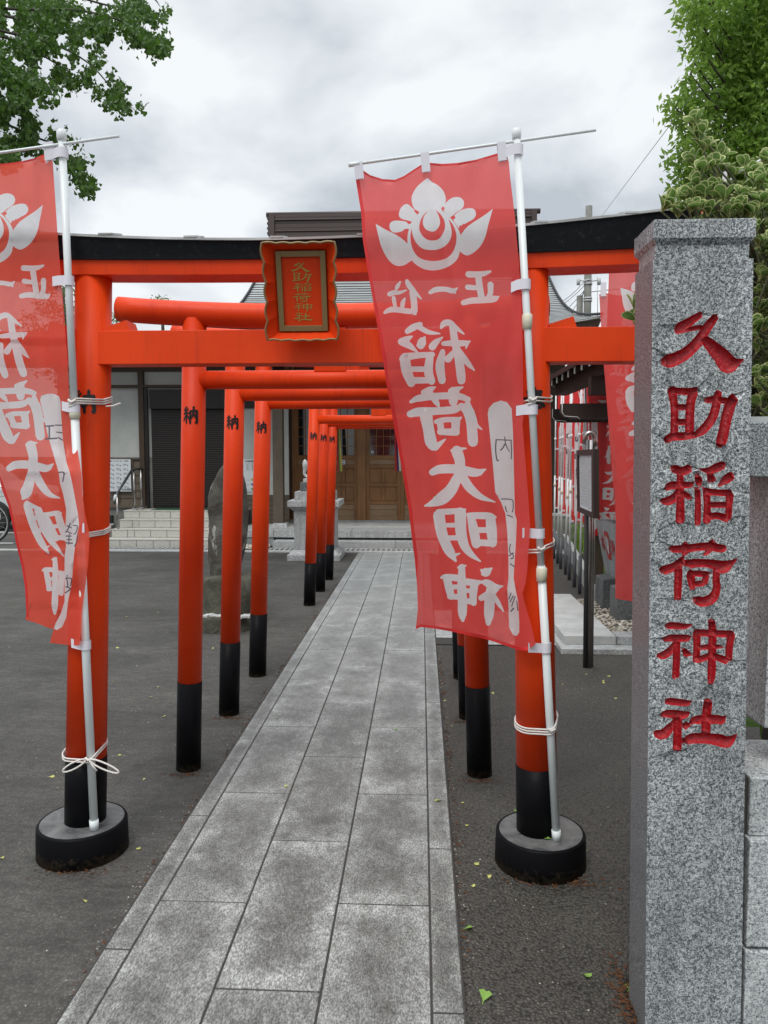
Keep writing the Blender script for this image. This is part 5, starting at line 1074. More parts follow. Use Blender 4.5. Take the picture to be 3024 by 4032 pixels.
for k in range(2):
    x = W(980+k*19, 1860)[0]; m_ = MB(); m_.b2(x-0.028, x+0.028, wy-0.0762, wy-0.0755, p1[1]-0.20, p1[1]-0.075); m_.build('printed_frame', FAINT, po2); m_ = MB(); m_.b2(x-0.024, x+0.024, wy-0.0768, wy-0.0762, p1[1]-0.195, p1[1]-0.08); m_.build('printed_panel', PAPER, po2); m_ = MB(); m_.b2(x-0.004, x+0.004, wy-0.0774, wy-0.0768, p1[1]-0.185, p1[1]-0.09); m_.build('printed_mark', INKB, po2)
# white side wall right of the shutter and wall behind the charm poster
m_ = MB(); m_.b2(-3.25, -2.35, wy-0.065, wy-0.03, SH[3]+0.25, 2.62); m_.build('plaster_panel', PLAST, wg)
for k in range(6): m_ = MB(); m_.b2(-3.25, -2.35, wy-0.062, wy-0.02, SH[3]-0.28+k*0.088, SH[3]-0.20+k*0.088); m_.build('weatherboard', WOODG, wg)

# ------------------------------------------------------------------ main hall
hall = thing('shrine_main_hall', 'wooden shrine hall with honey brown panelled doors and a grey curved metal roof', 'shrine hall', (-0.4, 15, 0))
def granblocks(par, x0, x1, y0, y1, z0, z1, ln, m=GRANL, nm='step_stone', off=0.0):
    x = x0; first = True
    while x < x1-0.01:
        xe = min(x+(ln-off if first and off else ln), x1); m_ = MB(); m_.b2(x+0.0025, xe-0.0025, y0, y1, z0, z1); m_.build(nm, m, par, bevel=0.003, seg=1); x = xe; first = False
gx0 = S(1073, 2150, 12.17).x
granblocks(hall, gx0, 1.6, 12.165, 12.50, -0.02, 0.112, 1.16, GRANL, off=0.35)
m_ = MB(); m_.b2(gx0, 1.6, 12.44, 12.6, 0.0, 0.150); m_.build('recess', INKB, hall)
granblocks(hall, -3.06, 2.2, 12.42, 12.95, 0.150, 0.262, 1.27, GRANL, off=0.62)
m_ = MB(); m_.b2(-3.06, gx0-0.03, 12.44, 12.9, 0.0, 0.149); m_.build('step_side', GRANF, hall)
m_ = MB(); m_.b2(-3.06, 2.2, 12.95, 14.3, 0.0, 0.262); m_.build('porch_floor', CONCL, hall)
granblocks(hall, -2.6, 1.9, 14.06, 14.3, 0.262, 0.290, 1.4, GRANF, 'threshold_stone')
dy = 14.2
def D(x, y): p = S(x, y, dy); return p.x, p.z
def dbx(nm, x0, x1, y0, y1, d0, d1, m, par): 
    a = D(x0, y1); b = D(x1, y0); m_ = MB(); m_.b2(min(a[0], b[0]), max(a[0], b[0]), dy-d1, dy-d0, a[1], b[1]); return m_.build(nm, m, par)
m_ = MB(); m_.b2(-3.2, 2.6, dy+0.03, 18.5, 0.29, 3.4); m_.build('hall_wall', WOODD, hall)
# full photo px from crop (1240,1500; 3.4025)
q = lambda X, Y_: (1240+X/3.4025, 1500+Y_/3.4025)
zt0, zb0 = 1530, 2048
def door(xl, xr, ncol):
    zb = D(0, 2047)[1]
    dd = dbx('door', xl, xr, 1560, 2047, -0.02, 0.0, WOODO, hall)
    y_ = lambda v: 1500+v/3.4025
    w_ = xr-xl; sw_ = min(14, w_*0.12)
    for a, b in ((xl, xl+sw_), (xr-sw_, xr)): dbx('stile', a, b, 1562, 2047, 0.0, 0.030, WOODO, dd)
    rails = [(1560, 1572, WOODO), (y_(1000), y_(1050), WOODO), (y_(1122), y_(1165), WOODO), (y_(1372), y_(1412), WOODO), (y_(1610), y_(1655), WOODO), (y_(1810), 2047, WOODH)]
    for a, b, mm in rails: dbx('rail', xl+sw_+0.3, xr-sw_-0.3, a, b, 0.0, 0.026, mm, dd)
    dbx('panel', xl+sw_+1, xr-sw_-1, y_(1055), y_(1118), 0.0, 0.016, WOODH if ncol else WOODO, dd)
    xm = (xl+xr)/2
    for a, b in ((1175, 1362), (1420, 1600)):
        dbx('stile', xm-6, xm+6, y_(a), y_(b), 0.0, 0.024, WOODO, dd)
        for (c, d) in ((xl+sw_+2, xm-8), (xm+8, xr-sw_-2)): dbx('panel', c, d, y_(a+6), y_(b-6), 0.0, 0.010, WOODO, dd)
    for a, b in ((1660, 1722), (1728, 1806)): dbx('kick_board', xl+sw_+1, xr-sw_-1, y_(a), y_(b), 0.0, 0.020, WOODH, dd)
    g_ = dbx('window_glass', xl+sw_, xr-sw_, 1572, y_(996), 0.0, 0.004, GLASS, dd)
    for k in range(1, ncol): x = xl+sw_+(xr-xl-2*sw_)*k/ncol; dbx('muntin', x-1, x+1, 1572, y_(996), 0.004, 0.020, WOODO, dd)
    for k in range(1, 6): yy = y_(996)-k*(y_(996)-1572)/6; dbx('muntin', xl+sw_, xr-sw_, yy-1, yy+1, 0.004, 0.018, WOODO, dd)
door(1160, 1300, 4); door(1300, 1408, 3); door(1441, 1578, 4); door(1578, 1715, 4); door(1748, 1885, 4)
for a, b in ((1409, 1440), (1716, 1747), (1128, 1158)): dbx('post', a, b, 1400, 2048, 0.0, 0.08, WOODO, hall)
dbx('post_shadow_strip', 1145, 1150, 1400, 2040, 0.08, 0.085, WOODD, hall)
# labels stuck to the doors
def pap(lb, X0, X1, Y0, Y1):
    a = q(X0, Y1); b = q(X1, Y0); A_ = D(*a); B_ = D(*b); o = thing('paper_notice', lb, 'paper notice', (A_[0], dy-0.032, A_[1])); m_ = MB(); m_.b2(A_[0], B_[0], dy-0.036, dy-0.032, A_[1], B_[1]); m_.build('sheet', PAPER, o)
    n = 2
    for r_ in range(n):
        for c_ in range(2):
            x = A_[0]+(B_[0]-A_[0])*(0.12+0.42*c_); z = A_[1]+(B_[1]-A_[1])*(0.12+0.45*r_); m_ = MB(); m_.b2(x, x+(B_[0]-A_[0])*0.26, dy-0.0368, dy-0.036, z, z+(B_[1]-A_[1])*0.22); m_.build('printed_mark', INKB if X1-X0 > 40 else FAINT, o)
pap('small white paper notice on the brown door left of the centre door post', 350, 408, 1058, 1118); pap('tiny white sticker on the lower pane of the glazed door beside the red banner', 756, 786, 938, 966)
# five-colour cloth streamers
def streamer(lb, x0, x1, yt_, yb_, cols_, Y=13.7):
    o = thing('cloth_streamer', lb, 'cloth streamer', tuple(S((x0+x1)/2, yb_, Y)), 0, 'coloured cloth streamers before the shrine doors'); n = len(cols_)
    for k in range(n):
        mb = MB(); vs = []
        for j in range(9):
            t = j/8; y = yt_+(yb_-yt_)*t; sp_ = 0.55+0.45*t; c = (x0+x1)/2-(1-t)*(x1-x0)*0.45
            a = c+(k/n-0.5)*(x1-x0)*sp_; b = c+((k+1)/n-0.5)*(x1-x0)*sp_
            vs += [S(a, y, Y+0.01*math.sin(3*t+k)), S(b, y, Y-0.015*math.sin(2*t+k))]
        mb.add(vs, [(2*i, 2*i+1, 2*i+3, 2*i+2) for i in range(8)], smooth=True); mb.build('cloth_strip', cols_[k], o)
SY_ = mat('streamer_yellow', (0.42, 0.38, 0.07), 0.8); SG_ = mat('streamer_green', (0.10, 0.20, 0.06), 0.8); SR_ = mat('streamer_red', (0.40, 0.02, 0.02), 0.8); SV_ = mat('streamer_violet', (0.035, 0.02, 0.09), 0.8); SW_ = mat('streamer_white', (0.55, 0.53, 0.45), 0.8)
streamer('yellow and green cloth streamer beside the farthest torii pillar', 1328, 1348, 1640, 1855, [SR_, SG_, SY_])
streamer('dark red and violet cloth streamer at the edge of the right banner', 1556, 1580, 1640, 1855, [SR_, SV_, SW_])
# porch posts and beams
for xx, yy in ((1.55, 12.95),):
    pass
def porch_post(xc, w_):
    m_ = MB(); m_.b2(xc-w_/2, xc+w_/2, 13.0, 13.0+w_, 0.33, 2.85); p_ = m_.build('porch_post', WOODG, hall, bevel=0.006)
    m_ = MB(); m_.box((xc+0.03, 13.0+w_/2, 0.297), (w_*1.55, w_*1.5, 0.07), taper=0.84); m_.build('base_stone', GRANL, p_)
pc_ = S(1094, 1900, 13.0).x; porch_post(pc_, 0.172); porch_post(-0.415*2-pc_, 0.172)
m_ = MB(); m_.b2(-3.3, 2.5, 13.02, 13.15, 2.62, 2.85); m_.build('porch_beam', WOODG, hall)
m_ = MB(); m_.b2(-2.9, -2.87, 13.9, 13.95, 0.27, 2.7); m_.build('downpipe', CONCL, hall)
m_ = MB(); a = S(1117, 1935, 13.9); b = S(1131, 1808, 13.9); m_.b2(a.x, b.x, 13.88, 13.9, a.z, b.z)
wsn = thing('wall_sign_board', 'narrow white sign board just right of the weathered porch post', 'sign board', (a.x, 13.9, a.z)); m_.build('panel', PAPER, wsn)
m_ = MB(); m_.b2(a.x-0.01, b.x+0.015, 13.905, 13.93, a.z-0.25, b.z+0.01); m_.build('backing_frame', WOODD, wsn)
# curved roof: stepped metal courses
def roof_z(t): return 3.44+2.20*(0.42*(1-t)+0.58*(1-t)**2.1)
RC = -0.39
ROOFLINE = mat('dark_roof_seam', (0.03, 0.032, 0.034), 0.6)
rfm = MB(); N = 40; yr, ye = 15.6, 12.0
def roof_row(t):
    y = yr+(ye-yr)*t; hw = 2.66+0.22*t+0.23*t**8; lift = 0.13*t**4
    pts = []
    for i in range(25):
        s_ = -1+2*i/24; pts.append((RC+hw*s_, y+0.25*t**3*abs(s_)**3*(-0.3), roof_z(t)+lift*abs(s_)**5))
    return pts
vs = []; fs = []
for k in range(N):
    t0, t1_ = k/N, (k+1)/N; A_ = roof_row(t0); B_ = roof_row(t1_)
    A_ = [(x, y, z+0.018) for x, y, z in A_]; 
    b = len(vs); vs += A_+B_+[(x, y, z+0.0) for x, y, z in [(p[0], p[1]-0.01, p[2]+0.019+0.014*(1-t0)) for p in B_]]
    vs[b:b+25] = [(x, y, z) for x, y, z in A_]
    # tread from A (low) to B raised, then a drop
    for i in range(24):
        fs.append((b+i, b+i+1, b+51+i, b+50+i)); fs.append((b+50+i, b+51+i, b+26+i, b+25+i))
rfm.add(vs, fs); rfm.m = [0 if i % 2 == 0 else 1 for i in range(len(fs))]; rfm.build('roof_front', [ROOF, ROOFLINE], hall)
sd_ = MB()   # side and rear slopes
for sg in (-1, 1):
    P0 = [roof_row(k/12)[24 if sg > 0 else 0] for k in range(13)]; vs = []
    for p in P0: vs += [p, (p[0], 2*yr+1.6-p[1], p[2])]
    sd_.add(vs, [(2*i, 2*i+2, 2*i+3, 2*i+1) for i in range(12)], smooth=True)
for k in range(12):
    A_ = roof_row(k/12); B_ = roof_row((k+1)/12); sd_.add([(x, 2*yr+1.6-y, z) for x, y, z in A_]+[(x, 2*yr+1.6-y, z) for x, y, z in B_], [(i, i+1, 26+i, 25+i) for i in range(24)])
sd_.build('roof_slopes', ROOF, hall)
ef = roof_row(1.0); em = MB(); em.tube([Vector(p)+Vector((0, 0, 0.0)) for p in ef], 0.012, 6); em.build('eave_edge', METAL, hall)
em = MB(); em.add([(x, y+0.02, z-0.02) for x, y, z in ef]+[(x*0.98, y+0.05, z-0.17) for x, y, z in ef]+[(RC+(x-RC)*0.85, 14.2, 3.22) for x, y, z in ef], [(i, i+1, 26+i, 25+i) for i in range(24)]+[(25+i, 26+i, 51+i, 50+i) for i in range(24)]); em.build('eave_underside', WOODD, hall)
for sg in (-1, 1):
    em = MB(); P0 = [roof_row(k/12)[24 if sg > 0 else 0] for k in range(13)]; em.tube([Vector(p)+Vector((0, -0.01, 0.045)) for p in P0], 0.022, 8); em.build('verge_ridge', ROOFLINE, hall)
ry = 15.4
rx0, rx1 = S(1075, 850, ry).x, S(2100, 850, ry).x
zr0, zr1 = S(1200, 935, ry).z, S(1200, 838, ry).z; hh = zr1-zr0
for nm, za, zb, d, ex, m in (('ridge_base', 0.0-0.3, 0.16, 0.26, 0.0, RIDGE), ('ridge_band', 0.17, 0.21, 0.30, 0.02, RIDGE), ('ridge_body', 0.21, 0.62, 0.24, 0.0, RIDGE), ('ridge_band', 0.62, 0.68, 0.30, 0.02, RIDGE), ('ridge_body', 0.68, 0.86, 0.25, 0.0, RIDGE), ('ridge_groove', 0.33, 0.36, 0.246, -0.02, INKB), ('ridge_groove', 0.50, 0.53, 0.246, -0.02, INKB), ('ridge_groove', 0.155, 0.172, 0.28, -0.02, INKB), ('ridge_groove', 0.605, 0.622, 0.28, -0.02, INKB), ('ridge_groove', 0.75, 0.775, 0.256, -0.02, INKB)):
    m_ = MB(); m_.b2(rx0-ex, rx1+ex, ry-d/2, ry+d/2, zr0+hh*za, zr0+hh*zb-0.003); m_.build(nm, m, hall, bevel=0.004)
m_ = MB(); m_.tube([(rx0-0.13, ry, zr0+hh*0.93), (rx1+0.13, ry, zr0+hh*0.93)], 0.05, 14); m_.build('ridge_cap', RIDGE, hall)
for sg, xx in ((-1, rx0), (1, rx1)):
    for k in range(4): m_ = MB(); m_.tube([(xx-0.02+sg*0.03, ry-0.15, zr0+hh*(0.1+0.2*k)), (xx-0.02+sg*0.03, ry+0.15, zr0+hh*(0.1+0.2*k))], 0.045, 10); m_.build('ridge_end_tile', RIDGE, hall)
    m_ = MB(); m_.b2(xx-0.05, xx+0.05, ry-0.16, ry+0.16, zr0-0.1, zr0+hh*0.88); m_.build('ridge_end', RIDGE, hall)

# ------------------------------------------------------------------ fox statue on granite pedestal
fp = thing('stone_pedestal', 'light granite pedestal with moulded base and stepped top behind the fourth torii', 'pedestal', (-1.50, 11.05, 0))
cxp = -1.512
def blk(nm, hw, z0, z1, m, cx_=cxp, cy_=11.05, taper=1.0, par=fp, bev=0.005):
    m_ = MB(); m_.box((cx_, cy_, (z0+z1)/2), (2*hw, 2*hw*0.95, z1-z0), taper=taper); return m_.build(nm, m, par, bevel=bev)
blk('plinth', 0.375, 0.0, 0.085, GRANL); blk('plinth_moulding', 0.36, 0.086, 0.15, GRANL, taper=0.86); blk('shaft', 0.285, 0.151, 0.70, GRANL); blk('cornice_moulding', 0.29, 0.701, 0.765, GRANL, taper=1.22); blk('cornice', 0.365, 0.766, 0.852, GRANL); blk('upper_block', 0.275, 0.853, 0.975, GRANL)
blk('dark_block', 0.205, 0.976, 1.108, GRAND)
fx = thing('fox_statue', 'white stone fox with an upright teardrop tail and red bib on the granite pedestal', 'statue', (-1.5, 11.05, 1.109))
m_ = MB(); m_.b2(-0.185, 0.185, -0.12, 0.12, 0.0, 0.048); o = m_.build('base', STATUE, None, bevel=0.004); o.parent = fx
def skinned(name, verts, edges, radii, m, parent, sub=2):
    me = bpy.data.meshes.new(name); me.from_pydata(verts, edges, []); ob = bpy.data.objects.new(name, me); col.objects.link(ob)
    md = ob.modifiers.new('s', 'SKIN'); 
    if not me.skin_vertices: bpy.context.view_layer.objects.active = ob
    for i, r_ in enumerate(radii):
        me.skin_vertices[0].data[i].radius = r_ if isinstance(r_, tuple) else (r_, r_)
    me.skin_vertices[0].data[0].use_root = True
    ob.modifiers.new('d', 'SUBSURF').levels = sub; ob.modifiers['d'].render_levels = sub
    bpy.context.view_layer.update(); dg = bpy.context.evaluated_depsgraph_get(); m2 = bpy.data.meshes.new_from_object(ob.evaluated_get(dg)); m2.materials.clear(); m2.materials.append(m)
    for p in m2.polygons: p.use_smooth = True
    bpy.data.objects.remove(ob); o = bpy.data.objects.new(name, m2); col.objects.link(o); o.parent = parent; return o
# sitting fox facing the path (+x)
V_ = [(-0.07, 0, 0.13), (-0.02, 0, 0.19), (0.045, 0, 0.27), (0.075, 0, 0.335), (0.085, 0, 0.385), (0.135, 0, 0.375), (0.17, 0, 0.362),
      (0.05, 0.035, 0.20), (0.085, 0.04, 0.10), (0.09, 0.04, 0.062), (0.125, 0.04, 0.058), (0.05, -0.035, 0.20), (0.085, -0.04, 0.10), (0.09, -0.04, 0.062), (0.125, -0.04, 0.058),
      (-0.06, 0.05, 0.12), (0.01, 0.065, 0.095), (-0.03, 0.065, 0.062), (0.05, 0.065, 0.058), (-0.06, -0.05, 0.12), (0.01, -0.065, 0.095), (-0.03, -0.065, 0.062), (0.05, -0.065, 0.058),
      (0.072, 0.03, 0.425), (0.065, 0.035, 0.465), (0.072, -0.03, 0.425), (0.065, -0.035, 0.465)]
E_ = [(0, 1), (1, 2), (2, 3), (3, 4), (4, 5), (5, 6), (2, 7), (7, 8), (8, 9), (9, 10), (2, 11), (11, 12), (12, 13), (13, 14), (0, 15), (15, 16), (16, 17), (17, 18), (0, 19), (19, 20), (20, 21), (21, 22), (4, 23), (23, 24), (4, 25), (25, 26)]
r_ = [0.07, 0.068, 0.058, 0.042, 0.042, 0.026, 0.013, 0.028, 0.019, 0.016, 0.013, 0.028, 0.019, 0.016, 0.013, 0.045, 0.034, 0.018, 0.014, 0.045, 0.034, 0.018, 0.014, 0.017, 0.004, 0.017, 0.004]
skinned('body', V_, E_, r_, STATUE, fx)
skinned('tail', [(-0.10, 0, 0.085), (-0.155, 0, 0.075), (-0.188, 0, 0.115), (-0.175, 0, 0.18), (-0.168, 0, 0.235), (-0.172, 0, 0.29), (-0.178, 0, 0.325)], [(i, i+1) for i in range(6)], [0.03, 0.024, 0.022, 0.030, 0.050, 0.040, 0.006], STATUE, fx)
m_ = MB(); m_.tube([(0.10*math.cos(a)*0.5+0.07, 0.05*math.sin(a), 0.31-0.012*math.cos(a)) for a in np.linspace(0, 2*math.pi, 14)], 0.010, 6, caps=False); o = m_.build('red_bib_cord', SR_, None); o.parent = fx
m_ = MB(); m_.add([(0.105, -0.045, 0.31), (0.105, 0.045, 0.31), (0.135, 0.05, 0.22), (0.135, -0.05, 0.22)], [(0, 1, 2, 3)]); o = m_.build('red_bib', SR_, None); o.parent = fx
# white pebbles at the foot of the office wall
def pebbles(lb, x0, x1, y0, y1, n, s0, m, z=0.0):
    mb = MB()
    for _ in range(n):
        c = Vector((rnd.uniform(x0, x1), rnd.uniform(y0, y1), z+rnd.random()*s0*0.8)); a, b, h = s0*rnd.uniform(0.6, 1.3), s0*rnd.uniform(0.45, 0.9), s0*rnd.uniform(0.3, 0.6); rz_ = rnd.random()*3.14
        vs = []
        for i, (r0_, zz_) in enumerate(((0.55, -0.8), (1, 0), (0.6, 0.8))):
            for j in range(6):
                an = j*math.pi/3+i*0.4; u, v = math.cos(an)*a*r0_, math.sin(an)*b*r0_; vs.append(c+Vector((u*math.cos(rz_)-v*math.sin(rz_), u*math.sin(rz_)+v*math.cos(rz_), zz_*h)))
        mb.add(vs, [(i*6+j, i*6+(j+1) % 6, (i+1)*6+(j+1) % 6, (i+1)*6+j) for i in range(2) for j in range(6)]+[tuple(12+j for j in range(6))], smooth=True)
    return tag(mb.build('pebbles', m), lb, 'pebbles', kind='stuff')
PEB = mat('pale_pebbles', rough=0.7, build=lambda t, b: setc(t, b, ramp(t, nd(t, 'ShaderNodeNewGeometry').outputs['Random Per Island'], [(0, (0.30, 0.26, 0.20)), (1, (0.66, 0.62, 0.55))])))
pebbles('heap of white pebbles along the drain below the fox mask poster', -3.05, -2.42, 11.76, 12.30, 330, 0.035, PEB, 0.02)

# ------------------------------------------------------------------ natural stone monument
mn = thing('standing_stone', 'tall rough dark natural stone with pale lichen on a mossy boulder, behind the torii pillars', 'standing stone', (-1.68, 6.7, 0))
def rock(name, prof, cyc, depth, m, par, seed=0, am=0.02, n=20):
    # prof: list of (z, xleft, xright)
    mb = MB(); vs = []
    for z, xl, xr in prof:
        for j in range(n):
            an = 2*math.pi*j/n; cx_ = (xl+xr)/2; hw = (xr-xl)/2; c_, s_ = math.cos(an), math.sin(an); sq = (abs(c_)**3+abs(s_)**3)**(-1/3)
            p = Vector((cx_+hw*c_*sq*0.98, cyc+depth/2*s_*sq, z)); nn = mnoise.noise(Vector((p.x*6+seed, p.y*6, p.z*5)))*am*1.6+mnoise.noise(Vector((p.x*17+seed, p.y*17, p.z*13)))*am*0.7
            vs.append(p+Vector((c_*nn, s_*nn, nn*0.5)))
    k = len(prof); mb.add(vs, [(i*n+j, i*n+(j+1) % n, (i+1)*n+(j+1) % n, (i+1)*n+j) for i in range(k-1) for j in range(n)]+[tuple(reversed(range(n))), tuple((k-1)*n+j for j in range(n))], smooth=True)
    return mb.build(name, m, par)
def sx(x, Y=6.7): return S(x, 2150, 6.7).x
def lerp_prof(pr, n=26):
    zs_ = [p[0] for p in pr]; out = []
    for z in np.linspace(zs_[0], zs_[-1], n): out.append((z, float(np.interp(z, zs_, [p[1] for p in pr])), float(np.interp(z, zs_, [p[2] for p in pr]))))
    return out
zf = lambda y, Y=6.6: S(900, y, Y).z
rock('upright_stone', lerp_prof([(zf(2300), sx(832), sx(890)), (zf(2270), sx(826), sx(935)), (zf(2170), sx(817), sx(960)), (zf(2060), sx(822), sx(975)), (zf(1950), sx(826), sx(974)), (zf(1890), sx(842), sx(965)), (zf(1850), sx(868), sx(945)), (zf(1828), sx(888), sx(915))]), 6.72, 0.20, ROCK, mn, 3, 0.016)
rock('boulder_base', lerp_prof([(zf(2445, 6.4), sx(798, 6.4), sx(1012, 6.4)), (zf(2380, 6.4), sx(800, 6.4), sx(1006, 6.4)), (zf(2310, 6.4), sx(810, 6.4), sx(1000, 6.4)), (zf(2285, 6.4), sx(826, 6.4), sx(985, 6.4))], 12), 6.68, 0.52, ROCKG, mn, 9, 0.03)
rock('lower_rock', lerp_prof([(-0.02, sx(795, 6.25), sx(1012, 6.25)), (0.09, sx(796, 6.25), sx(1010, 6.25)), (zf(2440, 6.25), sx(803, 6.25), sx(1004, 6.25))], 8), 6.62, 0.66, ROCKG, mn, 21, 0.02)
m_ = MB()
for i in range(14):
    x = sx(803+i*14.5, 6.25); m_.box((S(812+i*13.5, 2440, 6.33).x, 6.36+rnd.uniform(-0.01, 0.02), zf(2440, 6.25)+0.012*rnd.random()), (0.045, 0.08, 0.022), rz=rnd.uniform(-.3, .3))
m_.build('pale_mortar_rim', CONCL, mn, bevel=0.004)

# ------------------------------------------------------------------ water pavilion, basin, notice board
pl = thing('stone_platform', 'pale grey raised stone platform edge of the water basin court', 'stone platform', (1.9, 6.6, 0))
granblocks(pl, 1.06, 4.0, 5.765, 6.02, -0.02, 0.040, 0.9, GRANL, 'lower_kerb_stone', off=0.2)
granblocks(pl, 1.06, 1.30, 6.02, 8.0, -0.02, 0.039, 0.9, GRANL, 'lower_kerb_stone')
for i, (y0, y1) in enumerate(((5.90, 6.48), (6.485, 7.12), (7.125, 7.7))):
    m_ = MB(); m_.b2(1.105, 1.50 if i else 1.50, y0, y1, 0.041, 0.108); m_.build('platform_slab', CONCL, pl, bevel=0.004)
granblocks(pl, 1.505, 4.0, 5.90, 6.07, 0.041, 0.107, 0.7, GRANL, 'platform_kerb', off=0.1)
m_ = MB(); m_.b2(1.5, 4.0, 6.07, 7.7, 0.0, 0.05); m_.build('gravel_bed', CONC, pl)
pebbles('brown and cream gravel around the feet of the stone water basin', 1.51, 3.2, 6.09, 7.65, 3200, 0.020, PEB, 0.055)
bs = thing('stone_water_basin', 'dark granite water basin with red carved writing on its side, under the dark roof', 'water basin', (2.0, 7.0, 0))
TZ, BZ = 0.85, 0.27
tp = [(1.748, 6.98), (2.95, 6.98), (2.95, 7.78), (1.748, 7.78)]; bp_ = [(1.83, 7.04), (2.85, 7.04), (2.85, 7.60), (1.83, 7.60)]
m_ = MB(); vs = [(x, y, BZ) for x, y in bp_]+[(x, y, TZ) for x, y in tp]+[(x, y, TZ) for x, y in ((1.83, 7.06), (2.87, 7.06), (2.87, 7.70), (1.83, 7.70))]+[(x, y, TZ-0.14) for x, y in ((1.86, 7.09), (2.84, 7.09), (2.84, 7.67), (1.86, 7.67))]
m_.add(vs, [(0, 1, 2, 3)]+[(i, (i+1) % 4, 4+(i+1) % 4, 4+i) for i in range(4)]+[(4+i, 4+(i+1) % 4, 8+(i+1) % 4, 8+i) for i in range(4)]+[(8+i, 8+(i+1) % 4, 12+(i+1) % 4, 12+i) for i in range(4)]+[(12, 13, 14, 15)]); m_.build('trough', GRANF, bs)
m_ = MB(); m_.b2(1.85, 2.85, 7.08, 7.68, TZ-0.05, TZ-0.03); m_.build('water', GLASS, bs)
def bf(u, v, d=0.002):    # left inscribed face: u 0 (far) ..1 (near), v 0 bottom ..1 top
    yy = (7.60+(7.78-7.60)*v)*(1-u)+(7.04+(6.98-7.04)*v)*u; xx = 1.83+(1.748-1.83)*v; return Vector((xx-d, yy, BZ+(TZ-BZ)*v))
m_ = MB(); m_.add([bf(u, v) for u, v in ((0.40, 0.86), (0.58, 0.86), (0.62, 0.79), (0.62, 0.48), (0.58, 0.40), (0.40, 0.40), (0.36, 0.48), (0.36, 0.79))], [tuple(range(8))]); m_.build('red_crest_panel', REDCARVE, bs)
glyph('basin_crest', [[(50,12,3),(36,30,10),(36,48,10),(50,60,12),(64,48,10),(64,30,10),(50,12,3)],[(18,22,3),(26,48,6),(40,72,7),(50,78,7),(60,72,7),(74,48,6),(82,22,3)]], lambda x, y: bf(0.37+0.24*x/100, 0.84-0.42*y/100, 0.005), GRANL, bs, grid=10)
glyph('carved_character', [[(a, b, c*1.4) for a, b, c in s_] for s_ in SUI_], lambda x, y: bf(0.13+0.19*x/100, 0.76-0.24*y/100, 0.004), REDCARVE, bs, grid=12)
glyph('carved_character', [[(a, b, c*1.3) for a, b, c in s_] for s_ in JOU_], lambda x, y: bf(0.66+0.20*x/100, 0.76-0.26*y/100, 0.004), REDCARVE, bs, grid=12)
for y0, y1 in ((6.98, 7.12), (7.40, 7.56)):
    m_ = MB(); m_.prism([(1.70, 0.05), (2.98, 0.05), (2.98, 0.33), (2.88, 0.35), (2.84, BZ), (1.86, BZ), (1.82, 0.35), (1.70, 0.33)], lambda a, b, d: (a, d, b), y0-(0.32 if y0 < 7.2 else 0.18), y1-(0.32 if y0 < 7.2 else 0.18)+0.14); m_.build('foot_stone', GRAND, bs, bevel=0.008)
WOODP = wood('blackened_pavilion_timber', (0.010, 0.006, 0.004), (0.028, 0.015, 0.009))
pv_ = thing('water_pavilion', 'open dark timber pavilion roof over the water basin behind the right pillar', 'pavilion', (2.1, 6.9, 0))
for x, y in ((1.80, 7.85), (3.1, 7.85), (3.1, 6.35)):
    m_ = MB(); m_.b2(x-0.045, x+0.045, y-0.045, y+0.045, 0.05, 2.15); m_.build('post', WOODG, pv_)
ez = 2.20; exl = 1.21; xr2 = 2.45
def pr(x): return ez+(x-exl)*0.40+0.05*((x-exl)/1.2)**2
m_ = MB(); m_.prism([(exl, ez), (exl+0.5, pr(exl+0.5)), (xr2, pr(xr2)), (xr2, pr(xr2)+0.05), (exl+0.5, pr(exl+0.5)+0.05), (exl-0.01, ez+0.035)], lambda a, b, d: (a, d, b), 5.7, 8.05); m_.build('roof_slope', RIDGE, pv_)
m_ = MB(); m_.prism([(2*xr2-exl, ez), (2*xr2-exl-0.5, pr(exl+0.5)), (xr2, pr(xr2)), (xr2, pr(xr2)+0.05), (2*xr2-exl-0.5, pr(exl+0.5)+0.05), (2*xr2-exl+0.01, ez+0.035)], lambda a, b, d: (a, d, b), 5.7, 8.05); m_.build('roof_slope', RIDGE, pv_)
for k in range(9):
    y = 5.74+k*0.27; m_ = MB(); m_.prism([(exl+0.02, ez-0.055), (xr2, pr(xr2)-0.055), (xr2, pr(xr2)-0.002), (exl+0.02, ez+0.005)], lambda a, b, d: (a, d, b), y, y+0.045); r__ = m_.build('rafter', WOODP, pv_)
    m_ = MB(); m_.b2(exl+0.010, exl+0.019, y, y+0.014, ez-0.055, ez+0.004); m_.build('white_rafter_tip', CONCL, r__)
m_ = MB(); m_.b2(1.30, 3.6, 6.02, 6.14, 1.96, 2.10); m_.build('tie_beam', WOODP, pv_)
for k, (y, xa_, z0, z1) in enumerate(((6.28, 1.12, 1.785, 1.905), (7.80, 1.3, 1.82, 1.95))):
    m_ = MB(); m_.prism([(xa_+0.14, z0), (3.7, z0), (3.7, z1), (xa_, z1), (xa_, z0+0.05), (xa_+0.02, z0+0.02), (xa_+0.06, z0+0.015), (xa_+0.08, z0)], lambda a, b, d: (a, d, b), y-0.06, y+0.06); bmn = m_.build('carved_beam', WOODP, pv_)
    m_ = MB(); m_.tube([(xa_-0.002, y-0.062, z1), (xa_-0.002, y-0.062, z0+0.05), (xa_+0.02, y-0.062, z0+0.02), (xa_+0.12, y-0.062, z0+0.012), (xa_+0.14, y-0.062, z0-0.004)], 0.004, 6); m_.build('white_painted_edge', CONCL, bmn)
m_ = MB(); m_.b2(1.36, 1.48, 5.9, 8.0, 2.10, 2.22); m_.build('eave_purlin', WOODP, pv_)
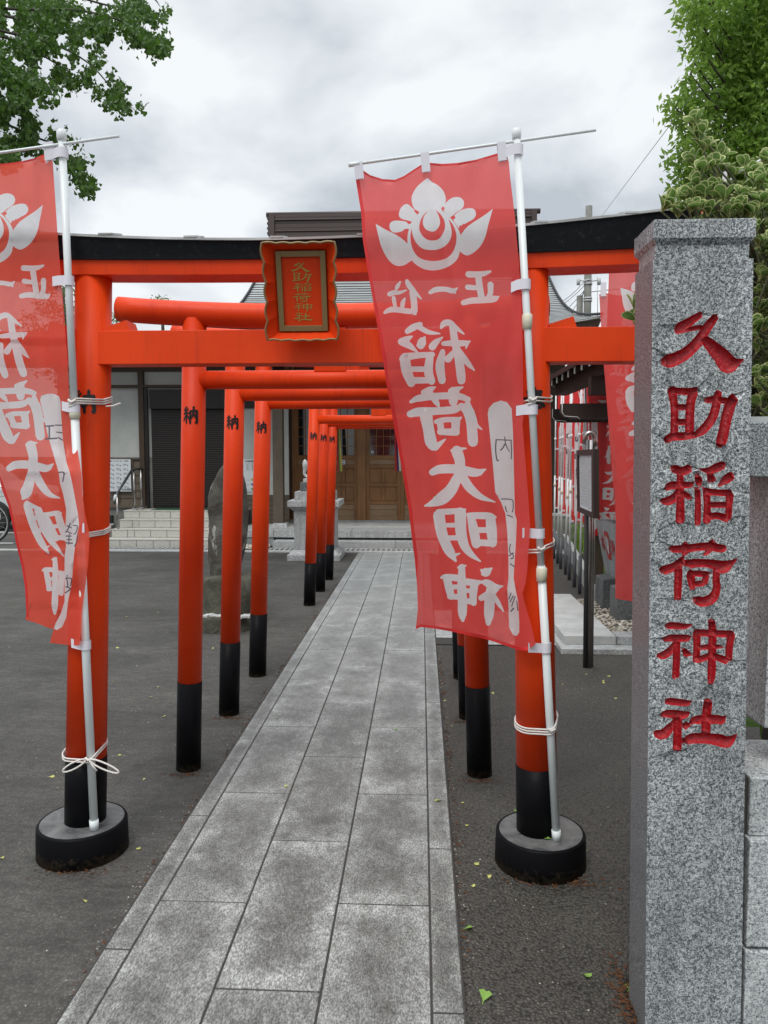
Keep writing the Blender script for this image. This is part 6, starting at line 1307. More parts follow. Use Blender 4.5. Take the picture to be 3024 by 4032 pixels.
nbx = thing('notice_board', 'framed notice board of dense text on three steel rods with a hooked top', 'notice board', (1.15, 5.34, 0), 0)
for dx, dyy, zt2, mm in ((0.0, 0, 1.60, STEEL), (-0.024, 0.012, 1.60, DSTEEL), (0.020, 0.03, 1.60, STEEL)):
    m_ = MB(); m_.tube([(1.188+dx, 5.39+dyy, -0.01), (1.180+dx, 5.39+dyy, 0.9), (1.170+dx, 5.39+dyy, zt2)], 0.0165, 12); m_.build('rod', mm, nbx)
m_ = MB(); m_.tube([(1.133, 5.42, 1.58)]+[(1.166-0.035*math.cos(a), 5.405, 1.60+0.05*math.sin(a)) for a in np.linspace(0, math.pi, 10)]+[(1.201, 5.39, 1.56)], 0.0165, 12); m_.build('hooked_top', STEEL, nbx)
BV = [S(2275, 1773, 5.44), S(2343, 1768, 5.19), S(2344, 2042, 5.19), S(2278, 2012, 5.44)]
bn_ = (BV[1]-BV[0]).cross(BV[2]-BV[1]).normalized(); bn_ = bn_ if bn_.y < 0 else -bn_
def bq(u, v, d=0): a = BV[0].lerp(BV[1], u); b = BV[3].lerp(BV[2], u); return a.lerp(b, v)+bn_*d
def bslab(u0, u1, v0, v1, d0, d1, nm, m, par): 
    mb = MB(); mb.add([bq(u, v, d) for d in (d0, d1) for u, v in ((u0, v0), (u1, v0), (u1, v1), (u0, v1))], [(0, 1, 2, 3), (7, 6, 5, 4), (0, 4, 5, 1), (1, 5, 6, 2), (2, 6, 7, 3), (3, 7, 4, 0)]); return mb.build(nm, m, par)
FR = mat('brown_metal_frame', (0.045, 0.028, 0.026), 0.4)
bslab(0, 1, 0, 1, -0.03, -0.002, 'back_box', FR, nbx); bslab(0.10, 0.90, 0.075, 0.925, -0.002, 0.001, 'panel', PAPER, nbx)
for a in ((0, 1, 0, 0.085), (0, 1, 0.92, 1), (0, 0.08, 0.085, 0.92), (0.88, 1, 0.085, 0.92)): bslab(a[0], a[1], a[2], a[3], -0.001, 0.012, 'frame_bar', FR, nbx)
mb = MB()
for c_ in range(13):
    u = 0.16+c_*0.054; v = 0.12+rnd.random()*0.04
    while v < 0.88:
        l = rnd.uniform(0.01, 0.03); mb.add([bq(a, b, 0.0015) for a, b in ((u, v), (u+0.024, v), (u+0.024, v+l), (u, v+l))], [(0, 1, 2, 3)]); v += l+rnd.uniform(0.004, 0.012)
tag(mb.build('printed_text', FAINT, nbx), kind='stuff')

# ------------------------------------------------------------------ planting, far wall, buildings beyond
kwl = thing('planter_kerb', 'low pale kerb wall behind the grey banner pipes', 'kerb', (2.0, 10, 0))
for i in range(7):
    y0 = 7.75+i*0.72; x0 = 1.80+(y0-8.4)*0.123; m_ = MB(); m_.box((x0+0.04+0.36*0.123, y0+0.36, 0.085), (0.07, 0.71, 0.21), rz=-0.122); m_.build('kerb_block', CONCL, kwl, bevel=0.004)
fw_ = thing('far_garden_wall', 'low grey concrete wall with a pale cap behind the banner row', 'wall', (4, 13.2, 0))
m_ = MB(); m_.b2(1.9, 9.0, 13.1, 13.25, 0.0, 0.46); m_.build('wall_body', CONC, fw_); m_ = MB(); m_.b2(1.88, 9.02, 13.08, 13.27, 0.46, 0.50); m_.build('wall_cap', CONCL, fw_)
sw2 = MB(); sw2.b2(-60, 60, 13.8, 60, -0.02, -0.004); 
cbd = thing('cream_house', 'cream rendered house with narrow dark windows seen between the far banners', 'house', (6, 22, 0))
CRM = mat('cream_render', (0.50, 0.46, 0.32), 0.9)
m_ = MB(); m_.b2(3.2, 11, 20.5, 27, 0, 2.95); m_.build('wall', CRM, cbd); m_ = MB(); m_.prism([(3.0, 2.95), (11.2, 2.95), (7.1, 3.4)], lambda a, b, d: (a, d, b), 20.3, 27.2); m_.build('roof', RIDGE, cbd)
for x in (3.55, 4.7, 6.2, 7.8):
    m_ = MB(); m_.b2(x, x+0.35, 20.46, 20.5, 1.2, 2.5); f_ = m_.build('window', FR, cbd); m_ = MB(); m_.b2(x+0.03, x+0.32, 20.45, 20.462, 1.23, 2.47); m_.build('pane', GLASS, f_)
up = thing('utility_pole', 'grey concrete utility pole with steel bands rising behind the shrine roof corner', 'utility pole', (5.2, 25, 0))
m_ = MB(); m_.tube([(5.24, 25, -0.02), (5.235, 25, 5), (5.22, 25, S(2308, 812, 25).z)], [0.17, 0.125, 0.105], 16); m_.build('pole', CONC, up)
m_ = MB(); m_.tube([(5.05, 25.2, 0), (5.03, 25.2, S(2297, 1160, 25).z)], [0.13, 0.10], 12); m_.build('second_pole', CONC, up)
for yy in (1178, 1188, 1108, 1122):
    z = S(2310, yy, 25).z; m_ = MB(); m_.lathe([(0.137, 0), (0.137, 0.05)], (5.235, 25, z), 16); m_.build('steel_band', METAL, up)
z = S(2310, 1112, 25).z
for dx in (-1, 1):
    m_ = MB(); m_.tube([(5.235, 24.9, z), (5.235+dx*0.32, 24.9, z+0.05)], 0.02, 6); m_.build('bracket_arm', METAL, up); m_ = MB(); m_.lathe([(0.05, -0.1), (0.06, 0), (0.05, 0.1)], (5.235+dx*0.32, 24.9, z), 8); m_.build('insulator', CONCL, up)
m_ = MB(); m_.b2(4.9, 5.55, 24.85, 24.93, S(2310, 868, 25).z, S(2310, 868, 25).z+0.06); m_.build('cross_arm', METAL, up)
def wire(lb, a, b, sag, r_=0.012):
    mb = MB(); mb.tube([a.lerp(b, t)+Vector((0, 0, -sag*4*t*(1-t))) for t in np.linspace(0, 1, 14)], r_, 5); tag(mb.build('power_line', FAINT), lb, 'power line', 'overhead wires at the utility pole')
wire('overhead wire running steeply up from the utility pole into the zelkova tree', S(2358, 866, 25), S(2760, 330, 9), 0.0, 0.005)
for k, (x0, y0, x1, y1) in enumerate(((2316, 1108, 2150, 1235), (2318, 1120, 2170, 1262), (2312, 1130, 2195, 1290), (2300, 1108, 2180, 1200), (2314, 1116, 2230, 1250))): wire(('lowest but two of the thin wires sloping from the utility pole to the shrine roof', 'lowest but one of the thin wires sloping from the utility pole', 'lowest of the thin wires sloping left from the utility pole', 'uppermost thin wire sloping left from the utility pole bracket', 'steepest thin wire dropping just left of the utility pole')[k], S(x0, y0, 25), S(x1, y1, 26), 0.12, 0.010)
m_ = MB(); m_.tube([S(2352, 1090, 26), S(2353, 1300, 26)], 0.012, 5); tag(m_.build('antenna_mast', METAL), 'thin vertical mast right of the utility pole', 'mast')

# parked car and bicycle beyond the left banner
car = thing('parked_car', 'white car parked beyond the yard, mostly hidden behind the left banner', 'car', (-9.6, 15.5, 0))
m_ = MB(); pr_ = [(-1.9, 0.28), (-1.95, 0.62), (-1.75, 0.82), (-0.95, 0.95), (-0.45, 1.36), (0.9, 1.40), (1.55, 0.98), (1.95, 0.88), (2.0, 0.35), (1.9, 0.24)]
m_.prism(pr_, lambda a, b, d: (-9.6-a, d, b), 14.7, 16.3); m_.build('body', CARW, car, bevel=0.05)
m_ = MB(); m_.prism([(-0.82, 0.97), (-0.42, 1.31), (0.85, 1.34), (1.35, 1.0)], lambda a, b, d: (-9.6-a, d, b), 14.68, 16.32); m_.build('windows', GLASS, car)
for x in (-1.25, 1.3):
    for y in (14.66, 16.34): 
        m_ = MB(); m_.tube([(-9.6-x, y-0.09, 0.3), (-9.6-x, y+0.09, 0.3)], 0.30, 20); tw = m_.build('tyre', RUBBER, car); m_ = MB(); m_.tube([(-9.6-x, y-0.10, 0.3), (-9.6-x, y+0.10, 0.3)], 0.17, 16); m_.build('rim', METAL, tw)
for y in (14.95, 16.05): m_ = MB(); m_.box((-7.69, y, 0.66), (0.06, 0.26, 0.12)); m_.build('headlight', CONCL, car, bevel=0.02)
bk_ = thing('bicycle', 'black city bicycle with wire front basket parked at the left edge of the yard', 'bicycle', (-7.5, 12.5, 0))
BY = 12.75; wr = S(38, 2060, BY); wheelr = 0.34; wcx = wr.x-wheelr-0.01
def wheel(cx_):
    m_ = MB(); m_.tube([(cx_+math.cos(a)*wheelr, BY, wheelr+math.sin(a)*wheelr) for a in np.linspace(0, 2*math.pi, 37)], 0.019, 8, caps=False); w_ = m_.build('tyre', RUBBER, bk_)
    m_ = MB(); m_.tube([(cx_+math.cos(a)*(wheelr-0.027), BY, wheelr+math.sin(a)*(wheelr-0.027)) for a in np.linspace(0, 2*math.pi, 37)], 0.012, 6, caps=False); m_.build('rim', METAL, w_)
    m_ = MB(); 
    for k in range(18):
        a = k*2*math.pi/18; m_.tube([(cx_, BY+(0.03 if k % 2 else -0.03), wheelr), (cx_+math.cos(a)*(wheelr-0.03), BY, wheelr+math.sin(a)*(wheelr-0.03))], 0.0018, 4)
    m_.tube([(cx_, BY-0.05, wheelr), (cx_, BY+0.05, wheelr)], 0.022, 8); m_.build('spokes', METAL, w_)
wheel(wcx); wheel(wcx-1.08)
h_ = Vector((wcx-0.14, BY, 0.80)); bb = Vector((wcx-0.66, BY, 0.30)); st_ = Vector((wcx-0.76, BY, 0.72)); rw = Vector((wcx-1.08, BY, wheelr))
m_ = MB()
for a, b, r_ in ((h_, bb, 0.018), (st_, bb, 0.015), (rw, bb, 0.010), (rw, st_+Vector((0.01, 0, -0.06)), 0.009), (h_+Vector((0.02, 0, -0.12)), st_+Vector((0.02, 0, -0.15)), 0.014)): m_.tube([a, b], r_, 8)
m_.build('frame', DSTEEL, bk_)
m_ = MB(); m_.tube([h_+Vector((-0.02, 0, 0.16)), h_, Vector((wcx-0.03, BY+0.05, 0.62)), Vector((wcx, BY+0.05, wheelr))], 0.013, 8); m_.build('fork', DSTEEL, bk_)
m_ = MB(); m_.tube([h_+Vector((-0.28, -0.27, 0.17)), h_+Vector((-0.08, -0.24, 0.20)), h_+Vector((-0.02, 0, 0.17)), h_+Vector((-0.08, 0.24, 0.20)), h_+Vector((-0.28, 0.27, 0.17))], 0.011, 8); m_.build('handlebar', METAL, bk_)
m_ = MB(); m_.box(st_+Vector((-0.02, 0, 0.14)), (0.26, 0.17, 0.06), taper=0.8); m_.build('saddle', RUBBER, bk_, bevel=0.02)
m_ = MB()
for k in range(9):
    for zz_ in range(1):
        x0 = wcx-0.10+k*0.04; m_.tube([(x0, BY-0.15, 0.78), (x0, BY-0.17, 1.02)], 0.0022, 4); m_.tube([(x0, BY+0.15, 0.78), (x0, BY+0.17, 1.02)], 0.0022, 4)
for z in (0.78, 0.86, 0.94, 1.02):
    e_ = (z-0.78)*0.1; m_.tube([(wcx-0.12, BY-0.15-e_, z), (wcx+0.22, BY-0.15-e_, z), (wcx+0.22, BY+0.15+e_, z), (wcx-0.12, BY+0.15+e_, z), (wcx-0.12, BY-0.15-e_, z)], 0.0035, 4)
m_.build('basket', METAL, bk_)
lm = MB(); lm.b2(-40, -6.9, 12.6, 12.7, 0.0, 0.005); lm.b2(-8.2, -8.1, 12.7, 16, 0.0, 0.005); lm.b2(-40, -6.9, 14.3, 14.38, 0.0, 0.005); tag(lm.build('parking_line', CONCL), kind='structure')

# ------------------------------------------------------------------ trees
def leaf_mesh(points, m, name, par, shape, size, upbias=0.3, jit=0.35):
    vs = []; fs = []; sm_ = [np.array(v, float) for v in shape[0]]; SV = np.array(shape[0], float); FS = shape[1]
    for (p, d) in points:
        s_ = size*rnd.uniform(1-jit, 1+jit); a = rnd.uniform(0, 6.283); tilt = rnd.gauss(0, 0.7); q_ = Vector((d[0]+rnd.gauss(0, .5), d[1]+rnd.gauss(0, .5), d[2]+rnd.gauss(0, .5))).normalized()
        n = q_.cross(Vector((rnd.gauss(0, 1), rnd.gauss(0, 1), rnd.gauss(0, 1)+upbias*3))).normalized(); u = n.cross(q_)
        b = len(vs)
        for x, y, z in SV: vs.append((p[0]+(u.x*x+q_.x*y+n.x*z)*s_, p[1]+(u.y*x+q_.y*y+n.y*z)*s_, p[2]+(u.z*x+q_.z*y+n.z*z)*s_))
        for f in FS: fs.append(tuple(b+i for i in f))
    me = bpy.data.meshes.new(name); me.from_pydata(vs, [], fs); me.materials.append(m); o = bpy.data.objects.new(name, me); col.objects.link(o)
    if par is not None: o.parent = par; o.matrix_parent_inverse = Matrix.Translation(-par.location)
    return o
FAN = ([(0, -0.5, 0), (0.04, 0, 0), (-0.5, 0.62, 0.08), (-0.2, 0.86, 0), (0.0, 0.76, -0.04), (0.2, 0.86, 0), (0.5, 0.62, 0.08), (-0.04, 0, 0)], [(0, 1, 7), (7, 1, 4), (7, 4, 3, 2), (1, 6, 5, 4)])
LANCE = ([(0, 0, 0), (0.2, 0.4, 0.05), (0, 1, 0), (-0.2, 0.4, 0.05)], [(0, 1, 2), (0, 2, 3)])
gt = thing('ginkgo_tree', 'dark green ginkgo tree whose fan-leaved branches hang in from the top left', 'ginkgo tree', (-6.2, 8.6, 0))
m_ = MB(); m_.tube([(-6.2, 8.6, -0.05), (-6.15, 8.6, 2), (-6.2, 8.5, 5), (-6.1, 8.5, 9)], [0.30, 0.25, 0.21, 0.10], 16); m_.build('trunk', BARK, gt)
BR = [  # measured branch lines (px, py, depth) and fullness
 ([(-260,-60),(0,30),(300,40),(500,90),(600,150),(648,196)], 7.2, 95), ([(-200,60),(0,120),(200,170),(350,250),(460,370),(545,446)], 7.0, 90), ([(-200,150),(0,240),(120,300),(222,388)], 6.8, 55),
 ([(-200,250),(0,310),(60,360),(106,405)], 6.9, 45), ([(-200,420),(0,480),(140,540),(240,580),(300,650),(370,755)], 7.1, 70), ([(-200,520),(0,560),(120,560),(250,600)], 7.3, 80), ([(-100,-80),(200,-40),(420,20),(560,40),(650,60)], 7.8, 85), ([(-100,40),(100,80),(260,120),(380,150),(420,130)], 7.5, 110),
 ([(-100,120),(60,160),(170,220),(300,300),(330,320)], 7.3, 85), ([(500,-60),(600,-10),(632,28)], 7.6, 22), ([(-120,560),(0,600),(60,640)], 7.0, 45), ([(-100,440),(0,440),(60,450),(130,480)], 7.4, 50), ([(-150,0),(0,60),(150,60),(330,60)], 8.2, 120)]
L = []; bm_ = MB()
for ln, Y, wd in BR:
    sm_ = smooth_stroke([(a, b, wd) for a, b in ln], 8); pts = []
    for i, (a, b, c) in enumerate(sm_):
        t = i/(len(sm_)-1); pts.append(S(a, b, Y-0.5*t))
    bm_.tube(pts, [0.013*(1-t)+0.002 for t in np.linspace(0, 1, len(pts))], 6, caps=False)
    n = int(27*wd)
    for _ in range(n):
        t = rnd.random()**0.8; i = min(int(t*(len(sm_)-1)), len(sm_)-2); a, b, c = sm_[i]+(sm_[i+1]-sm_[i])*rnd.random(); w_ = (wd*(1-t)**0.6*0.95+16)
        cl = (int((a+rnd.gauss(0, 1)*w_*0.5)/26)*26, int((b+rnd.gauss(0, 1)*w_*0.5)/26)*26)
        if mnoise.noise(Vector((cl[0]/70, cl[1]/70, Y))) < -0.06: continue
        x, y = cl[0]+rnd.gauss(0, 11), cl[1]+rnd.gauss(0, 11)+6
        p = S(x, y, Y-0.5*t+rnd.gauss(0, 0.22)); L.append((p, (rnd.gauss(0, .35), rnd.gauss(0, .35), -0.9)))
bm_.build('branches', BARK, gt)
for i in range(6):   # crown outside the frame
    for _ in range(1100):
        c = [(-6.4, 8.2, 5.2), (-5.6, 7.6, 6.2), (-7.4, 8.8, 6.8), (-6.2, 9.4, 7.4), (-7.8, 7.6, 5.4), (-5.4, 8.6, 7.6)][i]; L.append(((c[0]+rnd.gauss(0, .55), c[1]+rnd.gauss(0, .55), c[2]+rnd.gauss(0, .5)), (0, 0, -1)))
tag(leaf_mesh(L, LGINK, 'crown', gt, FAN, 0.042), kind='stuff')

def tree(name, label, base, h, hubs, nper, m, size, shape=LANCE, group=None, trunk=0.16, cat='tree'):
    o = thing(name, label, cat, base, 0, group); b = Vector(base); m_ = MB(); top = b+Vector((0, 0, h)); m_.tube([b+Vector((0, 0, -0.05)), b.lerp(top, 0.5)+Vector((0.05, 0, 0)), top], [trunk, trunk*0.7, trunk*0.25], 10); m_.build('trunk', BARK, o)
    br = MB(); L = []
    for (c, r_) in hubs:
        c = Vector(c); s_ = b.lerp(top, min(0.9, max(0.3, (c.z-b.z)/h*0.75))); s_ = c.lerp(s_, 0.22); mid = s_.lerp(c, 0.5)+Vector((0, 0, -0.1*r_)); br.tube([s_, mid, c], [trunk*0.11, trunk*0.08, 0.008], 6)
        for _ in range(int(nper*r_*r_)):
            v = Vector((rnd.gauss(0, 1), rnd.gauss(0, 1), rnd.gauss(0, 1))).normalized()*r_*(0.35+0.65*rnd.random()**0.5); v.z *= 0.72; q_ = c+v
            if rnd.random() < 0.05: br.tube([c, c+v*0.5+Vector((0, 0, 0.05)), q_], [0.012, 0.008, 0.003], 4, caps=False)
            for _k in range(7): L.append((q_+Vector((rnd.gauss(0, .07), rnd.gauss(0, .07), rnd.gauss(0, .05))), (v.x*0.6, v.y*0.6, -0.35+v.z*0.2)))
    br.build('branches', BARK, o); tag(leaf_mesh(L, m, 'crown', o, shape, size, 0.6), kind='stuff'); return o
def hub(x, y, Y, r_): return (S(x, y, Y), r_)
ZH = [hub(2800,20,10.5,.42), hub(2920,-20,10.8,.6), hub(3060,40,11,.8), hub(2740,60,10.4,.20), hub(2790,150,10.6,.30), hub(2850,200,11,.42), hub(2950,190,11,.5), hub(3060,240,11,.7), hub(2760,190,10.5,.16), hub(2735,250,10.4,.14), hub(2725,300,10.4,.12), hub(2850,320,11,.42), hub(2960,340,11,.5),
      hub(2690,385,10.6,.22), hub(2660,425,10.5,.18), hub(2760,400,10.8,.30), hub(2860,440,11,.42), hub(2980,460,11,.55), hub(2720,470,10.6,.26), hub(2780,540,11,.34), hub(2690,600,10.7,.25), hub(2740,640,10.8,.30), hub(2840,600,11,.42), hub(2960,600,11,.5), hub(2720,710,10.8,.26), hub(2700,765,10.8,.2), hub(2800,720,11,.4), hub(2930,740,11,.5), hub(3060,500,11,.7), hub(3080,700,11,.7), hub(2860,860,11.2,.5), hub(3000,880,11.2,.6), hub(3100,-160,11,.9), hub(2900,-200,11,.6), hub(3230,200,11.5,1.0), hub(3250,560,11.5,1.0), hub(3000,1100,11.5,.7), hub(3160,1000,11.5,.8)]
tree('zelkova_tree', 'tall fresh green leafy tree filling the upper right behind the stone pillar', (5.3, 11.2, 0), 8.2, ZH, 500, LZEL, 0.098, trunk=0.14)
tree('background_tree', 'green tree glimpsed between the left banner and the left gate pillar', (-14.0, 30, 0), 8.0, [((-14, 30, 7.6), 1.0), ((-14.6, 30, 6.6), 1.2), ((-13.4, 30.4, 6.4), 1.1), ((-13.9, 29.7, 5.2), 1.3), ((-14.8, 30, 8.2), .7)], 75, LDARK, 0.16)
tree('background_tree', 'treetop just showing above the round lintel left of the plaque', (-7.4, 22, 0), 5.4, [(S(632,1175,22), .22), (S(655,1180,22), .14), (S(600,1200,22), .18), (S(640,1215,22), .4)], 160, LDARK, 0.09)
tree('background_tree', 'small treetop showing at the left end of the round red lintel', (-9.0, 20, 0), 5.0, [(S(462,1235,20), .2), (S(452,1262,20), .25), (S(470,1290,20), .3)], 160, LDARK, 0.09)
tree('background_tree', 'dark green tree standing behind the cream house at the right', (9.5, 26, 0), 6.5, [((9.5, 26, 5.6), 1.4), ((8.6, 26, 4.8), 1.2), ((10.6, 26, 4.9), 1.3)], 60, LDARK, 0.16)

# ------------------------------------------------------------------ variegated shrub
def vleaf():
    ol = [(0, 0), (0.09, 0.12), (0.20, 0.30), (0.30, 0.52), (0.30, 0.74), (0.20, 0.92), (0, 1.0), (-0.20, 0.92), (-0.30, 0.74), (-0.30, 0.52), (-0.20, 0.30), (-0.09, 0.12)]
    cup = lambda x, y: 0.9*x*x-0.12*(y-0.4)**2
    inn = [(x*0.82, 0.505+(y-0.5)*0.86) for x, y in ol]
    V_ = [(x, y, cup(x, y)) for x, y in ol]+[(x, y, cup(x, y)) for x, y in inn]; n = len(ol)
    F_ = [(i, (i+1) % n, n+(i+1) % n, n+i) for i in range(n)]+[tuple(range(n, 2*n))]; return V_, F_, [1]*n+[0]
VL = vleaf()
shr = thing('variegated_shrub', 'dense shrub of cream-edged green leaves rising behind the stone pillar and fence', 'shrub', (1.3, 2.75, 0))
twigs = MB(); LP = []
def rosette(p, d, n, s_):
    for k in range(n):
        an = 2.4*k+rnd.random(); el = 0.35+0.9*k/n; d = Vector(d).normalized(); a = d.cross(Vector((0.3, 0.9, 0.2))).normalized(); b = d.cross(a)
        dr_ = (d*math.cos(1.25-el)+(a*math.cos(an)+b*math.sin(an))*math.sin(1.25-el)).normalized(); LP.append((p-d*0.012*(k/n), dr_, d, s_*rnd.uniform(0.75, 1.15)))
tips = []
for (x, y, Y, n) in ((2740,490,2.55,5),(2748,540,2.55,5),(2770,590,2.55,7),(2826,620,2.6,5),(2790,660,2.55,8),(2830,690,2.6,8),(2760,680,2.5,5),(2870,700,2.6,8),(2750,730,2.5,7),(2700,790,2.55,7),(2650,800,2.5,6),(2610,825,2.5,6),(2670,850,2.55,6),(2720,830,2.5,8),(2770,780,2.5,8),(2810,760,2.55,8),(2850,790,2.5,8),(2790,840,2.5,8),(2900,760,2.6,8),(2960,690,2.6,8),(2930,660,2.7,6),(3010,640,2.7,8),(2970,760,2.6,8),(2920,830,2.5,8),(3000,720,2.55,8),(3000,800,2.5,8),(2960,850,2.5,8),(2870,850,2.5,8),(2730,640,2.6,4),(2500,1225,2.35,3),(2510,1262,2.35,2),(2512,1300,2.35,2)):
    tips.append((S(x, y, Y), n))
for i in range(230): tips.append((S(rnd.uniform(2975, 3300), rnd.uniform(870, 1650), rnd.uniform(2.28, 2.7)), 8))
for i in range(150): tips.append((Vector((rnd.uniform(0.9, 2.6), rnd.uniform(2.45, 3.0), rnd.uniform(0.9, 2.28))), 7))
for i in range(110): tips.append((S(rnd.uniform(2700, 3200), rnd.uniform(760, 960), rnd.uniform(2.5, 2.9)), 8))
for i, (p, n) in enumerate(tips):
    rosette(p, (rnd.gauss(0, .35)-0.1, -0.35+rnd.gauss(0, .3), 1.0), n+2, 0.054 if i < 34 else 0.046)
    r0_ = Vector((1.25+rnd.uniform(-.3, .9), 2.8, min(p.z-0.3, 1.5+rnd.random()*0.4))); twigs.tube([p-Vector((0, 0, 0.01)), p.lerp(r0_, 0.35)+Vector((0, 0, -0.05)), r0_], [0.0030, 0.0045, 0.008], 5, caps=False)
m_ = MB(); m_.tube([(1.25, 2.8, 0), (1.3, 2.8, 0.8), (1.3, 2.8, 1.6)], [0.04, 0.03, 0.02], 8); m_.build('stem', BARK, shr); twigs.build('twigs', mat('green_twig', (0.14, 0.15, 0.09), 0.8), shr)
def leafM(p, dr_, up_, s_):
    y = dr_.normalized(); x = y.cross(up_).normalized(); z = x.cross(y); return Matrix(((x.x*s_, y.x*s_, z.x*s_, p.x), (x.y*s_, y.y*s_, z.y*s_, p.y), (x.z*s_, y.z*s_, z.z*s_, p.z), (0, 0, 0, 1)))
lme = bpy.data.meshes.new('leaf'); lme.from_pydata(VL[0], [], VL[1]); lme.materials.append(LSHR); lme.materials.append(LRIM)
for i, p in enumerate(lme.polygons): p.material_index = VL[2][i]; p.use_smooth = True
inv = Matrix.Translation(-shr.location); stv, stf, stm = [], [], []
LPo = LP[:]; 
for i, (p, d, u, s_) in enumerate(LPo):
    M_ = leafM(p, d, u+Vector((0.01, 0, 0)), s_)
    if i < 235: o = bpy.data.objects.new('leaf', lme); col.objects.link(o); o.parent = shr; o.matrix_parent_inverse = inv; o.matrix_basis = M_
    else:
        b = len(stv); stv += [tuple(M_ @ Vector(v)) for v in VL[0]]; stf += [tuple(b+j for j in f) for f in VL[1]]; stm += VL[2]
me = bpy.data.meshes.new('foliage'); me.from_pydata(stv, [], stf); me.materials.append(LSHR); me.materials.append(LRIM); me.polygons.foreach_set('material_index', stm); me.polygons.foreach_set('use_smooth', [True]*len(stf))
o = bpy.data.objects.new('foliage', me); col.objects.link(o); o.parent = shr; o.matrix_parent_inverse = inv; tag(o, kind='stuff')
# dark planting behind the fence and grassy spider plants
L = [(Vector((rnd.uniform(0.8, 4.5), rnd.uniform(2.35, 3.6), abs(rnd.gauss(0, 0.45)))), (0, -0.3, 1)) for _ in range(9000)]; L = [(p, d) for p, d in L if p.x > 0.40*p.y+0.22]
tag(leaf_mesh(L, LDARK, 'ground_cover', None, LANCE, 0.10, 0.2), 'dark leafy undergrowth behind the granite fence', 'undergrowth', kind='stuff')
L = [(Vector((rnd.uniform(1.9, 5.5)+0.12*(0), rnd.uniform(7.7, 13.0), abs(rnd.gauss(0, 0.28))+0.05)), (0, -0.2, 1)) for _ in range(16000)]; L = [(p, d) for p, d in L if p.x > 1.93+(p.y-8.4)*0.123]
tag(leaf_mesh(L, LZEL, 'ground_cover', None, LANCE, 0.085, 0.5), 'low green planting behind the kerb of the banner row', 'planting', kind='stuff')
# dark hedge bulk so that no sky shows low behind the shrub
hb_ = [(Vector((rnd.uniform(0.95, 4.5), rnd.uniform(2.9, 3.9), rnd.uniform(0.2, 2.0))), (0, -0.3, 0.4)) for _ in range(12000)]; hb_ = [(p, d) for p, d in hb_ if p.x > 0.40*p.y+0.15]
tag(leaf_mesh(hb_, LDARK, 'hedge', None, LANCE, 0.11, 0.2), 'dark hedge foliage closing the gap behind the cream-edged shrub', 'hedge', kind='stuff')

# ------------------------------------------------------------------ fallen leaves
ORD = ['nearest', 'second nearest', 'third nearest', 'fourth nearest', 'fifth nearest', 'sixth nearest', 'seventh nearest', 'eighth nearest', 'ninth nearest', 'tenth nearest', 'eleventh nearest', 'twelfth nearest', 'thirteenth nearest', 'fourteenth nearest', 'fifteenth nearest', 'sixteenth nearest', 'seventeenth nearest', 'farthest']
def fallen(pts, m, nm, lab, grp, size):
    if lab: pts = [(x, y, z, '%s of the %s' % (ORD[i] if i < len(pts)-1 else 'farthest', lab.replace('small pale leaves', 'pale leaves'))) for i, (x, y, z, _) in enumerate(sorted(pts, key=lambda p: -p[1]))]
    me = bpy.data.meshes.new('leaf'); me.from_pydata([(x, y, z+0.06*abs(x)) for x, y, z in FAN[0]], [], FAN[1]); me.materials.append(m)
    for (x, y, z, lb) in pts:
        p = G(x, y, z); o = bpy.data.objects.new(nm, me); col.objects.link(o); o.location = (p.x, p.y, z+0.004); s_ = size*rnd.uniform(0.45, 0.85); o.scale = (s_, s_, s_); o.rotation_euler = (rnd.gauss(0, .22), rnd.gauss(0, .22), rnd.random()*6.28); tag(o, lb or lab, 'leaf', grp)
YL = [(1093,3084),(0,0)]
fallen([(450,2684,0.0,None),(620,2412,0,None),(495,2430,0,None),(468,2552,0,None),(600,2748,0,None),(625,2707,0,None),(835,2555,0,None),(478,2976,0,None),(195,3061,0,None),(563,3074,0,None),(640,2824,0,None),(40,2374,0,None),(550,3340,0,None),(700,2860,0,None)], LYEL, 'fallen_leaf', 'small pale leaves on the asphalt left of the path', 'pale leaves scattered on the left asphalt', 0.034)
fallen([(329,3546,0,'pale oval leaf alone on the asphalt below the left disc base'),(12,3384,0,'pale yellow leaf on the asphalt at the left frame edge beside the disc base')], LYEL, 'fallen_leaf', '', 'pale leaves scattered on the left asphalt', 0.042)
fallen([(1135,3096,0.014,'yellow leaf lying on a paving slab joint in the lower middle of the path'),(1738,3152,0.014,'long brown leaf lying across the right edging of the path')], LYEL, 'fallen_leaf', '', 'leaves lying on the paved path', 0.040)
fallen([(1093,2829,0.014,'small green leaf on the left column of paving slabs'),(1559,2872,0.014,'green fan leaf beside a slab joint on the right paving column'),(1862,2338,0.014,None)][:2], LGRN, 'fallen_leaf', '', 'leaves lying on the paved path', 0.036)
fallen([(1740,2694,0,None),(1757,2760,0,None),(1935,2730,0,None),(2214,2698,0,None),(2290,2715,0,None),(1815,3164,0,None),(1920,3450,0,None),(1856,3492,0,None),(1884,3400,0,None),(1845,3252,0,None),(2310,2658,0,None),(2400,2662,0,None),(2371,2690,0,None),(2430,2750,0,None),(2373,2686,0,None),(1756,2852,0,None),(1782,2862,0,None),(2268,3322,0,None)], LYEL, 'fallen_leaf', 'yellow leaf fragments on the coarse asphalt right of the path', 'leaf fragments on the right asphalt', 0.030)
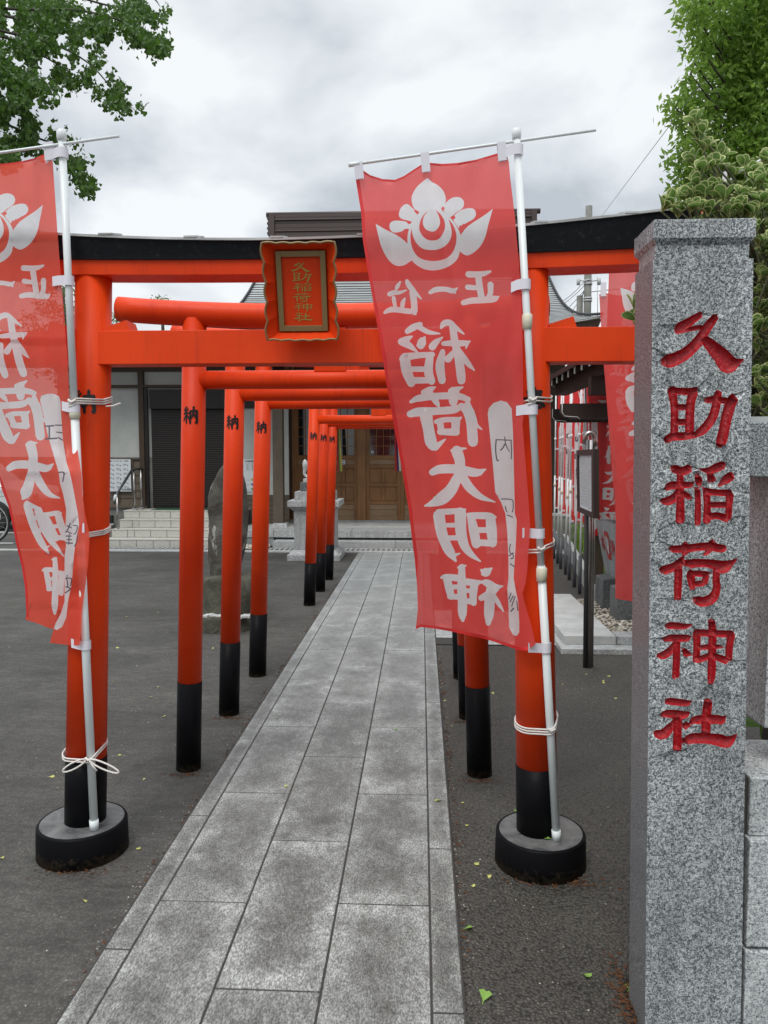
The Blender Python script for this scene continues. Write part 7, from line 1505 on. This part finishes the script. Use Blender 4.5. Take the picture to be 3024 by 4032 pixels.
fallen([(2310,3354,0,'green leaf standing beside the right disc base'),(2167,3306,0.12,'green fan leaf lying on top of the right disc base'),(1937,3270,0,'green leaf on the coarse asphalt just left of the right disc base'),(2318,3298,0,'pale green leaf on the asphalt right of the right disc base'),(2040,3192,0,'green leaf behind the right disc base')], LGRN, 'fallen_leaf', '', 'green leaves around the right disc base', 0.040)
fallen([(2300,3840,0,'large green fan leaf with a long stalk on the coarse asphalt near the bottom right'),(1828,3662,0,'green fan leaf at the path edge near the bottom'),(1903,3946,0,'green leaf on the coarse asphalt at the bottom of the frame'),(2475,3903,0,'small green sprig at the foot of the stone pillar')], LGRN, 'fallen_leaf', '', 'green leaves on the near asphalt', 0.046)

# loose grit on the asphalt, too small to count
GRITM = mat('pale_grit', rough=0.9, build=lambda t, b: setc(t, b, ramp(t, nd(t, 'ShaderNodeNewGeometry').outputs['Random Per Island'], [(0, (0.08, 0.07, 0.06)), (0.8, (0.24, 0.23, 0.21)), (1, (0.5, 0.48, 0.42))])))
gm = MB()
def grit(x, y, s_):
    a = rnd.random()*6.28; P_ = [(x+math.cos(a+k*1.57)*s_*rnd.uniform(.6, 1.2), y+math.sin(a+k*1.57)*s_*rnd.uniform(.6, 1.2), 0.0005) for k in range(4)]+[(x, y, s_*0.9)]
    gm.add(P_, [(0, 1, 4), (1, 2, 4), (2, 3, 4), (3, 0, 4)])
for _ in range(2600):
    y = 1.7+rnd.random()**1.7*8; grit(rnd.uniform(-2.6-y*0.35, -0.97), y, rnd.uniform(0.0015, 0.0045))
for _ in range(1500):
    y = 1.7+rnd.random()**1.5*4; grit(rnd.uniform(0.14, 1.4), y, rnd.uniform(0.0015, 0.004))
for _ in range(900):
    y = 1.8+rnd.random()*8; grit(-0.965-abs(rnd.gauss(0, 0.02)), y, rnd.uniform(0.0015, 0.004)); grit(0.13+abs(rnd.gauss(0, 0.02)), y, rnd.uniform(0.0015, 0.004))
tag(gm.build('grit', GRITM), 'loose pale grit scattered over the asphalt beside the path', 'grit', kind='stuff')
